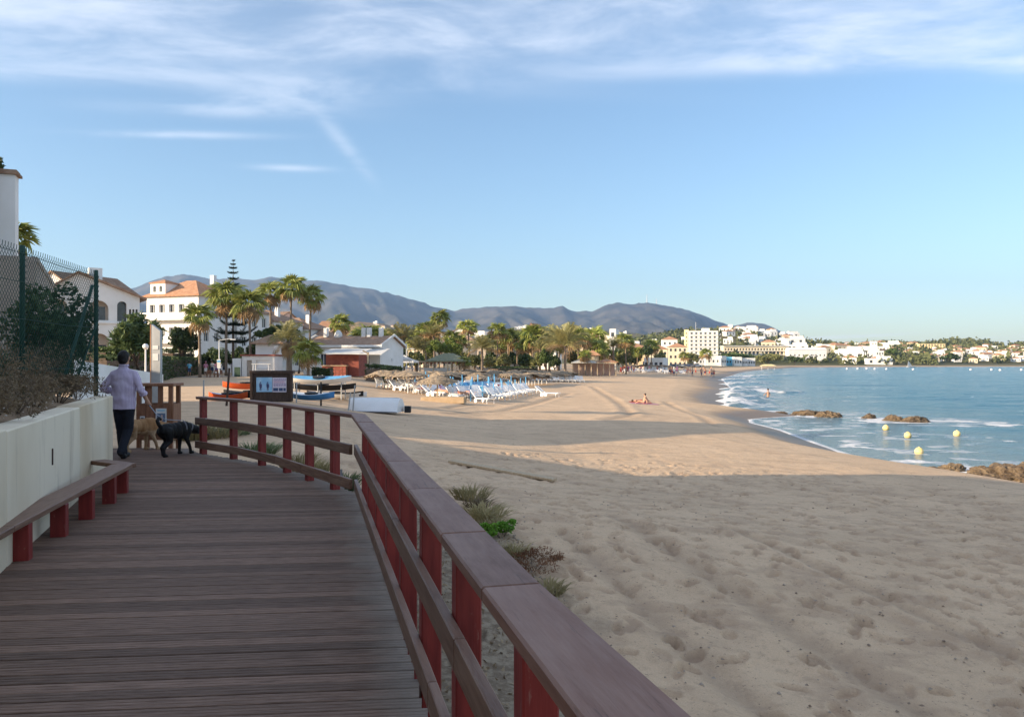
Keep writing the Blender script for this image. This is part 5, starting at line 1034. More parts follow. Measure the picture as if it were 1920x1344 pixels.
CROWN = {k: [crown_mesh(k, 40 + i, n, d) for i, (n, d) in enumerate(((30, .2), (34, .12), (28, .3)))] for k in ('fan', 'feather')}
def trunk(h, r, lean, seed, m='trunk'):
    mb = MB(); n = 9; rr = random.Random(seed); ph = rr.uniform(0, 6.28); pts = []; rad = []
    for i in range(n + 1):
        t = i / n; pts.append((math.cos(ph) * lean * t * t, math.sin(ph) * lean * t * t, -.3 + (h + .3) * t)); rad.append(r * (1.35 - .5 * t ** .5) * (1 + .04 * math.sin(i * 2.3)))
    mb.tube(pts, rad, 9); return mb, pts[-1]
def palm(label, u, v, rpx, y, kind='fan', near=False, base=None, skirt=False, group=None, tr=None, n=32, seed=None, name=None):
    x = px(u, y); z0 = gz(x, y); h = max(pz(v, y) - z0, .5); cr = rpx / F * y * 1.2; seed = seed or int(u * 7 + v)
    t = thing(name or ('fan_palm' if kind == 'fan' else 'date_palm'), label, 'palm', (x, y, z0), 0, group)
    mb, top = trunk(h, tr or (.13 if kind == 'fan' else .19) * (1 if y < 120 else 1.1), min(.25, h * .03), seed); mb.build('trunk', mt['trunk'], t, True)
    rr = random.Random(seed)
    if near:
        for yaw, pit, roll, s_, q in crown_rots(kind, n, rr):
            dead = q > .84; m = leafmat(yaw, pit - (15 if dead else 0), roll).to_euler()
            link('frond', LM[kind + ('deadleaf' if dead else kind)][rr.randrange(3)], t, top, m, s_ * cr)
    else: link('crown', CROWN[kind][seed % 3], t, top, (0, 0, rr.uniform(0, 6.28)), (cr, cr, cr * rr.uniform(.92, 1.08)))
    if skirt or (kind == 'fan' and near):
        V = []; Fc = []; g = np.random.default_rng(seed)
        for i in range(46 if skirt else 22):
            a = g.uniform(0, 6.28); l = cr * g.uniform(.35, .7); q0 = np.array([math.cos(a) * .1, math.sin(a) * .1, -cr * .05]); q1 = q0 + [math.cos(a) * cr * .2, math.sin(a) * cr * .2, -l * .5]; q2 = q0 + [math.cos(a) * cr * .13, math.sin(a) * cr * .13, -l]; s_ = np.array([-math.sin(a), math.cos(a), 0]) * cr * .07
            b = len(V); V += [q0, q1 - s_, q2, q1 + s_]; Fc.append((b, b + 1, b + 2, b + 3))
        link('dead_skirt', npmesh('dead_skirt', np.array(V) + np.array(top), Fc, mt['deadleaf']), t)
    return t
NP = [('shaded fan palm left of the tall sunlit palms, in front of the white block', 375, 594, 28, 80, 'fan'), ('first of the tall sunlit fan palms, left of the norfolk pine top', 424, 558, 35, 88, 'fan'), ('second tall sunlit fan palm, right of the norfolk pine', 470, 573, 31, 86, 'fan'),
      ('third tall sunlit fan palm, slimmer, against the mountain', 508, 550, 25, 96, 'fan'), ('tallest of the sunlit fan palms, fourth from the left', 545, 541, 28, 93, 'fan'), ('last of the five tall sunlit palms, furthest right', 580, 558, 24, 95, 'fan'),
      ('shaggy shaded palm in front of the kiosk and beach house', 541, 640, 42, 74, 'feather'), ('low bushy palm right of the shaggy shaded palm', 578, 662, 27, 72, 'fan'), ('sunlit fan palm behind the beach house roof', 640, 607, 21, 112, 'fan'), ('fan palm with orange dead fronds by the beach bar post', 690, 636, 28, 98, 'fan')]
for q in NP: palm(*q, near=True, n=30, skirt=q[1] in (541, 690))
palm('fan palm with pale fronds showing behind the white pier at the left edge', 22, 448, 40, 34, 'fan', near=True, n=26)
ORD_ = ('first', 'second', 'third', 'fourth', 'fifth', 'sixth', 'seventh', 'eighth', 'ninth', 'tenth', 'eleventh', 'twelfth', 'thirteenth', 'fourteenth', 'fifteenth', 'sixteenth', 'seventeenth', 'eighteenth', 'nineteenth', 'twentieth')
FARP = [(720, 657, 19, 112, 'fan', 'short fan palm left of the marquees'), (757, 640, 29, 132, 'feather', 'date palm behind the marquee tents'), (799, 622, 17, 142, 'fan', 'fan palm left of the tallest middle palm'), (823, 599, 15, 142, 'fan', 'tall fan palm above the pergola'), (815, 630, 21, 139, 'feather', 'date palm crown below the tall pergola palm'),
        (848, 634, 14, 150, 'fan', 'palm head right of the light green tree'), (880, 614, 14, 150, 'fan', 'tall thin fan palm before the beige villa'), (932, 621, 15, 152, 'fan', 'tall thin fan palm before the yellow house'), (904, 654, 24, 126, 'feather', 'yellowish date palm with arching fronds on a short trunk'), (952, 632, 14, 160, 'fan', 'dark fan palm right of the tall thin pair'),
        (970, 641, 17, 162, 'fan', 'fan palm left of the bright green tree'), (998, 632, 19, 152, 'fan', 'fan palm with a pale trunk over the rear umbrellas'), (1030, 635, 24, 152, 'feather', 'date palm left of the largest one'), (1060, 648, 36, 140, 'feather', 'largest date palm, beside the beach restaurant'), (1085, 636, 18, 162, 'fan', 'palm head behind the largest date palm'),
        (1115, 634, 19, 172, 'fan', 'golden fan palm behind the restaurant roof'), (1124, 656, 15, 162, 'fan', 'low palm over the restaurant roof'), (1151, 651, 18, 166, 'feather', 'date palm before the cream tower'), (1176, 655, 13, 200, 'fan', 'fan palm right of the cream tower'), (1221, 650, 12, 235, 'fan', 'palm rising behind the dark round tree'), (1285, 668, 9, 330, 'fan', 'little palm left of the hotel foot'), (1324, 664, 9, 390, 'fan', 'little palm at the hotel foot'), (1012, 655, 15, 145, 'feather', 'short palm between the bright tree and date palms'), (940, 650, 13, 170, 'fan', 'short dark palm before the yellow house'), (783, 655, 20, 128, 'feather', 'short date palm left of the light green tree'), (870, 680, 10, 100, 'fan', 'small bright fan palm right of the pergola'), (1098, 668, 10, 150, 'fan', 'small palm beside the restaurant posts'), (672, 655, 16, 118, 'fan', 'palm head showing over the beach house end'), (705, 622, 11, 130, 'fan', 'slim palm behind the orange frond palm'), (735, 637, 17, 140, 'fan', 'fan palm behind the left marquees'), (1195, 660, 9, 230, 'fan', 'small palm left of the dark round tree'),
        (778, 636, 15, 150, 'fan', 'palm head left of the middle date palm'), (918, 640, 12, 165, 'fan', 'palm head between the thin pair'), (984, 650, 14, 155, 'fan', 'palm before the yellow house, right side'), (1045, 642, 16, 165, 'fan', 'palm head behind the two date palms'), (1100, 648, 15, 170, 'feather', 'date palm behind the restaurant, left of the golden palm'), (1140, 665, 10, 175, 'fan', 'small palm before the cream house foot'), (862, 640, 12, 170, 'fan', 'palm head at the beige villa corner')]
for u, v, r_, y, k, l_ in FARP: palm(l_, u, v, r_ * 1.25, y, k)
grp = random.Random(21); bk_ = sorted(grp.uniform(690, 1175) for _ in range(20))
for i, u in enumerate(bk_): palm('back row palm behind the beach, %s from the left' % ORD_[i], u, 634 + grp.uniform(-9, 14), grp.uniform(15, 23), grp.uniform(165, 215), 'fan' if i % 3 else 'feather', group='back row palms behind the beach', seed=500 + i)
# norfolk pine with its tiers
t = thing('norfolk_pine', 'tall norfolk island pine with flat tiers among the palms', 'tree', (px(437, 91), 91, gz(px(437, 91), 91)))
mb = MB(); hN = pz(486, 91) - t.location.z; mb.tube([(0, 0, -.3), (0, 0, hN * .6), (0, 0, hN)], [.17, .09, .015], 8); mb.build('trunk', mt['bark'], t, True)
g = np.random.default_rng(8)
for v_, rp in ((489, 2.5), (496, 5), (503, 8), (512, 10), (523, 11.5), (534, 13), (548, 15), (563, 19), (578, 24), (593, 30), (608, 36), (624, 43), (640, 46)):
    zt = pz(v_, 91) - t.location.z; rr_ = rp / F * 91; V = []; Fc = []; nb = 7
    for k in range(nb):
        if g.uniform() < .14: continue
        a = 2 * math.pi * (k + g.uniform(-.25, .25)) / nb; rad = rr_ * g.uniform(.72, 1.1); d = np.array([math.cos(a), math.sin(a), 0]); s_ = np.array([-d[1], d[0], 0]); steps = max(6, int(rad * 14))
        for j in range(steps):
            f0 = j / steps; zc = rad * (-.10 * math.sin(f0 * 3.1) + .26 * f0 ** 2); c = d * rad * f0 + [0, 0, zc]; wl = g.uniform(.9, 1.5) * (.15 + .17 * math.sin(math.pi * min(1, f0 + .15))) * min(1, .35 + rad * .4)
            for sg in (-1, 1):
                for up in (-.35 * g.uniform(), .3 + .3 * g.uniform(), .9 * g.uniform() + .2):
                    e = c + s_ * sg * wl + d * wl * .7 + [0, 0, wl * up]; b = len(V); V += [c - d * .03, c + d * .05, e + d * .02, e - d * .02]; Fc.append((b, b + 1, b + 2, b + 3))
        for j in range(4): 
            f0, f1 = j / 4, (j + 1) / 4; zf = lambda f: rad * (-.10 * math.sin(f * 3.1) + .26 * f * f); w2 = .03; b = len(V); V += [d * rad * f0 + s_ * w2 + [0, 0, zf(f0)], d * rad * f1 + s_ * w2 + [0, 0, zf(f1)], d * rad * f1 - s_ * w2 + [0, 0, zf(f1) - .05], d * rad * f0 - s_ * w2 + [0, 0, zf(f0) - .05]]; Fc.append((b, b + 1, b + 2, b + 3))
    link('branch_tier', npmesh('branch_tier', np.array(V) + [0, 0, zt], Fc, mt['pineleaf']), t)
# broad trees, bushes and hedges
def tree(label, u, vt, vb, wpx, y, m, n, sz, seed, cat='tree', th=.4, name='leafy_tree', group=None, low=.2, asp=1.0):
    x = px(u, y); z0 = gz(x, y); zt = pz(vt, y) - z0; zb = pz(vb, y) - z0; rz = (zt - max(zb, 0)) * .62; th = max(zb, 0) + rz * .35
    return bush(name, label, cat, x, y, z0, wpx / 2 / F * y, wpx / 2 / F * y, rz, n, sz, mt[m], seed, group, th, low, asp, lumps=22)
tree('round feathery light green tree left of the beige villa', 831, 632, 672, 62, 128, 'leaf3', 4200, .5, 201)
tree('bright green tree before the date palms', 1022, 652, 690, 28, 138, 'leaf2', 2200, .4, 203)
tree('dark green bush left of the big date palm trunk', 1040, 664, 695, 30, 142, 'leaf', 2200, .4, 204)
tree('dark round tree near the middle of the shore', 1213, 648, 672, 26, 228, 'leaf', 1800, .7, 205)
tree('green flat topped tree right of the tall palms, above the kiosk', 518, 612, 640, 80, 92, 'leaf2', 5200, .32, 206)
tree('broad banana like dark shrub left of the grey pillar', 256, 586, 690, 84, 53, 'leaf', 2600, .75, 207, asp=.34)
tree('dark bushy tree right of the grey pillar', 342, 602, 672, 62, 90, 'leaf', 4200, .42, 208)
tree('dark tall shrub mass behind the walkers', 412, 648, 695, 70, 98, 'leaf', 3800, .32, 209)
tree('dark shrub at the kiosk left side', 458, 652, 695, 44, 97, 'leaf', 2600, .32, 210)
tree('grey green round tree at the far shore', 1672, 652, 667, 26, 620, 'leaf2', 900, 1.8, 211)
tree('dark trees at the foot of the long block', 1490, 667, 680, 40, 470, 'leaf', 1300, 1.3, 212)
tree('dark pines on the far point', 1782, 662, 678, 40, 640, 'leaf', 1300, 1.7, 213)
tree('olive tree behind the marquees', 700, 652, 690, 44, 116, 'leaf', 2400, .4, 214); tree('olive tree by the pergola left side', 780, 655, 692, 34, 118, 'leaf2', 2200, .4, 215)
tree('low trees before the grey building', 925, 668, 694, 60, 158, 'olive', 2600, .5, 216); tree('mixed dark trees behind the thin palms', 966, 655, 692, 46, 168, 'leaf', 2400, .55, 217)
tree('trees at the restaurant right end', 1168, 660, 690, 36, 180, 'olive', 2000, .55, 218); tree('trees below the hotel', 1380, 660, 672, 50, 480, 'leaf2', 1300, 1.3, 219)
tree('small dark trees left of the hotel', 1268, 640, 660, 26, 430, 'leaf', 1100, 1.1, 220); tree('trees behind the second marquees', 745, 650, 690, 46, 125, 'leaf', 2600, .42, 221); tree('low green shrubs before the beige villa', 868, 660, 690, 40, 150, 'olive', 2200, .45, 222)
tree('trees over the shore buildings right of the hotel', 1440, 664, 680, 60, 430, 'olive', 1700, 1.1, 223)
for k, (u, vt, vb, wp, y, m, l_) in enumerate(((612, 640, 690, 40, 104, 'olive', 'bushy tree behind the beach house left end'), (662, 640, 688, 36, 118, 'olive', 'yellow green tree beside the beach house end'), (730, 660, 692, 40, 118, 'leaf', 'dark bush behind the marquee tents, left'), (772, 662, 692, 30, 112, 'olive', 'green bush behind the marquee tents, right'), (808, 652, 690, 36, 150, 'olive', 'tree behind the pergola, left of the light tree'), (856, 652, 690, 30, 160, 'olive', 'yellow green tree before the beige villa'), (890, 662, 692, 32, 135, 'olive', 'bush left of the yellowish date palm'), (918, 656, 692, 30, 165, 'leaf', 'dark tree before the grey building, left'), (945, 660, 692, 28, 150, 'olive', 'tree before the grey building, right'), (985, 660, 694, 30, 148, 'leaf', 'dark bush below the yellow house'), (1006, 662, 694, 24, 144, 'olive', 'yellow green bush beside the pale palm trunk'), (1078, 655, 690, 36, 168, 'olive', 'tree behind the largest date palm'), (1098, 650, 690, 34, 185, 'olive', 'golden tree behind the restaurant, left'), (1132, 652, 690, 34, 190, 'olive', 'tree behind the restaurant, right'), (1160, 650, 690, 30, 205, 'leaf', 'dark tree before the cream tower'), (1190, 655, 688, 30, 240, 'olive', 'tree left of the dark round tree'), (1240, 655, 685, 26, 300, 'olive', 'tree before the ochre row houses'), (1300, 662, 684, 28, 410, 'olive', 'tree at the hotel left foot'), (560, 625, 668, 36, 100, 'olive', 'green tree behind the shaggy palm'), (480, 640, 680, 34, 94, 'leaf', 'dark tree behind the kiosk'))): tree(l_, u, vt, vb, wp, y, m, 1500, .5 if y < 200 else .9, 260 + k)
def hedge(label, pts, w_, h, m, n, seed, z=None):
    t = thing('hedge', label, 'hedge', (pts[0][0], pts[0][1], 0)); g = np.random.default_rng(seed); C_ = []; mb = MB(); o = np.array([pts[0][0], pts[0][1], 0])
    seg = [(np.array(a), np.array(b)) for a, b in zip(pts, pts[1:])]; tot = sum(np.linalg.norm(b - a) for a, b in seg)
    for a, b in seg:
        l = np.linalg.norm(b - a); d = (b - a) / l; s_ = np.array([-d[1], d[0]]); k = int(n * l / tot)
        q = g.uniform(0, 1, k); w = g.uniform(-1, 1, k); hh = g.uniform(0, 1, k); side = g.uniform(0, 1, k); w = np.where(side < .5, np.sign(w), w); hh = np.where(side < .5, hh, 1)
        hs = h * (1 + (fbm(q * l / 1.2, q * 0 + seed, seed, 3) - .5) * .25); p = a + np.outer(q, b - a) + np.outer(w * w_ / 2 * g.uniform(.9, 1.06, k), s_); zg = ground_parts(p[:, 0], p[:, 1])[0] if z is None else np.full(k, z)
        C_.append(np.stack([p[:, 0], p[:, 1], zg + hh * hs * g.uniform(.97, 1.03, k)], -1))
        zc = gz(*((a + b) / 2)) if z is None else z; mb.box((*((a + b) / 2 - o[:2]), zc + h * .44), (l, w_ * .86, h * .86), math.atan2(d[1], d[0]))
    V, Fc = cards(np.vstack(C_) - o, .22, seed + 1); link('foliage', npmesh('hedge_leaves', V, Fc, mt[m]), t); mb.build('branches', mt['bark'], t); return t
hedge('long dark green clipped hedge behind the man and the pillar', [(px(180, 50), 50), (px(262, 56), 56), (px(310, 78), 78), (px(388, 106), 106)], 1.6, 1.95, 'leaf', 9000, 230)
hedge('taller light green clipped hedge behind the dark one, on the left', [(px(180, 53), 53), (px(266, 59), 59)], 1.5, 2.55, 'leaf2', 4200, 231)
hedge('round topped dark hedge right of the grey pillar', [(px(312, 94), 94), (px(352, 100), 100)], 1.8, 2.9, 'leaf', 2600, 232)
hedge('low green hedge along the back of the beach, before the grey building', [(px(925, 130), 130), (px(1000, 142), 142)], 2, 1.5, 'leaf2', 3000, 233)
hedge('dark planting beside the beach bar posts', [(px(700, 74), 74), (px(742, 82), 82)], 1.6, 1.5, 'leaf', 3400, 234); hedge('low green bushes before the beach bar', [(px(588, 78), 78), (px(622, 78), 78)], 1.5, .9, 'leaf', 2000, 235)
# white boundary wall beyond the man
w2 = thing('boundary_wall', 'plain white boundary wall sloping down behind the man', 'wall'); a, b = Vector((px(150, 24), 24, 0)), Vector((px(306, 33), 33, 0)); d = (b - a); an_ = math.atan2(d.y, d.x)
mb = MB(); n = Vector((-d.y, d.x, 0)).normalized() * .22
q = [a, b, b + n, a + n]; zt = [pz(676, 24), pz(702, 33), pz(702, 33), pz(676, 24)]
mb.add([(p.x, p.y, -.5) for p in q] + [(p.x, p.y, z) for p, z in zip(q, zt)], [(3, 2, 1, 0), (4, 5, 6, 7), (0, 1, 5, 4), (1, 2, 6, 5), (2, 3, 7, 6), (3, 0, 4, 7)]); mb.build('wall', mt['white'], w2)
# grey pillar and lamps
t = thing('information_pillar', 'grey flat pillar with slanted top and notices behind the timber bin', 'pillar', (px(294, 19), 19, gz(px(294, 19), 19) - .1), R(-6)); hP = pz(608, 19) - t.location.z
mb = MB(); v = [(-.11, -.05, 0), (.11, -.05, 0), (.11, .05, 0), (-.11, .05, 0), (-.11, -.05, hP), (.11, -.05, hP - .16), (.11, .05, hP - .16), (-.11, .05, hP)]
mb.add(v, [(3, 2, 1, 0), (4, 5, 6, 7), (0, 1, 5, 4), (1, 2, 6, 5), (2, 3, 7, 6), (3, 0, 4, 7)]); mb.build('shaft', mt['steel'], t)
mb = MB(); mb.box((-.125, 0, hP / 2), (.026, .11, hP)); mb.build('edge_strip', mt['tile'], t)
for z, h_ in ((hP - .55, .09), (hP - .78, .16)): mb = MB(); mb.box((0, -.056, z), (.14, .01, h_)); mb.build('notice', mt['whitec'], t)
def lamp(label, u, y, vt, cat='street lamp', arm=0):
    x = px(u, y); z0 = gz(x, y); h = pz(vt, y) - z0; t = thing('street_lamp', label, cat, (x, y, z0)); mb = MB(); mb.tube([(0, 0, -.1), (0, 0, h)], [.06, .045], 8); mb.build('pole', mt['plastic'], t)
    if arm: mb = MB(); mb.tube([(0, 0, h), (arm * .6, 0, h + .12), (arm, 0, h + .1)], .035, 6); mb.build('arm', mt['plastic'], t); mb = MB(); mb.box((arm, 0, h + .08), (.5, .2, .08)); mb.build('lamp_head', mt['plastic'], t)
    else: mb = MB(); mb.lathe([(.05, 0), (.16, .1), (.17, .22), (.08, .32)], 10, (0, 0, h)); mb.build('lamp_head', mt['plastic'], t)
    return t
lamp('white lamp post with a side arm near the walkers', 411, 80, 638, arm=1.4); lamp('slim white lamp post behind the marquees', 712, 120, 620); lamp('white lamp post among the marquees', 762, 105, 655, arm=.8); lamp('small globe lamp over the light hedge', 273, 46, 655)
t = thing('notice_board', 'small white notice board on the lamp post by the walkers', 'sign', (px(411, 79.8), 79.7, gz(px(411, 80), 80))); mb = MB(); mb.box((0, 0, 1.35), (.36, .04, .9)); mb.build('panel', mt['whitec'], t); mb = MB(); mb.box((0, -.025, 1.6), (.3, .01, .2)); mb.build('print', mt['blue'], t)
for u, y, vt in ((663, 36, 722), (655, 35, 740)): pass
def stake(label, u, y, vt, m, r=.04, tilt=0):
    x = px(u, y); z0 = gz(x, y); mb = MB(); h = pz(vt, y) - z0; mb.tube([(0, 0, -.2), (tilt, 0, h)], [r, r * .9], 7); return tag(mb.build('stake', mt[m], None, loc=(x, y, z0)), label, 'stake')
stake('tall dark wooden stake left of the dark billboard', 424, 30, 690, 'darkwood', .045, .12); stake('short thin grey stake left of the orange boats', 382, 30, 712, 'steel', .03); stake('grey steel pole beside the white dinghy, taller', 661, 33.5, 722, 'steel', .03, .1); stake('grey steel pole beside the white dinghy, shorter', 652, 33.2, 735, 'steel', .03, .12)
stake('dark post in front of the blue boats', 602, 34, 716, 'black', .04); stake('post left of the blue boats', 556, 33, 718, 'steel', .03)
# ------------------------------------------------------------------ timber bin, billboard, boats
t = thing('litter_bin', 'brown timber bin box with open top and notices at the deck end', 'bin', (px(296, 14.9), 14.95, -.08), R(4))
for a in (-.285, .285):
    for b in (-.2, .2): mb = MB(); mb.box((a, b, .6), (.07, .07, 1.2)); mb.build('post', mt['binwood'], t)
for k in range(2):
    mb = MB(); mb.box((-.1 + .2 * k, -.2, .95), (.08, .05, .5)); mb.build('slat', mt['binwood'], t)
for b in (-.235, .235):
    for k in range(4): mb = MB(); mb.box((-.225 + k * .15, b, .54), (.143, .025, .66)); mb.build('slat', mt['binwood'], t)
for a in (-.32, .32): mb = MB(); mb.box((a, 0, .54), (.025, .42, .66)); mb.build('side_board', mt['binwood'], t)
mb = MB(); mb.box((0, 0, .235), (.6, .44, .03)); mb.build('floor_board', mt['binwood'], t)
mb = MB(); mb.box((0, 0, 1.225), (.72, .56, .05)); mb.build('roof_board', mt['binwood'], t, bevel=.006)
mb = MB(); mb.box((.13, -.254, .66), (.19, .01, .265)); s1 = mb.build('notice', mt['whitec'], t)
mb = MB(); mb.box((.13, -.2605, .625), (.15, .003, .155)); mb.build('print', M('slate_blue_print', (.11, .15, .23), (.15, .2, .3), 5, .7), s1); mb = MB(); mb.lathe([(.012, 0), (.02, .03), (.014, .07), (.017, .085), (.008, .105)], 8, (.145, -.2615, .57)); 
mb.v = [(x, -.262 + (y + .2615) * .1, z) for x, y, z in mb.v]; mb.build('print', mt['pink'], s1)
mb = MB(); mb.box((.13, -.2605, .755), (.13, .003, .02)); mb.build('print', mt['cyanc'], s1)
mb = MB(); mb.box((-.205, -.254, .60), (.085, .01, .1)); s2 = mb.build('notice', mt['whitec'], t); mb = MB(); mb.box((-.205, -.2605, .605), (.05, .003, .05)); mb.build('print', mt['greyc'], s2)
t = thing('billboard', 'dark wooden billboard box with two posters on the sand', 'billboard', (px(509, 33), 33, gz(px(509, 33), 33)), R(5)); zt = pz(695, 33) - t.location.z
mb = MB(); mb.box((0, .2, zt / 2 - .05), (1.62, .36, zt - .1)); mb.build('box', mt['darkwood'], t, bevel=.01)
mb = MB(); mb.box((0, .2, zt - .06), (1.76, .5, .13)); mb.build('roof', mt['darkwood'], t, bevel=.012)
for a in (-.8, .8): mb = MB(); mb.box((a, -.02, zt / 2), (.1, .1, zt - .14)); mb.build('frame_post', mt['darkwood'], t)
zc = pz(721, 33) - t.location.z
mb = MB(); mb.box((-.29, .008, zc), (.64, .02, .6)); p1 = mb.build('poster', M('pale_blue_poster', (.22, .45, .68), (.42, .6, .76), 3, .6), t)
for k, x in enumerate((-.44, -.15)):
    mb = MB(); mb.box((x, -.004, zc - .06), (.07, .004, .2)); mb.box((x, -.004, zc + .085), (.05, .004, .05)); mb.box((x - .04, -.004, zc - .02), (.02, .004, .16)); mb.box((x + .045, -.004, zc - .05), (.02, .004, .14)); mb.box((x - .02, -.004, zc - .2), (.025, .004, .08)); mb.box((x + .02, -.004, zc - .2), (.025, .004, .08)); mb.build('print', M('dark_blue_print', (.04, .06, .14), (.1, .08, .16), 9, .7), p1)
mb = MB(); mb.box((.325, .008, zc - .01), (.56, .02, .6)); p2 = mb.build('poster', M('pinkish_poster', (.62, .56, .66), (.7, .64, .7), 3, .6), t)
for k in range(7): 
    mb = MB(); g_ = random.Random(k); x = .09
    while x < .54:
        l_ = g_.uniform(.03, .1); mb.box((x + l_ / 2, -.004, zc + .22 - k * .045), (l_, .004, .02)); x += l_ + .02
    mb.build('print', mt['pinkc'] if k in (2, 3) else mt['purple'], p2)
for x, w_ in ((.17, .2), (.38, .16), (.53, .1)): mb = MB(); mb.box((x, -.004, zc - .2), (w_, .004, .13)); mb.build('print', mt['denim'], p2)
def hull(L_, B_, H_, n=14, m_=7, sharp=.6, flat=.0, stern=.3, rock=.12):
    V = []; 
    for i in range(n + 1):
        t_ = i / n; w_ = B_ / 2 * (1 - abs(2 * t_ - 1) ** (1 / sharp * 2.2)) if not flat else B_ / 2 * (1 - max(0, (t_ - .45) / .55) ** 2.4 * .9); rk = rock * (2 * t_ - 1) ** 2
        for j in range(m_ + 1):
            s_ = -1 + 2 * j / m_; V.append((L_ * (t_ - .5), w_ * s_, -H_ * (1 - abs(s_) ** 2.6) + rk))
    Fc = [(i * (m_ + 1) + j, (i + 1) * (m_ + 1) + j, (i + 1) * (m_ + 1) + j + 1, i * (m_ + 1) + j + 1) for i in range(n) for j in range(m_)]
    top = [(i * (m_ + 1), i * (m_ + 1) + m_, (i + 1) * (m_ + 1) + m_, (i + 1) * (m_ + 1)) for i in range(n)]
    return V, Fc, top
def kayak(name, label, x, y, z, rz, L_, B_, m_, deckm, cat='kayak', roll=0, group=None):
    t = thing(name, label, cat, (x, y, z), rz, group); t.rotation_euler.x = roll; V, Fc, top = hull(L_, B_, .26)
    mb = MB(); mb.add(V, Fc); mb.build('hull', mt[m_], t, True); mb = MB(); mb.add(V, top); mb.build('deck', mt[deckm], t)
    mb = MB(); mb.lathe([(.28, 0), (.3, .05), (.22, .06)], 12, (0, 0, .02)); mb.build('cockpit', mt['black'], t); return t
def gx(u, y): return px(u, y), y, gz(px(u, y), y)
x, y, z = gx(462, 36); kayak('kayak', 'orange kayak lying behind the billboard, upper one', x, y, z + .66, R(4), 2.1, .6, 'orange', 'orange')
x, y, z = gx(428, 34); kayak('kayak', 'orange kayak lying low at the left of the boat pile', x, y, z + .26, R(8), 1.6, .6, 'orange', 'blue'); 
x, y, z = gx(468, 34.6); kayak('rowing_boat', 'black boat under the orange kayaks', x, y, z + .34, R(5), 2.2, .95, 'black', 'black', 'boat')
x, y, z = gx(598, 37.5); kayak('kayak', 'long light blue and white kayak on top of the rack', x, y, z + 1.02, R(-4), 3.1, .7, 'plastic', 'blue', roll=R(12))
x, y, z = gx(606, 38.5); kayak('kayak', 'dark kayak under the light blue one on the rack', x, y, z + .66, R(-3), 3.2, .75, 'black', 'black'); x, y, z = gx(628, 40); kayak('kayak', 'dark kayak lying on the sand at the rack right end', x, y, z + .3, R(-10), 3.0, .75, 'black', 'greyc')
x, y, z = gx(584, 34); kayak('pedal_boat', 'mid blue boat with white deck lying low beside the billboard', x, y, z + .42, R(-5), 2.0, .95, 'blue2', 'plastic', 'boat', R(3)); 
x, y, z = gx(640, 40); kayak('dinghy', 'small pale grey dinghy left behind the white one', x, y, z + .3, R(-5), 2.6, .9, 'plastic', 'greyc', 'boat')
t = thing('boat_rack', 'grey steel rack carrying the blue and dark kayaks', 'rack', gx(600, 38))
for a in (-1.1, 0, 1.1):
    mb = MB(); mb.tube([(a, -.4, 0), (a, -.4, 1.15)], .025, 6); mb.tube([(a, .5, 0), (a, .5, 1.15)], .025, 6); mb.build('upright', mt['steel'], t)
    for z_ in (.42, .78): mb = MB(); mb.tube([(a, -.45, z_), (a, .55, z_)], .02, 6); mb.build('arm', mt['steel'], t)
x, y, z = gx(703, 34.5); t = thing('dinghy', 'upturned white dinghy on the sand with a dark box at its end', 'boat', (x, y, z), R(-10)); V, Fc, top = hull(2.35, 1.15, .58, flat=1, rock=.02)
mb = MB(); mb.add([(-a, b, -c + .04) for a, b, c in V], [f[::-1] for f in Fc] if False else Fc); n0 = 8; st = [(-a, b, -c + .04) for a, b, c in V[:n0]]; mb.add(st, [tuple(range(n0))]); mb.build('hull', mt['plastic'], t, True); mb = MB(); mb.tube([(-1.1, 0, .62), (1.1, 0, .62)], .02, 6); mb.build('keel', mt['whitec'], t)
mb = MB()
for sg in (-1, 1): mb.tube([(-a, b * 1.03, -c + .05) for a, b, c in V[(0 if sg < 0 else n0 - 1)::n0]], .03, 6)
mb.build('gunwale', mt['greyc'], t)
mb = MB(); mb.box((1.42, .1, .14), (.26, .3, .28)); tag(mb.build('plastic_crate', mt['black'], None, bevel=.01, loc=(x, y - .1, z - .02)), 'black plastic box beside the upturned dinghy', 'box')
a, b = Vector((px(845, 18.0), 18.0, 0)), Vector((px(1040, 16.4), 16.4, 0)); d = b - a
mb = MB(); mb.box((0, 0, 0), (d.length, .19, .05)); tag(mb.build('timber_board', mt['palewood'], None, bevel=.005, loc=(*((a + b) / 2).xy, gz(*((a + b) / 2).xy) + .05), rot=(.05, -.0 + math.atan2(gz(a.x, a.y) - gz(b.x, b.y), d.length), math.atan2(d.y, d.x))), 'long timber board lying on the shaded sand', 'board')
# ------------------------------------------------------------------ sun loungers and umbrellas
def lounger_parts():
    fr = MB()
    for s in (-.27, .27):
        fr.bar((-.95, s, .3), (.45, s, .3), .05, .06)
    for k in range(9): fr.box((-.88 + k * .15, 0, .325), (.09, .52, .02))
    bk = MB(); a = R(38)
    for s in (-.27, .27): bk.bar((.42, s, .32), (.42 + .78 * math.cos(a), s, .32 + .78 * math.sin(a)), .05, .05)
    for k in range(5): q = .1 + k * .15; bk.bar((.42 + q * math.cos(a), 0, .345 + q * math.sin(a)), (.42 + (q + .09) * math.cos(a), 0, .345 + (q + .09) * math.sin(a)), .52, .02, up=(0, 0, 1))
    lg = MB(); lg.tube([(0, 0, .3), (.03, 0, .15), (0, 0, 0)], .035, 6)
    wh = MB(); wh.v, wh.f, wh.m = [], [], []
    wh.lathe([(.02, -.03), (.15, -.03), (.15, .03), (.02, .03)], 12); wh.v = [(x, z, y) for x, y, z in wh.v]
    return fr, bk, lg, wh
fr, bk, lg, wh = lounger_parts()
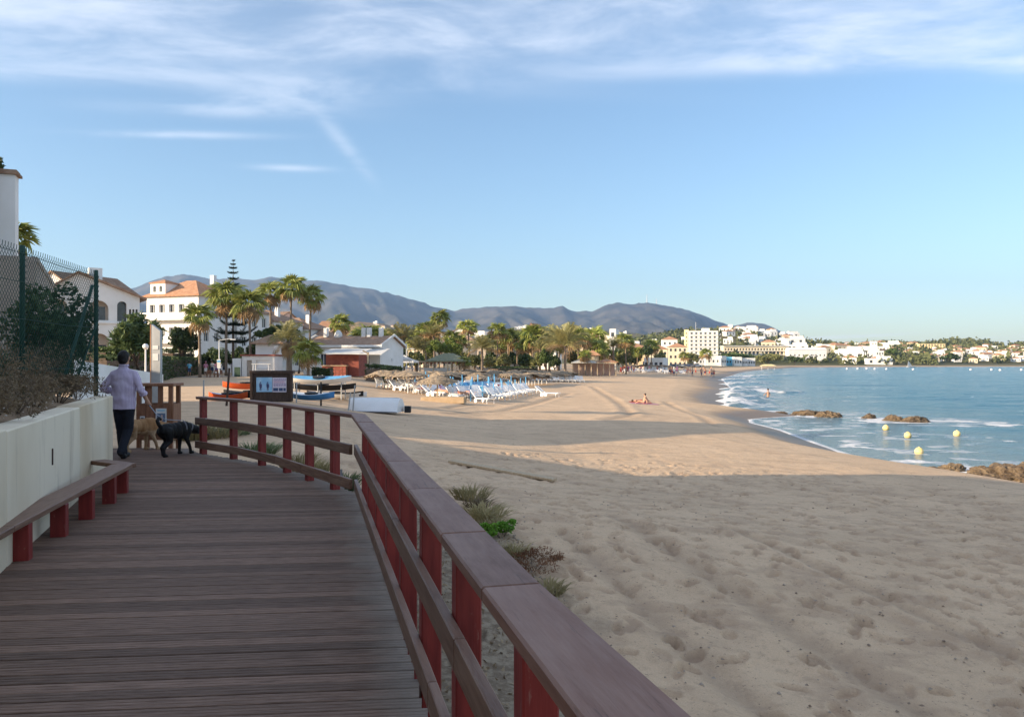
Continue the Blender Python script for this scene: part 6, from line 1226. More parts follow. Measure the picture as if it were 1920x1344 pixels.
me_fr, me_bk, me_lg, me_wh = fr.mesh('seat', mt['plastic']), bk.mesh('backrest', mt['plastic']), lg.mesh('leg', mt['plastic']), wh.mesh('wheel', mt['plastic'])
one = MB(); one.v, one.f, one.m = [], [], []
for m_, ps in ((fr, [(0, 0, 0)]), (bk, [(0, 0, 0)]), (lg, [(-.8, -.27, 0), (-.8, .27, 0)]), (wh, [(.4, -.3, .15), (.4, .3, .15)])):
    for p in ps: one.add([(a + p[0], b + p[1], c + p[2]) for a, b, c in m_.v], m_.f)
me_one = {k: one.mesh('sun_lounger', mt[k]) for k in ('plastic', 'blue', 'blue2')}
def lounger(x, y, rz, label, group, parts=False, col='plastic'):
    z = gz(x, y) - .01
    if not parts: o = link('sun_lounger', me_one[col], None, (x, y, z), (0, 0, rz)); return tag(o, label, 'sun lounger', group)
    t = thing('sun_lounger', label, 'sun lounger', (x, y, z), rz, group); link('seat', me_fr, t); link('backrest', me_bk, t)
    for s in (-.27, .27): link('leg', me_lg, t, (-.8, s, 0)); link('wheel', me_wh, t, (.4, s * 1.1, .15))
    return t
def thatch(seed):
    V = []; Fc = []; g = np.random.default_rng(seed); n = 22
    rings = [(.05, .40), (.5, .29), (.95, .11), (1.25, 0)]
    for i, (r, z) in enumerate(rings):
        for k in range(n): a = 2 * math.pi * k / n; j = g.uniform(.93, 1.08) if i else 1; V.append((math.cos(a) * r * j, math.sin(a) * r * j, z + (g.normal() * .025 if i else 0)))
    for i in range(3):
        for k in range(n): Fc.append((i * n + k, i * n + (k + 1) % n, (i + 1) * n + (k + 1) % n, (i + 1) * n + k))
    for k in range(90):      # hanging straw
        a = g.uniform(0, 6.28); r = g.uniform(.8, 1.26); z = .40 - r * .32; l = g.uniform(.08, .2); w_ = .05; c, s = math.cos(a), math.sin(a); b = len(V)
        V += [(c * (r - .1) - s * w_, s * (r - .1) + c * w_, z + .08), (c * (r - .1) + s * w_, s * (r - .1) - c * w_, z + .08), (c * (r + .06) + s * w_, s * (r + .06) - c * w_, z - l), (c * (r + .06) - s * w_, s * (r + .06) + c * w_, z - l)]; Fc.append((b, b + 1, b + 2, b + 3))
    return npmesh('thatch', V, Fc, mt['thatch'])
TH = [thatch(i) for i in range(4)]
pm = MB(); pm.tube([(0, 0, -.2), (0, 0, 2.0)], .045, 7); me_pole = {k: pm.mesh('pole', mt[k]) for k in ('blue', 'palewood', 'plastic')}
pt_ = MB(); pt_.lathe([(.28, 0), (.28, .03)], 10); me_tab = pt_.mesh('table', mt['plastic'])
def umbrella(x, y, label, group, top=True, col='palewood', s=1.0):
    z = gz(x, y); t = thing('straw_umbrella' if top else 'umbrella_post', label, 'umbrella' if top else 'post', (x, y, z), random.uniform(0, 6), group); link('pole', me_pole[col], t, None, None, (1, 1, s))
    if top: o = link('thatch', TH[random.randrange(4)], t, (0, 0, 1.62 * s), (random.uniform(-.17, .17), random.uniform(-.17, .17), 0), (random.uniform(1.0, 1.2),) * 2 + (random.uniform(.85, 1.2),))
    else: link('table', me_tab, t, (0, 0, .55))
    return t
O = Vector((-2.0, 50)); E1 = Vector((.19, .98)).normalized(); E2 = Vector((-.60, .80)).normalized(); rz0 = R(128)
ORD = ('first', 'second', 'third', 'fourth', 'fifth', 'sixth', 'seventh', 'eighth', 'ninth', 'tenth', 'eleventh', 'twelfth', 'thirteenth', 'fourteenth', 'fifteenth', 'sixteenth', 'seventeenth', 'eighteenth', 'nineteenth', 'twentieth')
names_row = ['seaward row', 'second row from the sea', 'third row from the sea', 'fourth row from the sea', 'fifth row from the sea', 'row nearest the beach bar']
for i in range(6):
    for j in range(15):
        if random.random() < .10: continue
        if i >= 4 and j > 11: continue
        p = O + E2 * (i * 2.55) + E1 * (j * 1.42) + Vector((random.uniform(-.2, .2), random.uniform(-.25, .25)))
        near = j < 2; ri = rz0 + random.uniform(-.22, .22) + (random.uniform(-.5, .5) if near else 0)
        col = 'blue' if (i in (1, 2, 3) and j > 3 and random.random() < .5) else 'plastic'
        lab = ('pale blue' if col == 'blue' else 'white') + ' sun lounger in the %s, %s from the near end' % (names_row[i], ORD[j])
        lounger(p.x, p.y, ri, lab, 'sun loungers of the near beach block', near and i < 6, col)
    for j in range(0, 15, 2):
        p = O + E2 * (i * 2.55 + 1.0) + E1 * (j * 1.42 + .7) + Vector((random.uniform(-.25, .25), random.uniform(-.25, .25)))
        if i <= 2 or (i == 3 and j < 4): 
            if j % 4 == 0 or random.random() < .7: umbrella(p.x, p.y, 'blue post with table in the %s, %s from the near end' % (names_row[i], ORD[j // 2]), 'bare posts among the near loungers', False, 'blue', random.uniform(.55, .8))
        elif random.random() < .72: umbrella(p.x, p.y, 'straw umbrella in the %s, %s from the near end' % (names_row[i], ORD[j // 2]), 'straw umbrellas over the near loungers', True, 'blue' if random.random() < .4 else 'palewood', random.uniform(.58, .7))
x, y = px(765, 56), 56; umbrella(x, y, 'straw umbrella at the left front of the near beach block', None, True, 'plastic', .74); x, y = px(820, 51.5), 51.5; umbrella(x, y, 'low broad straw umbrella on two timber legs, front middle', None, True, 'palewood', .66)
mb = MB(); mb.box((0, 0, .18), (2.6, .8, .36)); tag(mb.build('sand_box', M('sandy_timber', (.42, .3, .18), (.5, .37, .24), 3, .9), None, bevel=.01, loc=(px(832, 47.5), 47.5, gz(px(832, 47.5), 47.5) - .03), rot=(0, 0, R(-8))), 'long sand coloured wooden box at the front of the loungers', 'box')
# second block further along
def draped_towel(p, rz, m_, l_):
    V = [(a, b, .345 + (max(0, a - .42) * .78) + .012 * math.sin(a * 7 + b * 9)) for a in np.linspace(-.75, .95, 12) for b in (-.25, -.1, .1, .25)]
    tag(link('towel', npmesh('towel', V, grid_faces(12, 4), mt[m_]), None, (p.x, p.y, gz(p.x, p.y)), (0, 0, rz)), l_, 'towel')
for q, (u_, y_, m_, l_) in enumerate(((790, 57, 'red', 'red towel spread on a lounger at the left front'), (842, 55, 'pinkc', 'pink towel spread on a lounger behind the sand coloured box'), (868, 56, 'red', 'red towel on a lounger right of the sand coloured box'), (915, 58, 'teal', 'teal towel on a lounger in the middle of the near rows'), (950, 64, 'red', 'dark red towel on a lounger near the right edge of the block'))):
    p = Vector((px(u_, y_), y_)); lounger(p.x, p.y, rz0 + .2 * (q % 3 - 1), 'white sun lounger under the ' + l_.split(' on ')[0].split(' spread')[0] + (', nearer one' if q == 0 else ', farther one' if q == 2 else ''), 'sun loungers with towels'); draped_towel(p, rz0 + .2 * (q % 3 - 1), m_, l_)
O2 = Vector((px(1090, 104), 104)); F1 = Vector((-.93, -.22)).normalized(); F2 = Vector((-.1, 1)).normalized()
for i in range(3):
    for j in range(20):
        if i == 2 and j < 5: continue
        p = O2 + F1 * (j * .78) + F2 * (i * 3.0 + j * .16 * i) + Vector((random.uniform(-.08, .08), random.uniform(-.15, .15))); lounger(p.x, p.y, R(98) + random.uniform(-.08, .08), 'white sun lounger in the %s row of the far block, %s from the right' % (('front', 'middle', 'back')[i], ORD[j]), 'sun loungers of the far beach block')
    for j in range(0, 20, 2):
        if i < 2 and j % 4 != 2: continue
        p = O2 + F1 * (j * .8 + .4) + F2 * (i * 3.0 + 1.6); umbrella(p.x, p.y, 'straw umbrella over the %s row of far loungers, %s from the right' % (('front', 'middle', 'back')[i], ORD[j // 2]), 'straw umbrellas over the far loungers', True, 'palewood', random.uniform(.56, .66))
for k in range(12): p = Vector((px(955 + k * 6.2 + random.uniform(-2, 2), 82 + k * 1.2), 82 + k * 1.2)); umbrella(p.x, p.y, 'straw umbrella between the near and far lounger blocks, %s from the left' % ORD[k], 'straw umbrellas between the lounger blocks', True, 'plastic', random.uniform(.56, .66))
for k in range(26): u = 1170 + k * 4.7; y = 195 + random.uniform(-12, 12); lounger(px(u, y), y, R(95) + random.uniform(-.2, .2), 'tiny white sun lounger far along the beach past the restaurant', 'distant loungers past the restaurant')
for k in range(9): u = 1178 + k * 13 + random.uniform(-3, 3); y = 202; umbrella(px(u, y), y, 'distant straw umbrella past the restaurant', 'distant umbrellas past the restaurant', True, 'palewood', .9)
lounger(px(1028, 62), 62, R(150), 'single white lounger standing alone on the open sand', None, True)
# ------------------------------------------------------------------ rocks, buoys
def rock(label, u, y, sx, sy, sz, seed, zc=SEA_Z, rz=0, name='rock'):
    import bmesh
    bm = bmesh.new(); bmesh.ops.create_icosphere(bm, subdivisions=5, radius=1); rr = Vector((seed * 3.1, seed * 1.7, seed))
    for v in bm.verts:
        p = v.co.copy(); n_ = mnoise.fractal(p * 1.1 + rr, .9, 2.1, 5); n2 = mnoise.ridged_multi_fractal(Vector((p.x * 3.2, p.y * 3.2, p.z * 5)) + rr, .8, 2.2, 5, 1, 2) 
        k = 1 + .32 * n_ + .13 * (n2 - 1.1); v.co = Vector((p.x * sx * k, p.y * sy * k, max(p.z, -.5) * sz * k))
    me = bpy.data.meshes.new(name); bm.to_mesh(me); bm.free(); me.materials.append(mt['rock'])
    x = px(u, y); o = link(name, me, None, (x, y, zc), (0, 0, rz)); return tag(o, label, 'rock', 'rocks at the water edge')
rock('large craggy brown rock at the waters edge, right picture edge', 1890, 27.2, .95, .8, .5, 1, -2.45, .3); rock('brown rock just left of the large craggy rock', 1848, 27.6, .5, .5, .34, 2, -2.42); rock('low dark rock on the wet sand below the large rock', 1876, 24.9, .34, .22, .12, 3, -2.3); rock('flat rock in the shallows left of the large craggy rock', 1787, 29.0, .5, .3, .26, 4, -2.42); rock('small flat stone at the shore, far left of the large rock', 1748, 28.9, .22, .16, .12, 9, -2.36); rock('craggy rock cut by the right picture edge', 1930, 26.6, .8, .8, .5, 12, -2.4, 1.0)
rock('long low brown reef joined to the sand spit', 1515, 58.5, 1.5, .9, .42, 5, -2.5, -.1); rock('reef rock at the right end of the spit reef', 1552, 56.4, .8, .7, .46, 6, -2.45); rock('low dark rock where the sand spit ends', 1462, 59.0, .5, .35, .2, 10, -2.4)
rock('small brown rock between the two reefs', 1630, 55, .55, .45, .38, 7, -2.5); rock('brown reef rock behind the buoys, taller left part', 1676, 53.0, .7, .6, .46, 8, -2.5); rock('brown reef rock behind the buoys, long right part', 1716, 52.0, 1.05, .6, .42, 11, -2.5)
for u, y, l_ in ((1661, 46, 'yellow ball buoy nearest the brown reef'), (1702, 41.5, 'yellow ball buoy in the middle of the group'), (1723, 34.2, 'yellow ball buoy closest to the beach'), (1794, 42.4, 'yellow ball buoy farthest right')):
    t = thing('buoy', l_, 'buoy', (px(u, y), y, SEA_Z + .1), random.uniform(0, 3), 'yellow buoys'); mb = MB(); r = .18; mb.lathe([(.01, -r)] + [(r * math.sin(a), -r * math.cos(a)) for a in np.linspace(.25, 2.9, 12)] + [(.01, r)], 20); mb.build('ball', mt['buoy'], t, True); mb = MB(); mb.lathe([(.03, .165), (.035, .178), (.03, .195), (.01, .2)], 8); mb.build('top_eye', mt['buoy'], t, True); mb = MB(); mb.lathe([(r * 1.0, -.02), (r * 1.035, -.012), (r * 1.035, .012), (r * 1.0, .02)], 20); mb.build('seam', mt['ochre'], t, True)
for i, (u, v) in enumerate(((1588, 692.5), (1608, 692), (1625, 692), (1640, 692.6), (1662, 692.8), (1712, 693.4), (1820, 694), (1859, 694), (1875, 695), (1915, 694.5))):
    y = 4.0 * F / (v - 675); mb = MB(); mb.lathe([(.05, -.3), (.4, -.1), (.45, .15), (.3, .45), (.05, .55)], 10); tag(mb.build('marker_buoy', mt['plastic'], None, True, loc=(px(u, y), y, SEA_Z + .1)), 'tiny white marker buoy in the line across the bay', 'buoy', 'white marker buoys across the bay')
t = thing('sailing_dinghy', 'small pale boat pulled up on the far shore', 'boat', (px(1708, 452), 452, SEA_Z + .4), .4); V, Fc, top = hull(7, 2, .9); mb = MB(); mb.add(V, Fc); mb.build('hull', mt['plastic'], t, True); mb = MB(); mb.add(V, top); mb.build('deck', mt['whitec'], t); mb = MB(); mb.add([(-2.5, 0, .2), (1, 0, .2), (-2, 0, 3.2), (-2.5, .1, .2), (1, .1, .2), (-2, .1, 3.2)], [(0, 1, 2), (5, 4, 3), (0, 3, 4, 1), (1, 4, 5, 2), (2, 5, 3, 0)]); mb.build('sail', mt['awning'], t)
# telecom masts on the peak
for u, hgt, l_ in ((1213, 60, 'thin mast on the mountain peak, left one'), (1231, 40, 'thin mast on the mountain peak, right one')):
    pk = np.interp(u, [a for a, b in SK], [(675 - b) / F * 6500 for a, b in SK]); mb = MB(); mb.tube([(0, 0, -30), (0, 0, hgt)], [5, 2], 6); tag(mb.build('mast', mt['steel'], None, loc=((u - 960) / F * 6500, 6500, pk)), l_, 'mast')
# ------------------------------------------------------------------ people and dogs
def cap(mb, a, b, ra, rb, sx=1.0, n=12, k=5):
    """a tapered rounded limb from a to b (union-ed later by a voxel remesh)"""
    a, b = Vector(a), Vector(b); d = b - a; l = max(d.length, 1e-4); d.normalize()
    rot = Vector((0, 0, 1)).rotation_difference(d).to_matrix() if d.z > -.999 else Matrix.Rotation(math.pi, 3, 'X')
    prof = [(ra * math.sin(q), -ra * math.cos(q)) for q in np.linspace(.15, math.pi / 2, k)] + [(rb * math.cos(q), l + rb * math.sin(q)) for q in np.linspace(0, math.pi / 2 - .15, k)]
    vs = [a + rot @ Vector((r * math.cos(2 * math.pi * i / n) * 1.0, r * math.sin(2 * math.pi * i / n), z)) for r, z in prof for i in range(n)]; m = len(prof)
    fs = [(i * n + q, i * n + (q + 1) % n, (i + 1) * n + (q + 1) % n, (i + 1) * n + q) for i in range(m - 1) for q in range(n)] + [tuple(range(n - 1, -1, -1)), tuple(range((m - 1) * n, m * n))]
    mb.add(vs, fs)
def ell(mb, c, r, rz=0, n=14, k=9):
    M_ = Matrix.Rotation(rz, 3, 'Z'); vs = []; zs = np.linspace(.12, math.pi - .12, k)
    for q in zs:
        for i in range(n): a = 2 * math.pi * i / n; vs.append(M_ @ Vector((r[0] * math.sin(q) * math.cos(a), r[1] * math.sin(q) * math.sin(a), -r[2] * math.cos(q))) + Vector(c))
    fs = [(i * n + q, i * n + (q + 1) % n, (i + 1) * n + (q + 1) % n, (i + 1) * n + q) for i in range(k - 1) for q in range(n)] + [tuple(range(n - 1, -1, -1)), tuple(range((k - 1) * n, k * n))]
    mb.add(vs, fs)
def loft(mb, rings, n=18):
    vs = [(rx * math.cos(2 * math.pi * i / n), ry * math.sin(2 * math.pi * i / n), z) for z, rx, ry in rings for i in range(n)]; m = len(rings)
    mb.add(vs, [(i * n + q, i * n + (q + 1) % n, (i + 1) * n + (q + 1) % n, (i + 1) * n + q) for i in range(m - 1) for q in range(n)] + [tuple(range(n - 1, -1, -1)), tuple(range((m - 1) * n, m * n))])
def melt(mb, vox, smooth=4, noise_amp=0, nscale=9, seed=0):
    me = mb.mesh('tmp', mt['skin']); o = bpy.data.objects.new('tmp', me); C.objects.link(o)
    r = o.modifiers.new('r', 'REMESH'); r.mode = 'VOXEL'; r.voxel_size = vox; r.use_smooth_shade = True
    s = o.modifiers.new('s', 'SMOOTH'); s.factor = .5; s.iterations = smooth
    dg = bpy.context.evaluated_depsgraph_get(); out = bpy.data.meshes.new_from_object(o.evaluated_get(dg)); bpy.data.objects.remove(o); bpy.data.meshes.remove(me)
    if noise_amp:
        for v in out.vertices: v.co += v.normal * (mnoise.fractal(Vector((v.co.x * nscale, v.co.y * nscale, v.co.z * nscale * .6)) + Vector((seed, 0, 0)), 1, 2, 3) * noise_amp)
    return out
def setmat(me, m): me.materials.clear(); me.materials.append(m); return me
# the man: back to the camera, walking away (x to the right, y away)
man = thing('person', 'man in lilac striped shirt and dark trousers walking away with two dogs', 'person', (px(232, 13.05), 13.05, 0), R(3))
mb = MB()
ell(mb, (0, .02, 1.635), (.078, .098, .115)); cap(mb, (0, .01, 1.44), (0, .015, 1.58), .062, .056); ell(mb, (0, .09, 1.56), (.05, .045, .055)); cap(mb, (0, .115, 1.63), (0, .128, 1.605), .016, .02)
for s in (-1, 1): ell(mb, (s * .083, .015, 1.63), (.014, .024, .034))
# forearms and hands below the rolled cuffs; left hand rests forward, right hand holds the lead
LS, LE, LH = Vector((-.2, 0, 1.42)), Vector((-.315, -.02, 1.15)), Vector((-.235, .20, 1.05))
RS, RE, RH = Vector((.2, 0, 1.42)), Vector((.285, -.03, 1.14)), Vector((.335, .09, .935))
for Sh, El, Ha in ((LS, LE, LH), (RS, RE, RH)):
    cap(mb, El, Ha, .044, .03); d = (Ha - El).normalized(); side = d.cross(Vector((0, 1, 0))).normalized(); nrm_ = side.cross(d)
    palm_c = Ha + d * .055; cap(mb, Ha + d * .01, palm_c, .034, .036)
    for q, (o_, l_) in enumerate(((-.027, .062), (-.009, .074), (.009, .07), (.026, .055))):
        b0 = palm_c + side * o_ + d * .02; b1 = b0 + d * l_ * .55 + nrm_ * .012; b2 = b1 + d * l_ * .2 + nrm_ * .034; cap(mb, b0, b1, .0105, .0098, n=8, k=3); cap(mb, b1, b2, .0098, .0085, n=8, k=3)
    th = Ha + d * .03 - side * .03; cap(mb, th, th + d * .03 - side * .022 + nrm_ * .02, .013, .0115, n=8, k=3); cap(mb, th + d * .03 - side * .022 + nrm_ * .02, th + d * .055 - side * .02 + nrm_ * .035, .0115, .0095, n=8, k=3)
for hx, hy, kx, ky, fx, fy, fz in ((-.03, .28, .0, .1, 0, 0, 0),): pass
LEG = {'l': (Vector((-.085, 0, .86)), Vector((-.085, .10, .48)), Vector((-.05, .10, .085))), 'r': (Vector((.085, 0, .86)), Vector((.055, .045, .47)), Vector((.02, -.14, .12)))}
for a, b, c in LEG.values(): cap(mb, a, b, .075, .055); cap(mb, b, c, .052, .036)
cap(mb, (0, 0, .9), (0, 0, 1.4), .085, .06)
link('body', setmat(melt(mb, .009, 3), mt['skin']), man)
mb = MB(); ell(mb, (0, -.005, 1.655), (.088, .105, .108)); ell(mb, (0, -.035, 1.60), (.080, .068, .075)); me = melt(mb, .009, 2, .006, 30)
for v in me.vertices:
    if v.co.y > .07: v.co.y = .07 + (v.co.y - .07) * .25
link('hair', setmat(me, mt['hair']), man)
mb = MB()      # shirt: yoke, back, belly, sleeves
loft(mb, [(.78, .186, .135), (.9, .19, .142), (1.0, .188, .142), (1.1, .189, .138), (1.2, .195, .132), (1.3, .2, .122), (1.375, .188, .108), (1.425, .14, .09), (1.465, .085, .072), (1.505, .066, .064)])
for s in (-1, 1): cap(mb, (s * .07, -.005, 1.425), (s * .165, 0, 1.375), .045, .055)
for Sh, El, Ha in ((LS, LE, LH), (RS, RE, RH)): cap(mb, Sh * 1.0 + Vector((-.03 * (1 if Sh.x > 0 else -1), 0, -.06)), El, .06, .058); cap(mb, El, El + (Ha - El) * .42, .062, .056)
me = melt(mb, .012, 5, .012, 7, 3)
for v in me.vertices:
    if v.co.z < .805: v.co.z = .805 + (v.co.z - .805) * .1
    fold = math.sin(v.co.z * 34 + v.co.x * 9 + mnoise.noise(v.co * 6) * 3.0); a_ = max(0, 1 - abs(v.co.z - 1.08) / .2) * .5 + .25 + (max(0, abs(v.co.x) - .2) * 2.5)
    v.co += v.normal * (fold * .0095 * a_)
sh = link('shirt', setmat(me, mt['shirt']), man)
mb = MB(); 
for i in range(13): a = math.pi * (i / 12 * 1.5 - .25) + math.pi; mb.lathe([(.012, -.02), (.012, .022)], 6, (math.cos(a) * .068, .005 + math.sin(a) * .062, 1.512))
link('collar', setmat(melt(mb, .01, 3), mt['shirt']), man)
for El, Ha, nm in ((LE, LH, 'cuff'), (RE, RH, 'cuff')): q0 = El + (Ha - El) * .40; q1 = El + (Ha - El) * .52; mb = MB(); mb.tube([q0, q1], [.064, .061], 12, True); mb.build(nm, mt['shirt'], man, True)
mb = MB(); ell(mb, (0, 0, .86), (.168, .125, .14)); 
for a, b, c in LEG.values(): cap(mb, a, b, .098, .078); cap(mb, b, c, .077, .066)
link('trousers', setmat(melt(mb, .011, 4, .008, 8, 9), mt['navy']), man)
for k in LEG:
    a = LEG[k][2]; toe = Vector((a.x, a.y + (.17 if k == 'l' else .13), .035)); heel = Vector((a.x, a.y - .03, .045 if k == 'l' else .10)); mb = MB(); cap(mb, heel, toe, .045, .042); cap(mb, heel, a, .044, .04); cap(mb, toe - Vector((0, .05, 0)), toe, .045, .04)
    if k == 'r': toe.z = .03
    link('shoe', setmat(melt(mb, .009, 2), mt['black']), man)
def dog(label, loc, rz, furm, fur2, black, s=1.0, head_dir=(1, 0), tail='curl'):
    t = thing('dog', label, 'dog', loc, rz); mb = MB(); P = lambda x, y, z: Vector((x, y, z)) * s
    # trunk: deep chest narrowing to the belly
    for x, z, ry, rz_ in ((.20, .435, .12, .145), (.12, .42, .128, .158), (.0, .425, .122, .145), (-.12, .435, .115, .13), (-.2, .445, .11, .125), (-.25, .45, .1, .115)): ell(mb, P(x, 0, z), (.12 * s, ry * s, rz_ * s))
    hd = Vector((head_dir[0], head_dir[1], 0)).normalized(); sh_ = P(.27, 0, .48); hb = sh_ + (hd * .17 + Vector((0, 0, -.075))) * s
    cap(mb, P(.20, 0, .48), hb, .10 * s, .078 * s); ell(mb, hb + hd * .05 * s + Vector((0, 0, -.005)), (.085 * s, .075 * s, .075 * s), math.atan2(hd.y, hd.x))
    mz = hb + hd * .09 * s + Vector((0, 0, -.045 * s)); cap(mb, mz, mz + hd * .085 * s + Vector((0, 0, -.055 * s)), .046 * s, .034 * s)
    sd_ = Vector((-hd.y, hd.x, 0))
    for q in (-1, 1):
        e0 = hb + sd_ * q * .062 * s + Vector((0, 0, .035 * s)); e1 = e0 + (sd_ * q * .03 - hd * .01 + Vector((0, 0, -.085))) * s; cap(mb, e0, e1, .026 * s, .02 * s, n=8)
    for q, f0 in ((-1, .05), (1, -.03)):      # fore legs: shoulder, elbow, wrist, paw
        y_ = q * .075; cap(mb, P(.21, y_, .40), P(.17, y_, .28), .062 * s, .046 * s); cap(mb, P(.17, y_, .28), P(.20 + f0, y_, .13), .044 * s, .029 * s); cap(mb, P(.20 + f0, y_, .13), P(.205 + f0 * 1.5, y_, .03), .029 * s, .026 * s); cap(mb, P(.20 + f0 * 1.5, y_, .025), P(.25 + f0 * 1.5, y_, .02), .03 * s, .027 * s)
    for q, f0 in ((-1, -.05), (1, .05)):      # hind legs: thigh to the knee, back to the hock, shank down
        y_ = q * .075; cap(mb, P(-.25, y_, .42), P(-.17 + f0, y_, .27), .088 * s, .055 * s); cap(mb, P(-.17 + f0, y_, .27), P(-.305 + f0, y_, .15), .045 * s, .029 * s); cap(mb, P(-.305 + f0, y_, .15), P(-.285 + f0 * 1.3, y_, .03), .028 * s, .025 * s); cap(mb, P(-.285 + f0 * 1.3, y_, .025), P(-.235 + f0 * 1.3, y_, .02), .03 * s, .027 * s)
    tp = [P(-.33, 0, .5), P(-.40, 0, .56), P(-.42, .01, .62), P(-.37, .03, .665), P(-.31, .04, .64)] if tail == 'curl' else [P(-.33, 0, .5), P(-.42, 0, .46), P(-.48, 0, .36)]
    for i in range(len(tp) - 1): cap(mb, tp[i], tp[i + 1], (.036 - i * .003) * s, (.033 - i * .003) * s, n=8)
    me = melt(mb, .011 * s, 4, .003, 26, int(s * 50)); setmat(me, mt[furm])
    if fur2:
        me.materials.append(mt[fur2])
        for p in me.polygons:
            if p.center.z < .36 * s + .04 * mnoise.noise(p.center * 9): p.material_index = 1
    link('body', me, t)
    nb = mz + hd * .12 * s + Vector((0, 0, -.052 * s)); mb = MB(); ell(mb, nb, (.018, .02, .015)); mb.build('nose', mt['black'], t, True)
    for q in (-1, 1): mb = MB(); ell(mb, hb + hd * .115 * s + sd_ * q * .042 * s + Vector((0, 0, .012 * s)), (.009,) * 3, n=8, k=5); mb.build('eye', mt['black'], t, True)
    mb = MB(); c0 = P(.20, 0, .48) + (hb - P(.2, 0, .48)) * .42; ax = (hb - P(.2, 0, .48)).normalized(); mb.tube([c0 - ax * .014, c0 + ax * .014], .096 * s, 16, False); mb.build('collar', mt['greyc'], t, True)
    return t, tp
mt['tanfur'] = M('pale_tan_fur', (.36, .22, .12), (.46, .32, .2), 6, .85, .6, 50, spec=.15)
dog2, tp2 = dog('black dog with curled tail on a lead, sniffing beside the railing', (px(330, 13.5), 13.5, 0), R(70), 'blackfur', None, True, .97, (1, -.45))
dog1, tp1 = dog('tan yellow dog half hidden behind the mans legs', (px(265, 14.1), 14.1, 0), R(66), 'yellowfur', 'tanfur', False, 1.0, (1, -.45), 'low')
mb = MB(); hv = [(.085, .012)]; 
for xx in (.13,): mb.tube([Vector((xx - .015, 0, .435)), Vector((xx + .015, 0, .435))], [.151, .151], 18, False)
mb.v = [(x, y * .78, .43 + (z - .435) * 1.0) for x, y, z in mb.v]; mb.build('harness', mt['greyc'], dog2, True)
hand = man.matrix_basis @ (RH + (RH - RE).normalized() * .08); hand = Matrix.Translation(man.location) @ Matrix.Rotation(R(3), 4, 'Z') @ (RH + (RH - RE).normalized() * .085)
back = Matrix.Translation(dog2.location) @ Matrix.Rotation(R(70), 4, 'Z') @ Vector((.1, -.02, .575))
tail_ = Matrix.Translation(dog2.location) @ Matrix.Rotation(R(70), 4, 'Z') @ Vector((-.3, -.06, .62))
mb = MB(); mb.tube([hand + Vector((-.01, 0, .06)), hand, (hand * .5 + tail_ * .5) + Vector((0, -.02, -.04)), tail_, back], .0075, 6); tag(mb.build('dog_lead', M('grey_blue_webbing', (.32, .36, .42), (.4, .44, .5), 9, .7), None, True), 'grey blue dog lead from the mans hand to the black dog', 'dog lead')
# walkers and bathers: small figures in three body parts
def figure(name, label, x, y, hgt, rz, top, bottom, hair='hair', stride=.12, arms=.1, group=None, hat=None, z=None, shade='skin'):
    k = hgt / 1.75; t = thing(name, label, 'person', (x, y, gz(x, y) if z is None else z), rz, group); t.scale = (k, k, k); mb = MB()
    ell(mb, (0, .01, 1.64), (.075, .092, .11), n=10, k=7); cap(mb, (0, 0, 1.42), (0, .01, 1.58), .055, .05, n=8, k=3)
    for s in (-1, 1):
        el = (s * (.24 + arms * .4), -s * .05, 1.13); cap(mb, (s * .18, 0, 1.41), el, .048, .04, n=8, k=3); cap(mb, el, (s * (.25 + arms * .2), .1 - s * .05, .9), .038, .03, n=8, k=3); cap(mb, (s * (.25 + arms * .2), .1 - s * .05, .9), (s * (.25 + arms * .18), .12 - s * .05, .82), .03, .026, n=8, k=3)
        kn = (s * .085, stride * s * .8, .48); ft = (s * .085, stride * s * 1.6 - .05, .07); cap(mb, (s * .085, 0, .9), kn, .085, .06, n=8, k=3); cap(mb, kn, ft, .055, .038, n=8, k=3); cap(mb, ft, (ft[0], ft[1] + .14, .04), .04, .035, n=8, k=3)
    ell(mb, (0, 0, 1.27), (.165, .1, .2), n=10, k=7); ell(mb, (0, 0, 1.02), (.15, .1, .17), n=10, k=7)
    link('body', setmat(melt(mb, .028, 2), mt[shade]), t)
    mb = MB(); ell(mb, (0, -.015, 1.68), (.085, .1, .1), n=10, k=7); link('hair', setmat(melt(mb, .03, 1), mt[hair]), t)
    if top:
        mb = MB(); ell(mb, (0, 0, 1.3), (.19, .125, .2), n=10, k=7); ell(mb, (0, 0, 1.08), (.175, .125, .18), n=10, k=7)
        for s in (-1, 1): cap(mb, (s * .16, 0, 1.42), (s * (.22 + arms * .2), -s * .03, 1.25), .07, .065, n=8, k=3)
        link('shirt', setmat(melt(mb, .03, 2), mt[top]), t)
    if bottom:
        mb = MB(); ell(mb, (0, 0, .93), (.17, .12, .13), n=10, k=7)
        for s in (-1, 1): cap(mb, (s * .085, 0, .88), (s * .087, stride * s * .6, .58), .1, .085, n=8, k=3)
        link('shorts', setmat(melt(mb, .03, 2), mt[bottom]), t)
    if hat: mb = MB(); mb.lathe([(.15, 0), (.1, .02), (.09, .1), (.02, .13)], 10, (0, 0, 1.68)); mb.build('hat', mt[hat], t)
    return t
def ppl(label, u, v, hpx, top, bottom, rz=0, **k):
    drop = 1.72 if u < 600 else 2.5; y = drop * F / (v - 675); y = min(max(y, 40), 180)
    for _ in range(6): y = (EYE - gz(px(u, y), y)) * F / (v - 675)
    return figure('person', label, px(u, y), y, hpx / F * y, rz, top, bottom, **k)
ppl('walker in turquoise shirt and dark shorts on the path', 355, 706, 28, 'cyanc', 'denim', .2, stride=.16)
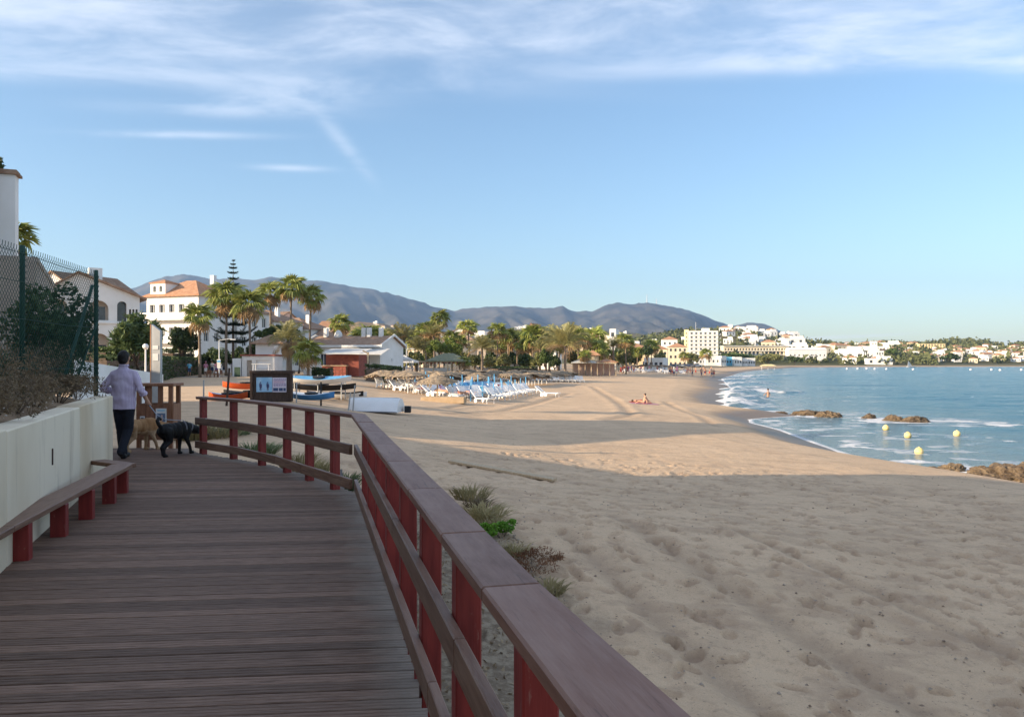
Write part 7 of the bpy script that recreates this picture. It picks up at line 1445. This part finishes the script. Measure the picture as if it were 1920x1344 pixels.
ppl('walker in pinkish top and white skirt, left of the group', 386, 705, 27, 'pinkc', 'whitec', .1, hair='hairbrown', hat='pinkc'); ppl('walker in pale top beside the lamp post', 398, 703, 26, 'whitec', 'denim', -.1, hair='hairbrown'); ppl('walker in red top right of the lamp post', 406, 703, 25, 'pinkc', 'purple', .3); ppl('walker in dark clothes at the right of the group', 420, 701, 23, 'greyc', 'denim', 0); ppl('walker in purple before the dark shrubs', 436, 699, 24, 'purple', 'greyc', .1, hair='hairbrown')
for i, (u, l_) in enumerate(((391, 'red brown wooden chair left of the lamp post'), (405, 'red brown wooden chair with a white notice, middle'), (413, 'red brown wooden chair at the right of the three'))):
    x, y, z = gx(u, 80); t = thing('wooden_chair', l_, 'chair', (x, y, z), R(10 * i)); t.scale = (.8, .8, .75); mb = MB(); mb.box((0, 0, .42), (.5, .46, .05)); mb.build('seat', mt['binwood'], t); mb = MB(); mb.box((0, .2, .72), (.5, .04, .5)); mb.build('backrest', mt['binwood'], t)
    for a in (-.2, .2):
        for b in (-.18, .18): mb = MB(); mb.box((a, b, .2), (.06, .06, .4)); mb.build('leg', mt['binwood'], t)
    if i == 1: mb = MB(); mb.box((0, -.03, .65), (.22, .02, .22)); mb.build('notice', mt['whitec'], t)
mb = MB(); mb.box((0, 0, .5), (.6, .08, 1.0)); x, y, z = gx(445, 82); tag(mb.build('menu_board', M('green_board', (.05, .09, .06), None, 3, .7), None, loc=(x, y, z)), 'dark green menu board left of the kiosk', 'board')
# the far crowd: copies of six small figures
CR = [('tiny bather in swimwear on the far beach, standing', None, 'red', 'skin'), ('tiny bather in a pink top on the far beach', 'pinkc', 'whitec', 'skin'), ('tiny tanned bather in dark trunks on the far beach', None, 'denim', 'skin'), ('tiny beach walker in a white shirt', 'whitec', 'denim', 'skin'), ('tiny beach walker in purple', 'purple', 'greyc', 'skin'), ('tiny beach walker in red clothes', 'red', 'red', 'skin')]
CF = [figure('person', l_, 0, 0, 1.72, 0, a, b, stride=.1 + .02 * i, group='distant people on the far beach', z=-40) for i, (l_, a, b, s_) in enumerate(CR)]
g = random.Random(9); usedf = [0] * 6
def crowd(u, v, k):
    y = 2.6 * F / (v - 675)
    for _ in range(6): y = (EYE - gz(px(u, y), y)) * F / (v - 675)
    o = CF[k] if not usedf[k] else copy_tree(CF[k]); usedf[k] = 1; x = px(u, y); o.location = (x, y, gz(x, y)); o.rotation_euler = (0, 0, g.uniform(0, 6.28)); return o
for i in range(22): crowd(g.uniform(1250, 1345), g.uniform(697, 706), g.choice((0, 0, 1, 2, 2, 3, 4)))
for i in range(11): crowd(g.uniform(1170, 1250), g.uniform(693, 699), g.choice((1, 3, 4, 0)))
for i in range(5): crowd(1164 + i * 3.2, g.uniform(697, 702), 5)
for i in range(7): crowd(g.uniform(1315, 1342), g.uniform(703, 708), g.choice((0, 2)))
def sitter(label, x, y, rz, m_, lying=False, hair='hair', towel='red'):
    t = thing('person', label, 'person', (x, y, gz(x, y) + .02), rz); mb = MB()
    if lying:
        cap(mb, (-.3, 0, .12), (.2, 0, .12), .13, .14); ell(mb, (.48, 0, .14), (.1, .085, .09))
        for s in (-.1, .1): cap(mb, (-.3, s, .12), (-.75, s * 1.2, .16), .085, .06); cap(mb, (-.75, s * 1.2, .16), (-1.15, s, .06), .055, .04); cap(mb, (.2, s * 1.8, .12), (.35, s * 2.6, .05), .05, .04)
    else:
        cap(mb, (0, 0, .16), (-.1, 0, .55), .15, .14); cap(mb, (-.1, 0, .6), (-.08, 0, .72), .055, .05); ell(mb, (-.06, 0, .82), (.1, .08, .11))
        for s in (-.1, .1): cap(mb, (0, s, .14), (.42, s * 1.3, .22), .09, .065); cap(mb, (.42, s * 1.3, .22), (.85, s, .06), .055, .04); cap(mb, (-.1, s * 1.8, .55), (-.3, s * 2.4, .3), .05, .04); cap(mb, (-.3, s * 2.4, .3), (-.36, s * 2.4, .05), .04, .032)
    link('body', setmat(melt(mb, .022, 3), mt['skin']), t); mb = MB(); ell(mb, (.52, 0, .15) if lying else (-.085, 0, .85), (.1, .09, .1)); mb.build('hair', mt[hair], t, True)
    mb = MB(); ell(mb, (-.28, 0, .13) if lying else (.0, 0, .18), (.16, .165, .12)); mb.build('swimwear', mt[m_], t, True)
    return t
x, y, z = gx(1208, 57); 
t = sitter('sunbather sitting up on the sand, leaning on the arms', x, y, R(150), 'denim'); t.scale = (.78,) * 3; x2, y2, z2 = gx(1196, 58.2); t = sitter('sunbather lying on the sand beside the sitting one', x2, y2, R(185), 'red', True, 'hairbrown'); t.scale = (.8,) * 3
for (xx, yy, m_, l_) in ((x, y, 'pinkc', 'pink beach towel under the sitting sunbather'), (x2, y2, 'red', 'red beach towel under the lying sunbather')):
    V = [(a, b, gz(xx + a, yy + b) - gz(xx, yy) + .03 + .01 * math.sin(a * 9)) for b in (-.45, -.15, .15, .45) for a in np.linspace(-1, 1, 8)]; o = link('beach_towel', npmesh('beach_towel', V, grid_faces(4, 8), mt[m_]), None, (xx, yy, gz(xx, yy) - .012)); tag(o, l_, 'towel')
for u_, y_, r_, m_, l_ in ((825, 54.5, 128, 'pinkc', 'sunbather in pink lying on a near lounger'), (858, 53.5, 130, 'red', 'sunbather in red lying on a near lounger'), (878, 55.5, 122, 'purple', 'sunbather in purple lying on a near lounger')):
    lounger(px(u_, y_), y_, R(r_), 'white sun lounger carrying the ' + l_.split(' lying')[0], 'occupied sun loungers'); t = sitter(l_, px(u_, y_), y_, R(r_), m_, True, 'hairbrown'); t.location.z += .26
x, y = px(1440, 86), 86; t = thing('person', 'swimmer standing waist deep in the breaking waves', 'person', (x, y, SEA_Z), .5); mb = MB(); cap(mb, (0, 0, -.2), (0, 0, .5), .15, .15); ell(mb, (0, 0, .82), (.09, .1, .12)); cap(mb, (0, 0, .5), (0, 0, .72), .06, .06)
for s in (-1, 1): cap(mb, (s * .17, 0, .5), (s * .4, .1, .35), .05, .04); cap(mb, (s * .4, .1, .35), (s * .5, .15, .15), .04, .03)
link('body', setmat(melt(mb, .025, 2), mt['skin']), t); mb = MB(); ell(mb, (0, 0, .86), (.1, .1, .1)); mb.build('hair', mt['hair'], t, True)
# a few parked cars and an awning near the hotel
def car(label, u, y, m_, rz):
    x = px(u, y); t = thing('parked_car', label, 'car', (x, y, gz(x, y)), rz, 'cars parked behind the beach'); mb = MB(); mb.box((0, 0, .62), (4.1, 1.7, .62), taper=.96); mb.build('body', mt[m_], t, bevel=.12); mb = MB(); mb.box((-.15, 0, 1.17), (2.3, 1.5, .55), taper=.78); mb.build('cabin', mt['glass'], t, bevel=.05)
    for a in (-1.25, 1.25):
        for b in (-.8, .8): mb = MB(); mb.lathe([(.05, -.1), (.32, -.1), (.32, .1), (.05, .1)], 12); mb.v = [(p + a, r + b, q + .32) for p, q, r in mb.v]; mb.build('wheel', mt['black'], t)
for i, (u, m_, c_) in enumerate(((1262, 'greyc', 'dark grey'), (1273, 'whitec', 'white'), (1284, 'denim', 'dark blue'), (1295, 'greyc', 'grey'), (1306, 'whitec', 'white'))): car('%s car parked behind the far beach, %s in the line' % (c_, ('first', 'second', 'third', 'fourth', 'fifth')[i]), u, 300 + i * 9, m_, R(10))
t = thing('beach_awning', 'yellow awning on posts on the beach right of the shore buildings', 'awning', gx(1440, 330), 0)
for a in (-2.6, 0, 2.6): mb = MB(); mb.box((a, 0, .9), (.15, .15, 1.8)); mb.build('post', mt['plastic'], t)
mb = MB(); roof_hip(mb, -2.8, 2.8, -1.2, 1.2, 1.8, .6, .2); mb.build('canopy', mt['yellowwall'], t)
# paler path strip behind the walkers
V = []; pa, pb = Vector((px(325, 80), 80)), Vector((px(470, 86), 86)); n_ = 24
for i in range(n_ + 1):
    c = pa + (pb - pa) * i / n_
    for o_ in (-2.2, -.7, .7, 2.2): V.append((c.x + .03 * o_, c.y + o_, gz(c.x, c.y + o_) + .03))
tag(link('footpath', npmesh('footpath', V, grid_faces(n_ + 1, 4), M('pale_path', (.4, .35, .29), (.46, .41, .35), 2, .9))), kind='structure')
# thin air over the whole place
hz = MB(); hz.box((0, 3100, 396), (11000, 9800, 800)); ho = hz.mesh('haze', []); 
hm = bpy.data.materials.new('thin_air'); hm.use_nodes = True; hn = hm.node_tree; hn.nodes.remove(hn.nodes['Principled BSDF']); pv = hn.nodes.new('ShaderNodeVolumePrincipled'); pv.inputs['Color'].default_value = (.40, .62, 1, 1); pv.inputs['Density'].default_value = HAZE; pv.inputs['Anisotropy'].default_value = .2
hn.links.new(pv.outputs[0], hn.nodes['Material Output'].inputs['Volume']); ho.materials.append(hm); ho = link('haze', ho); ho['kind'] = 'stuff'
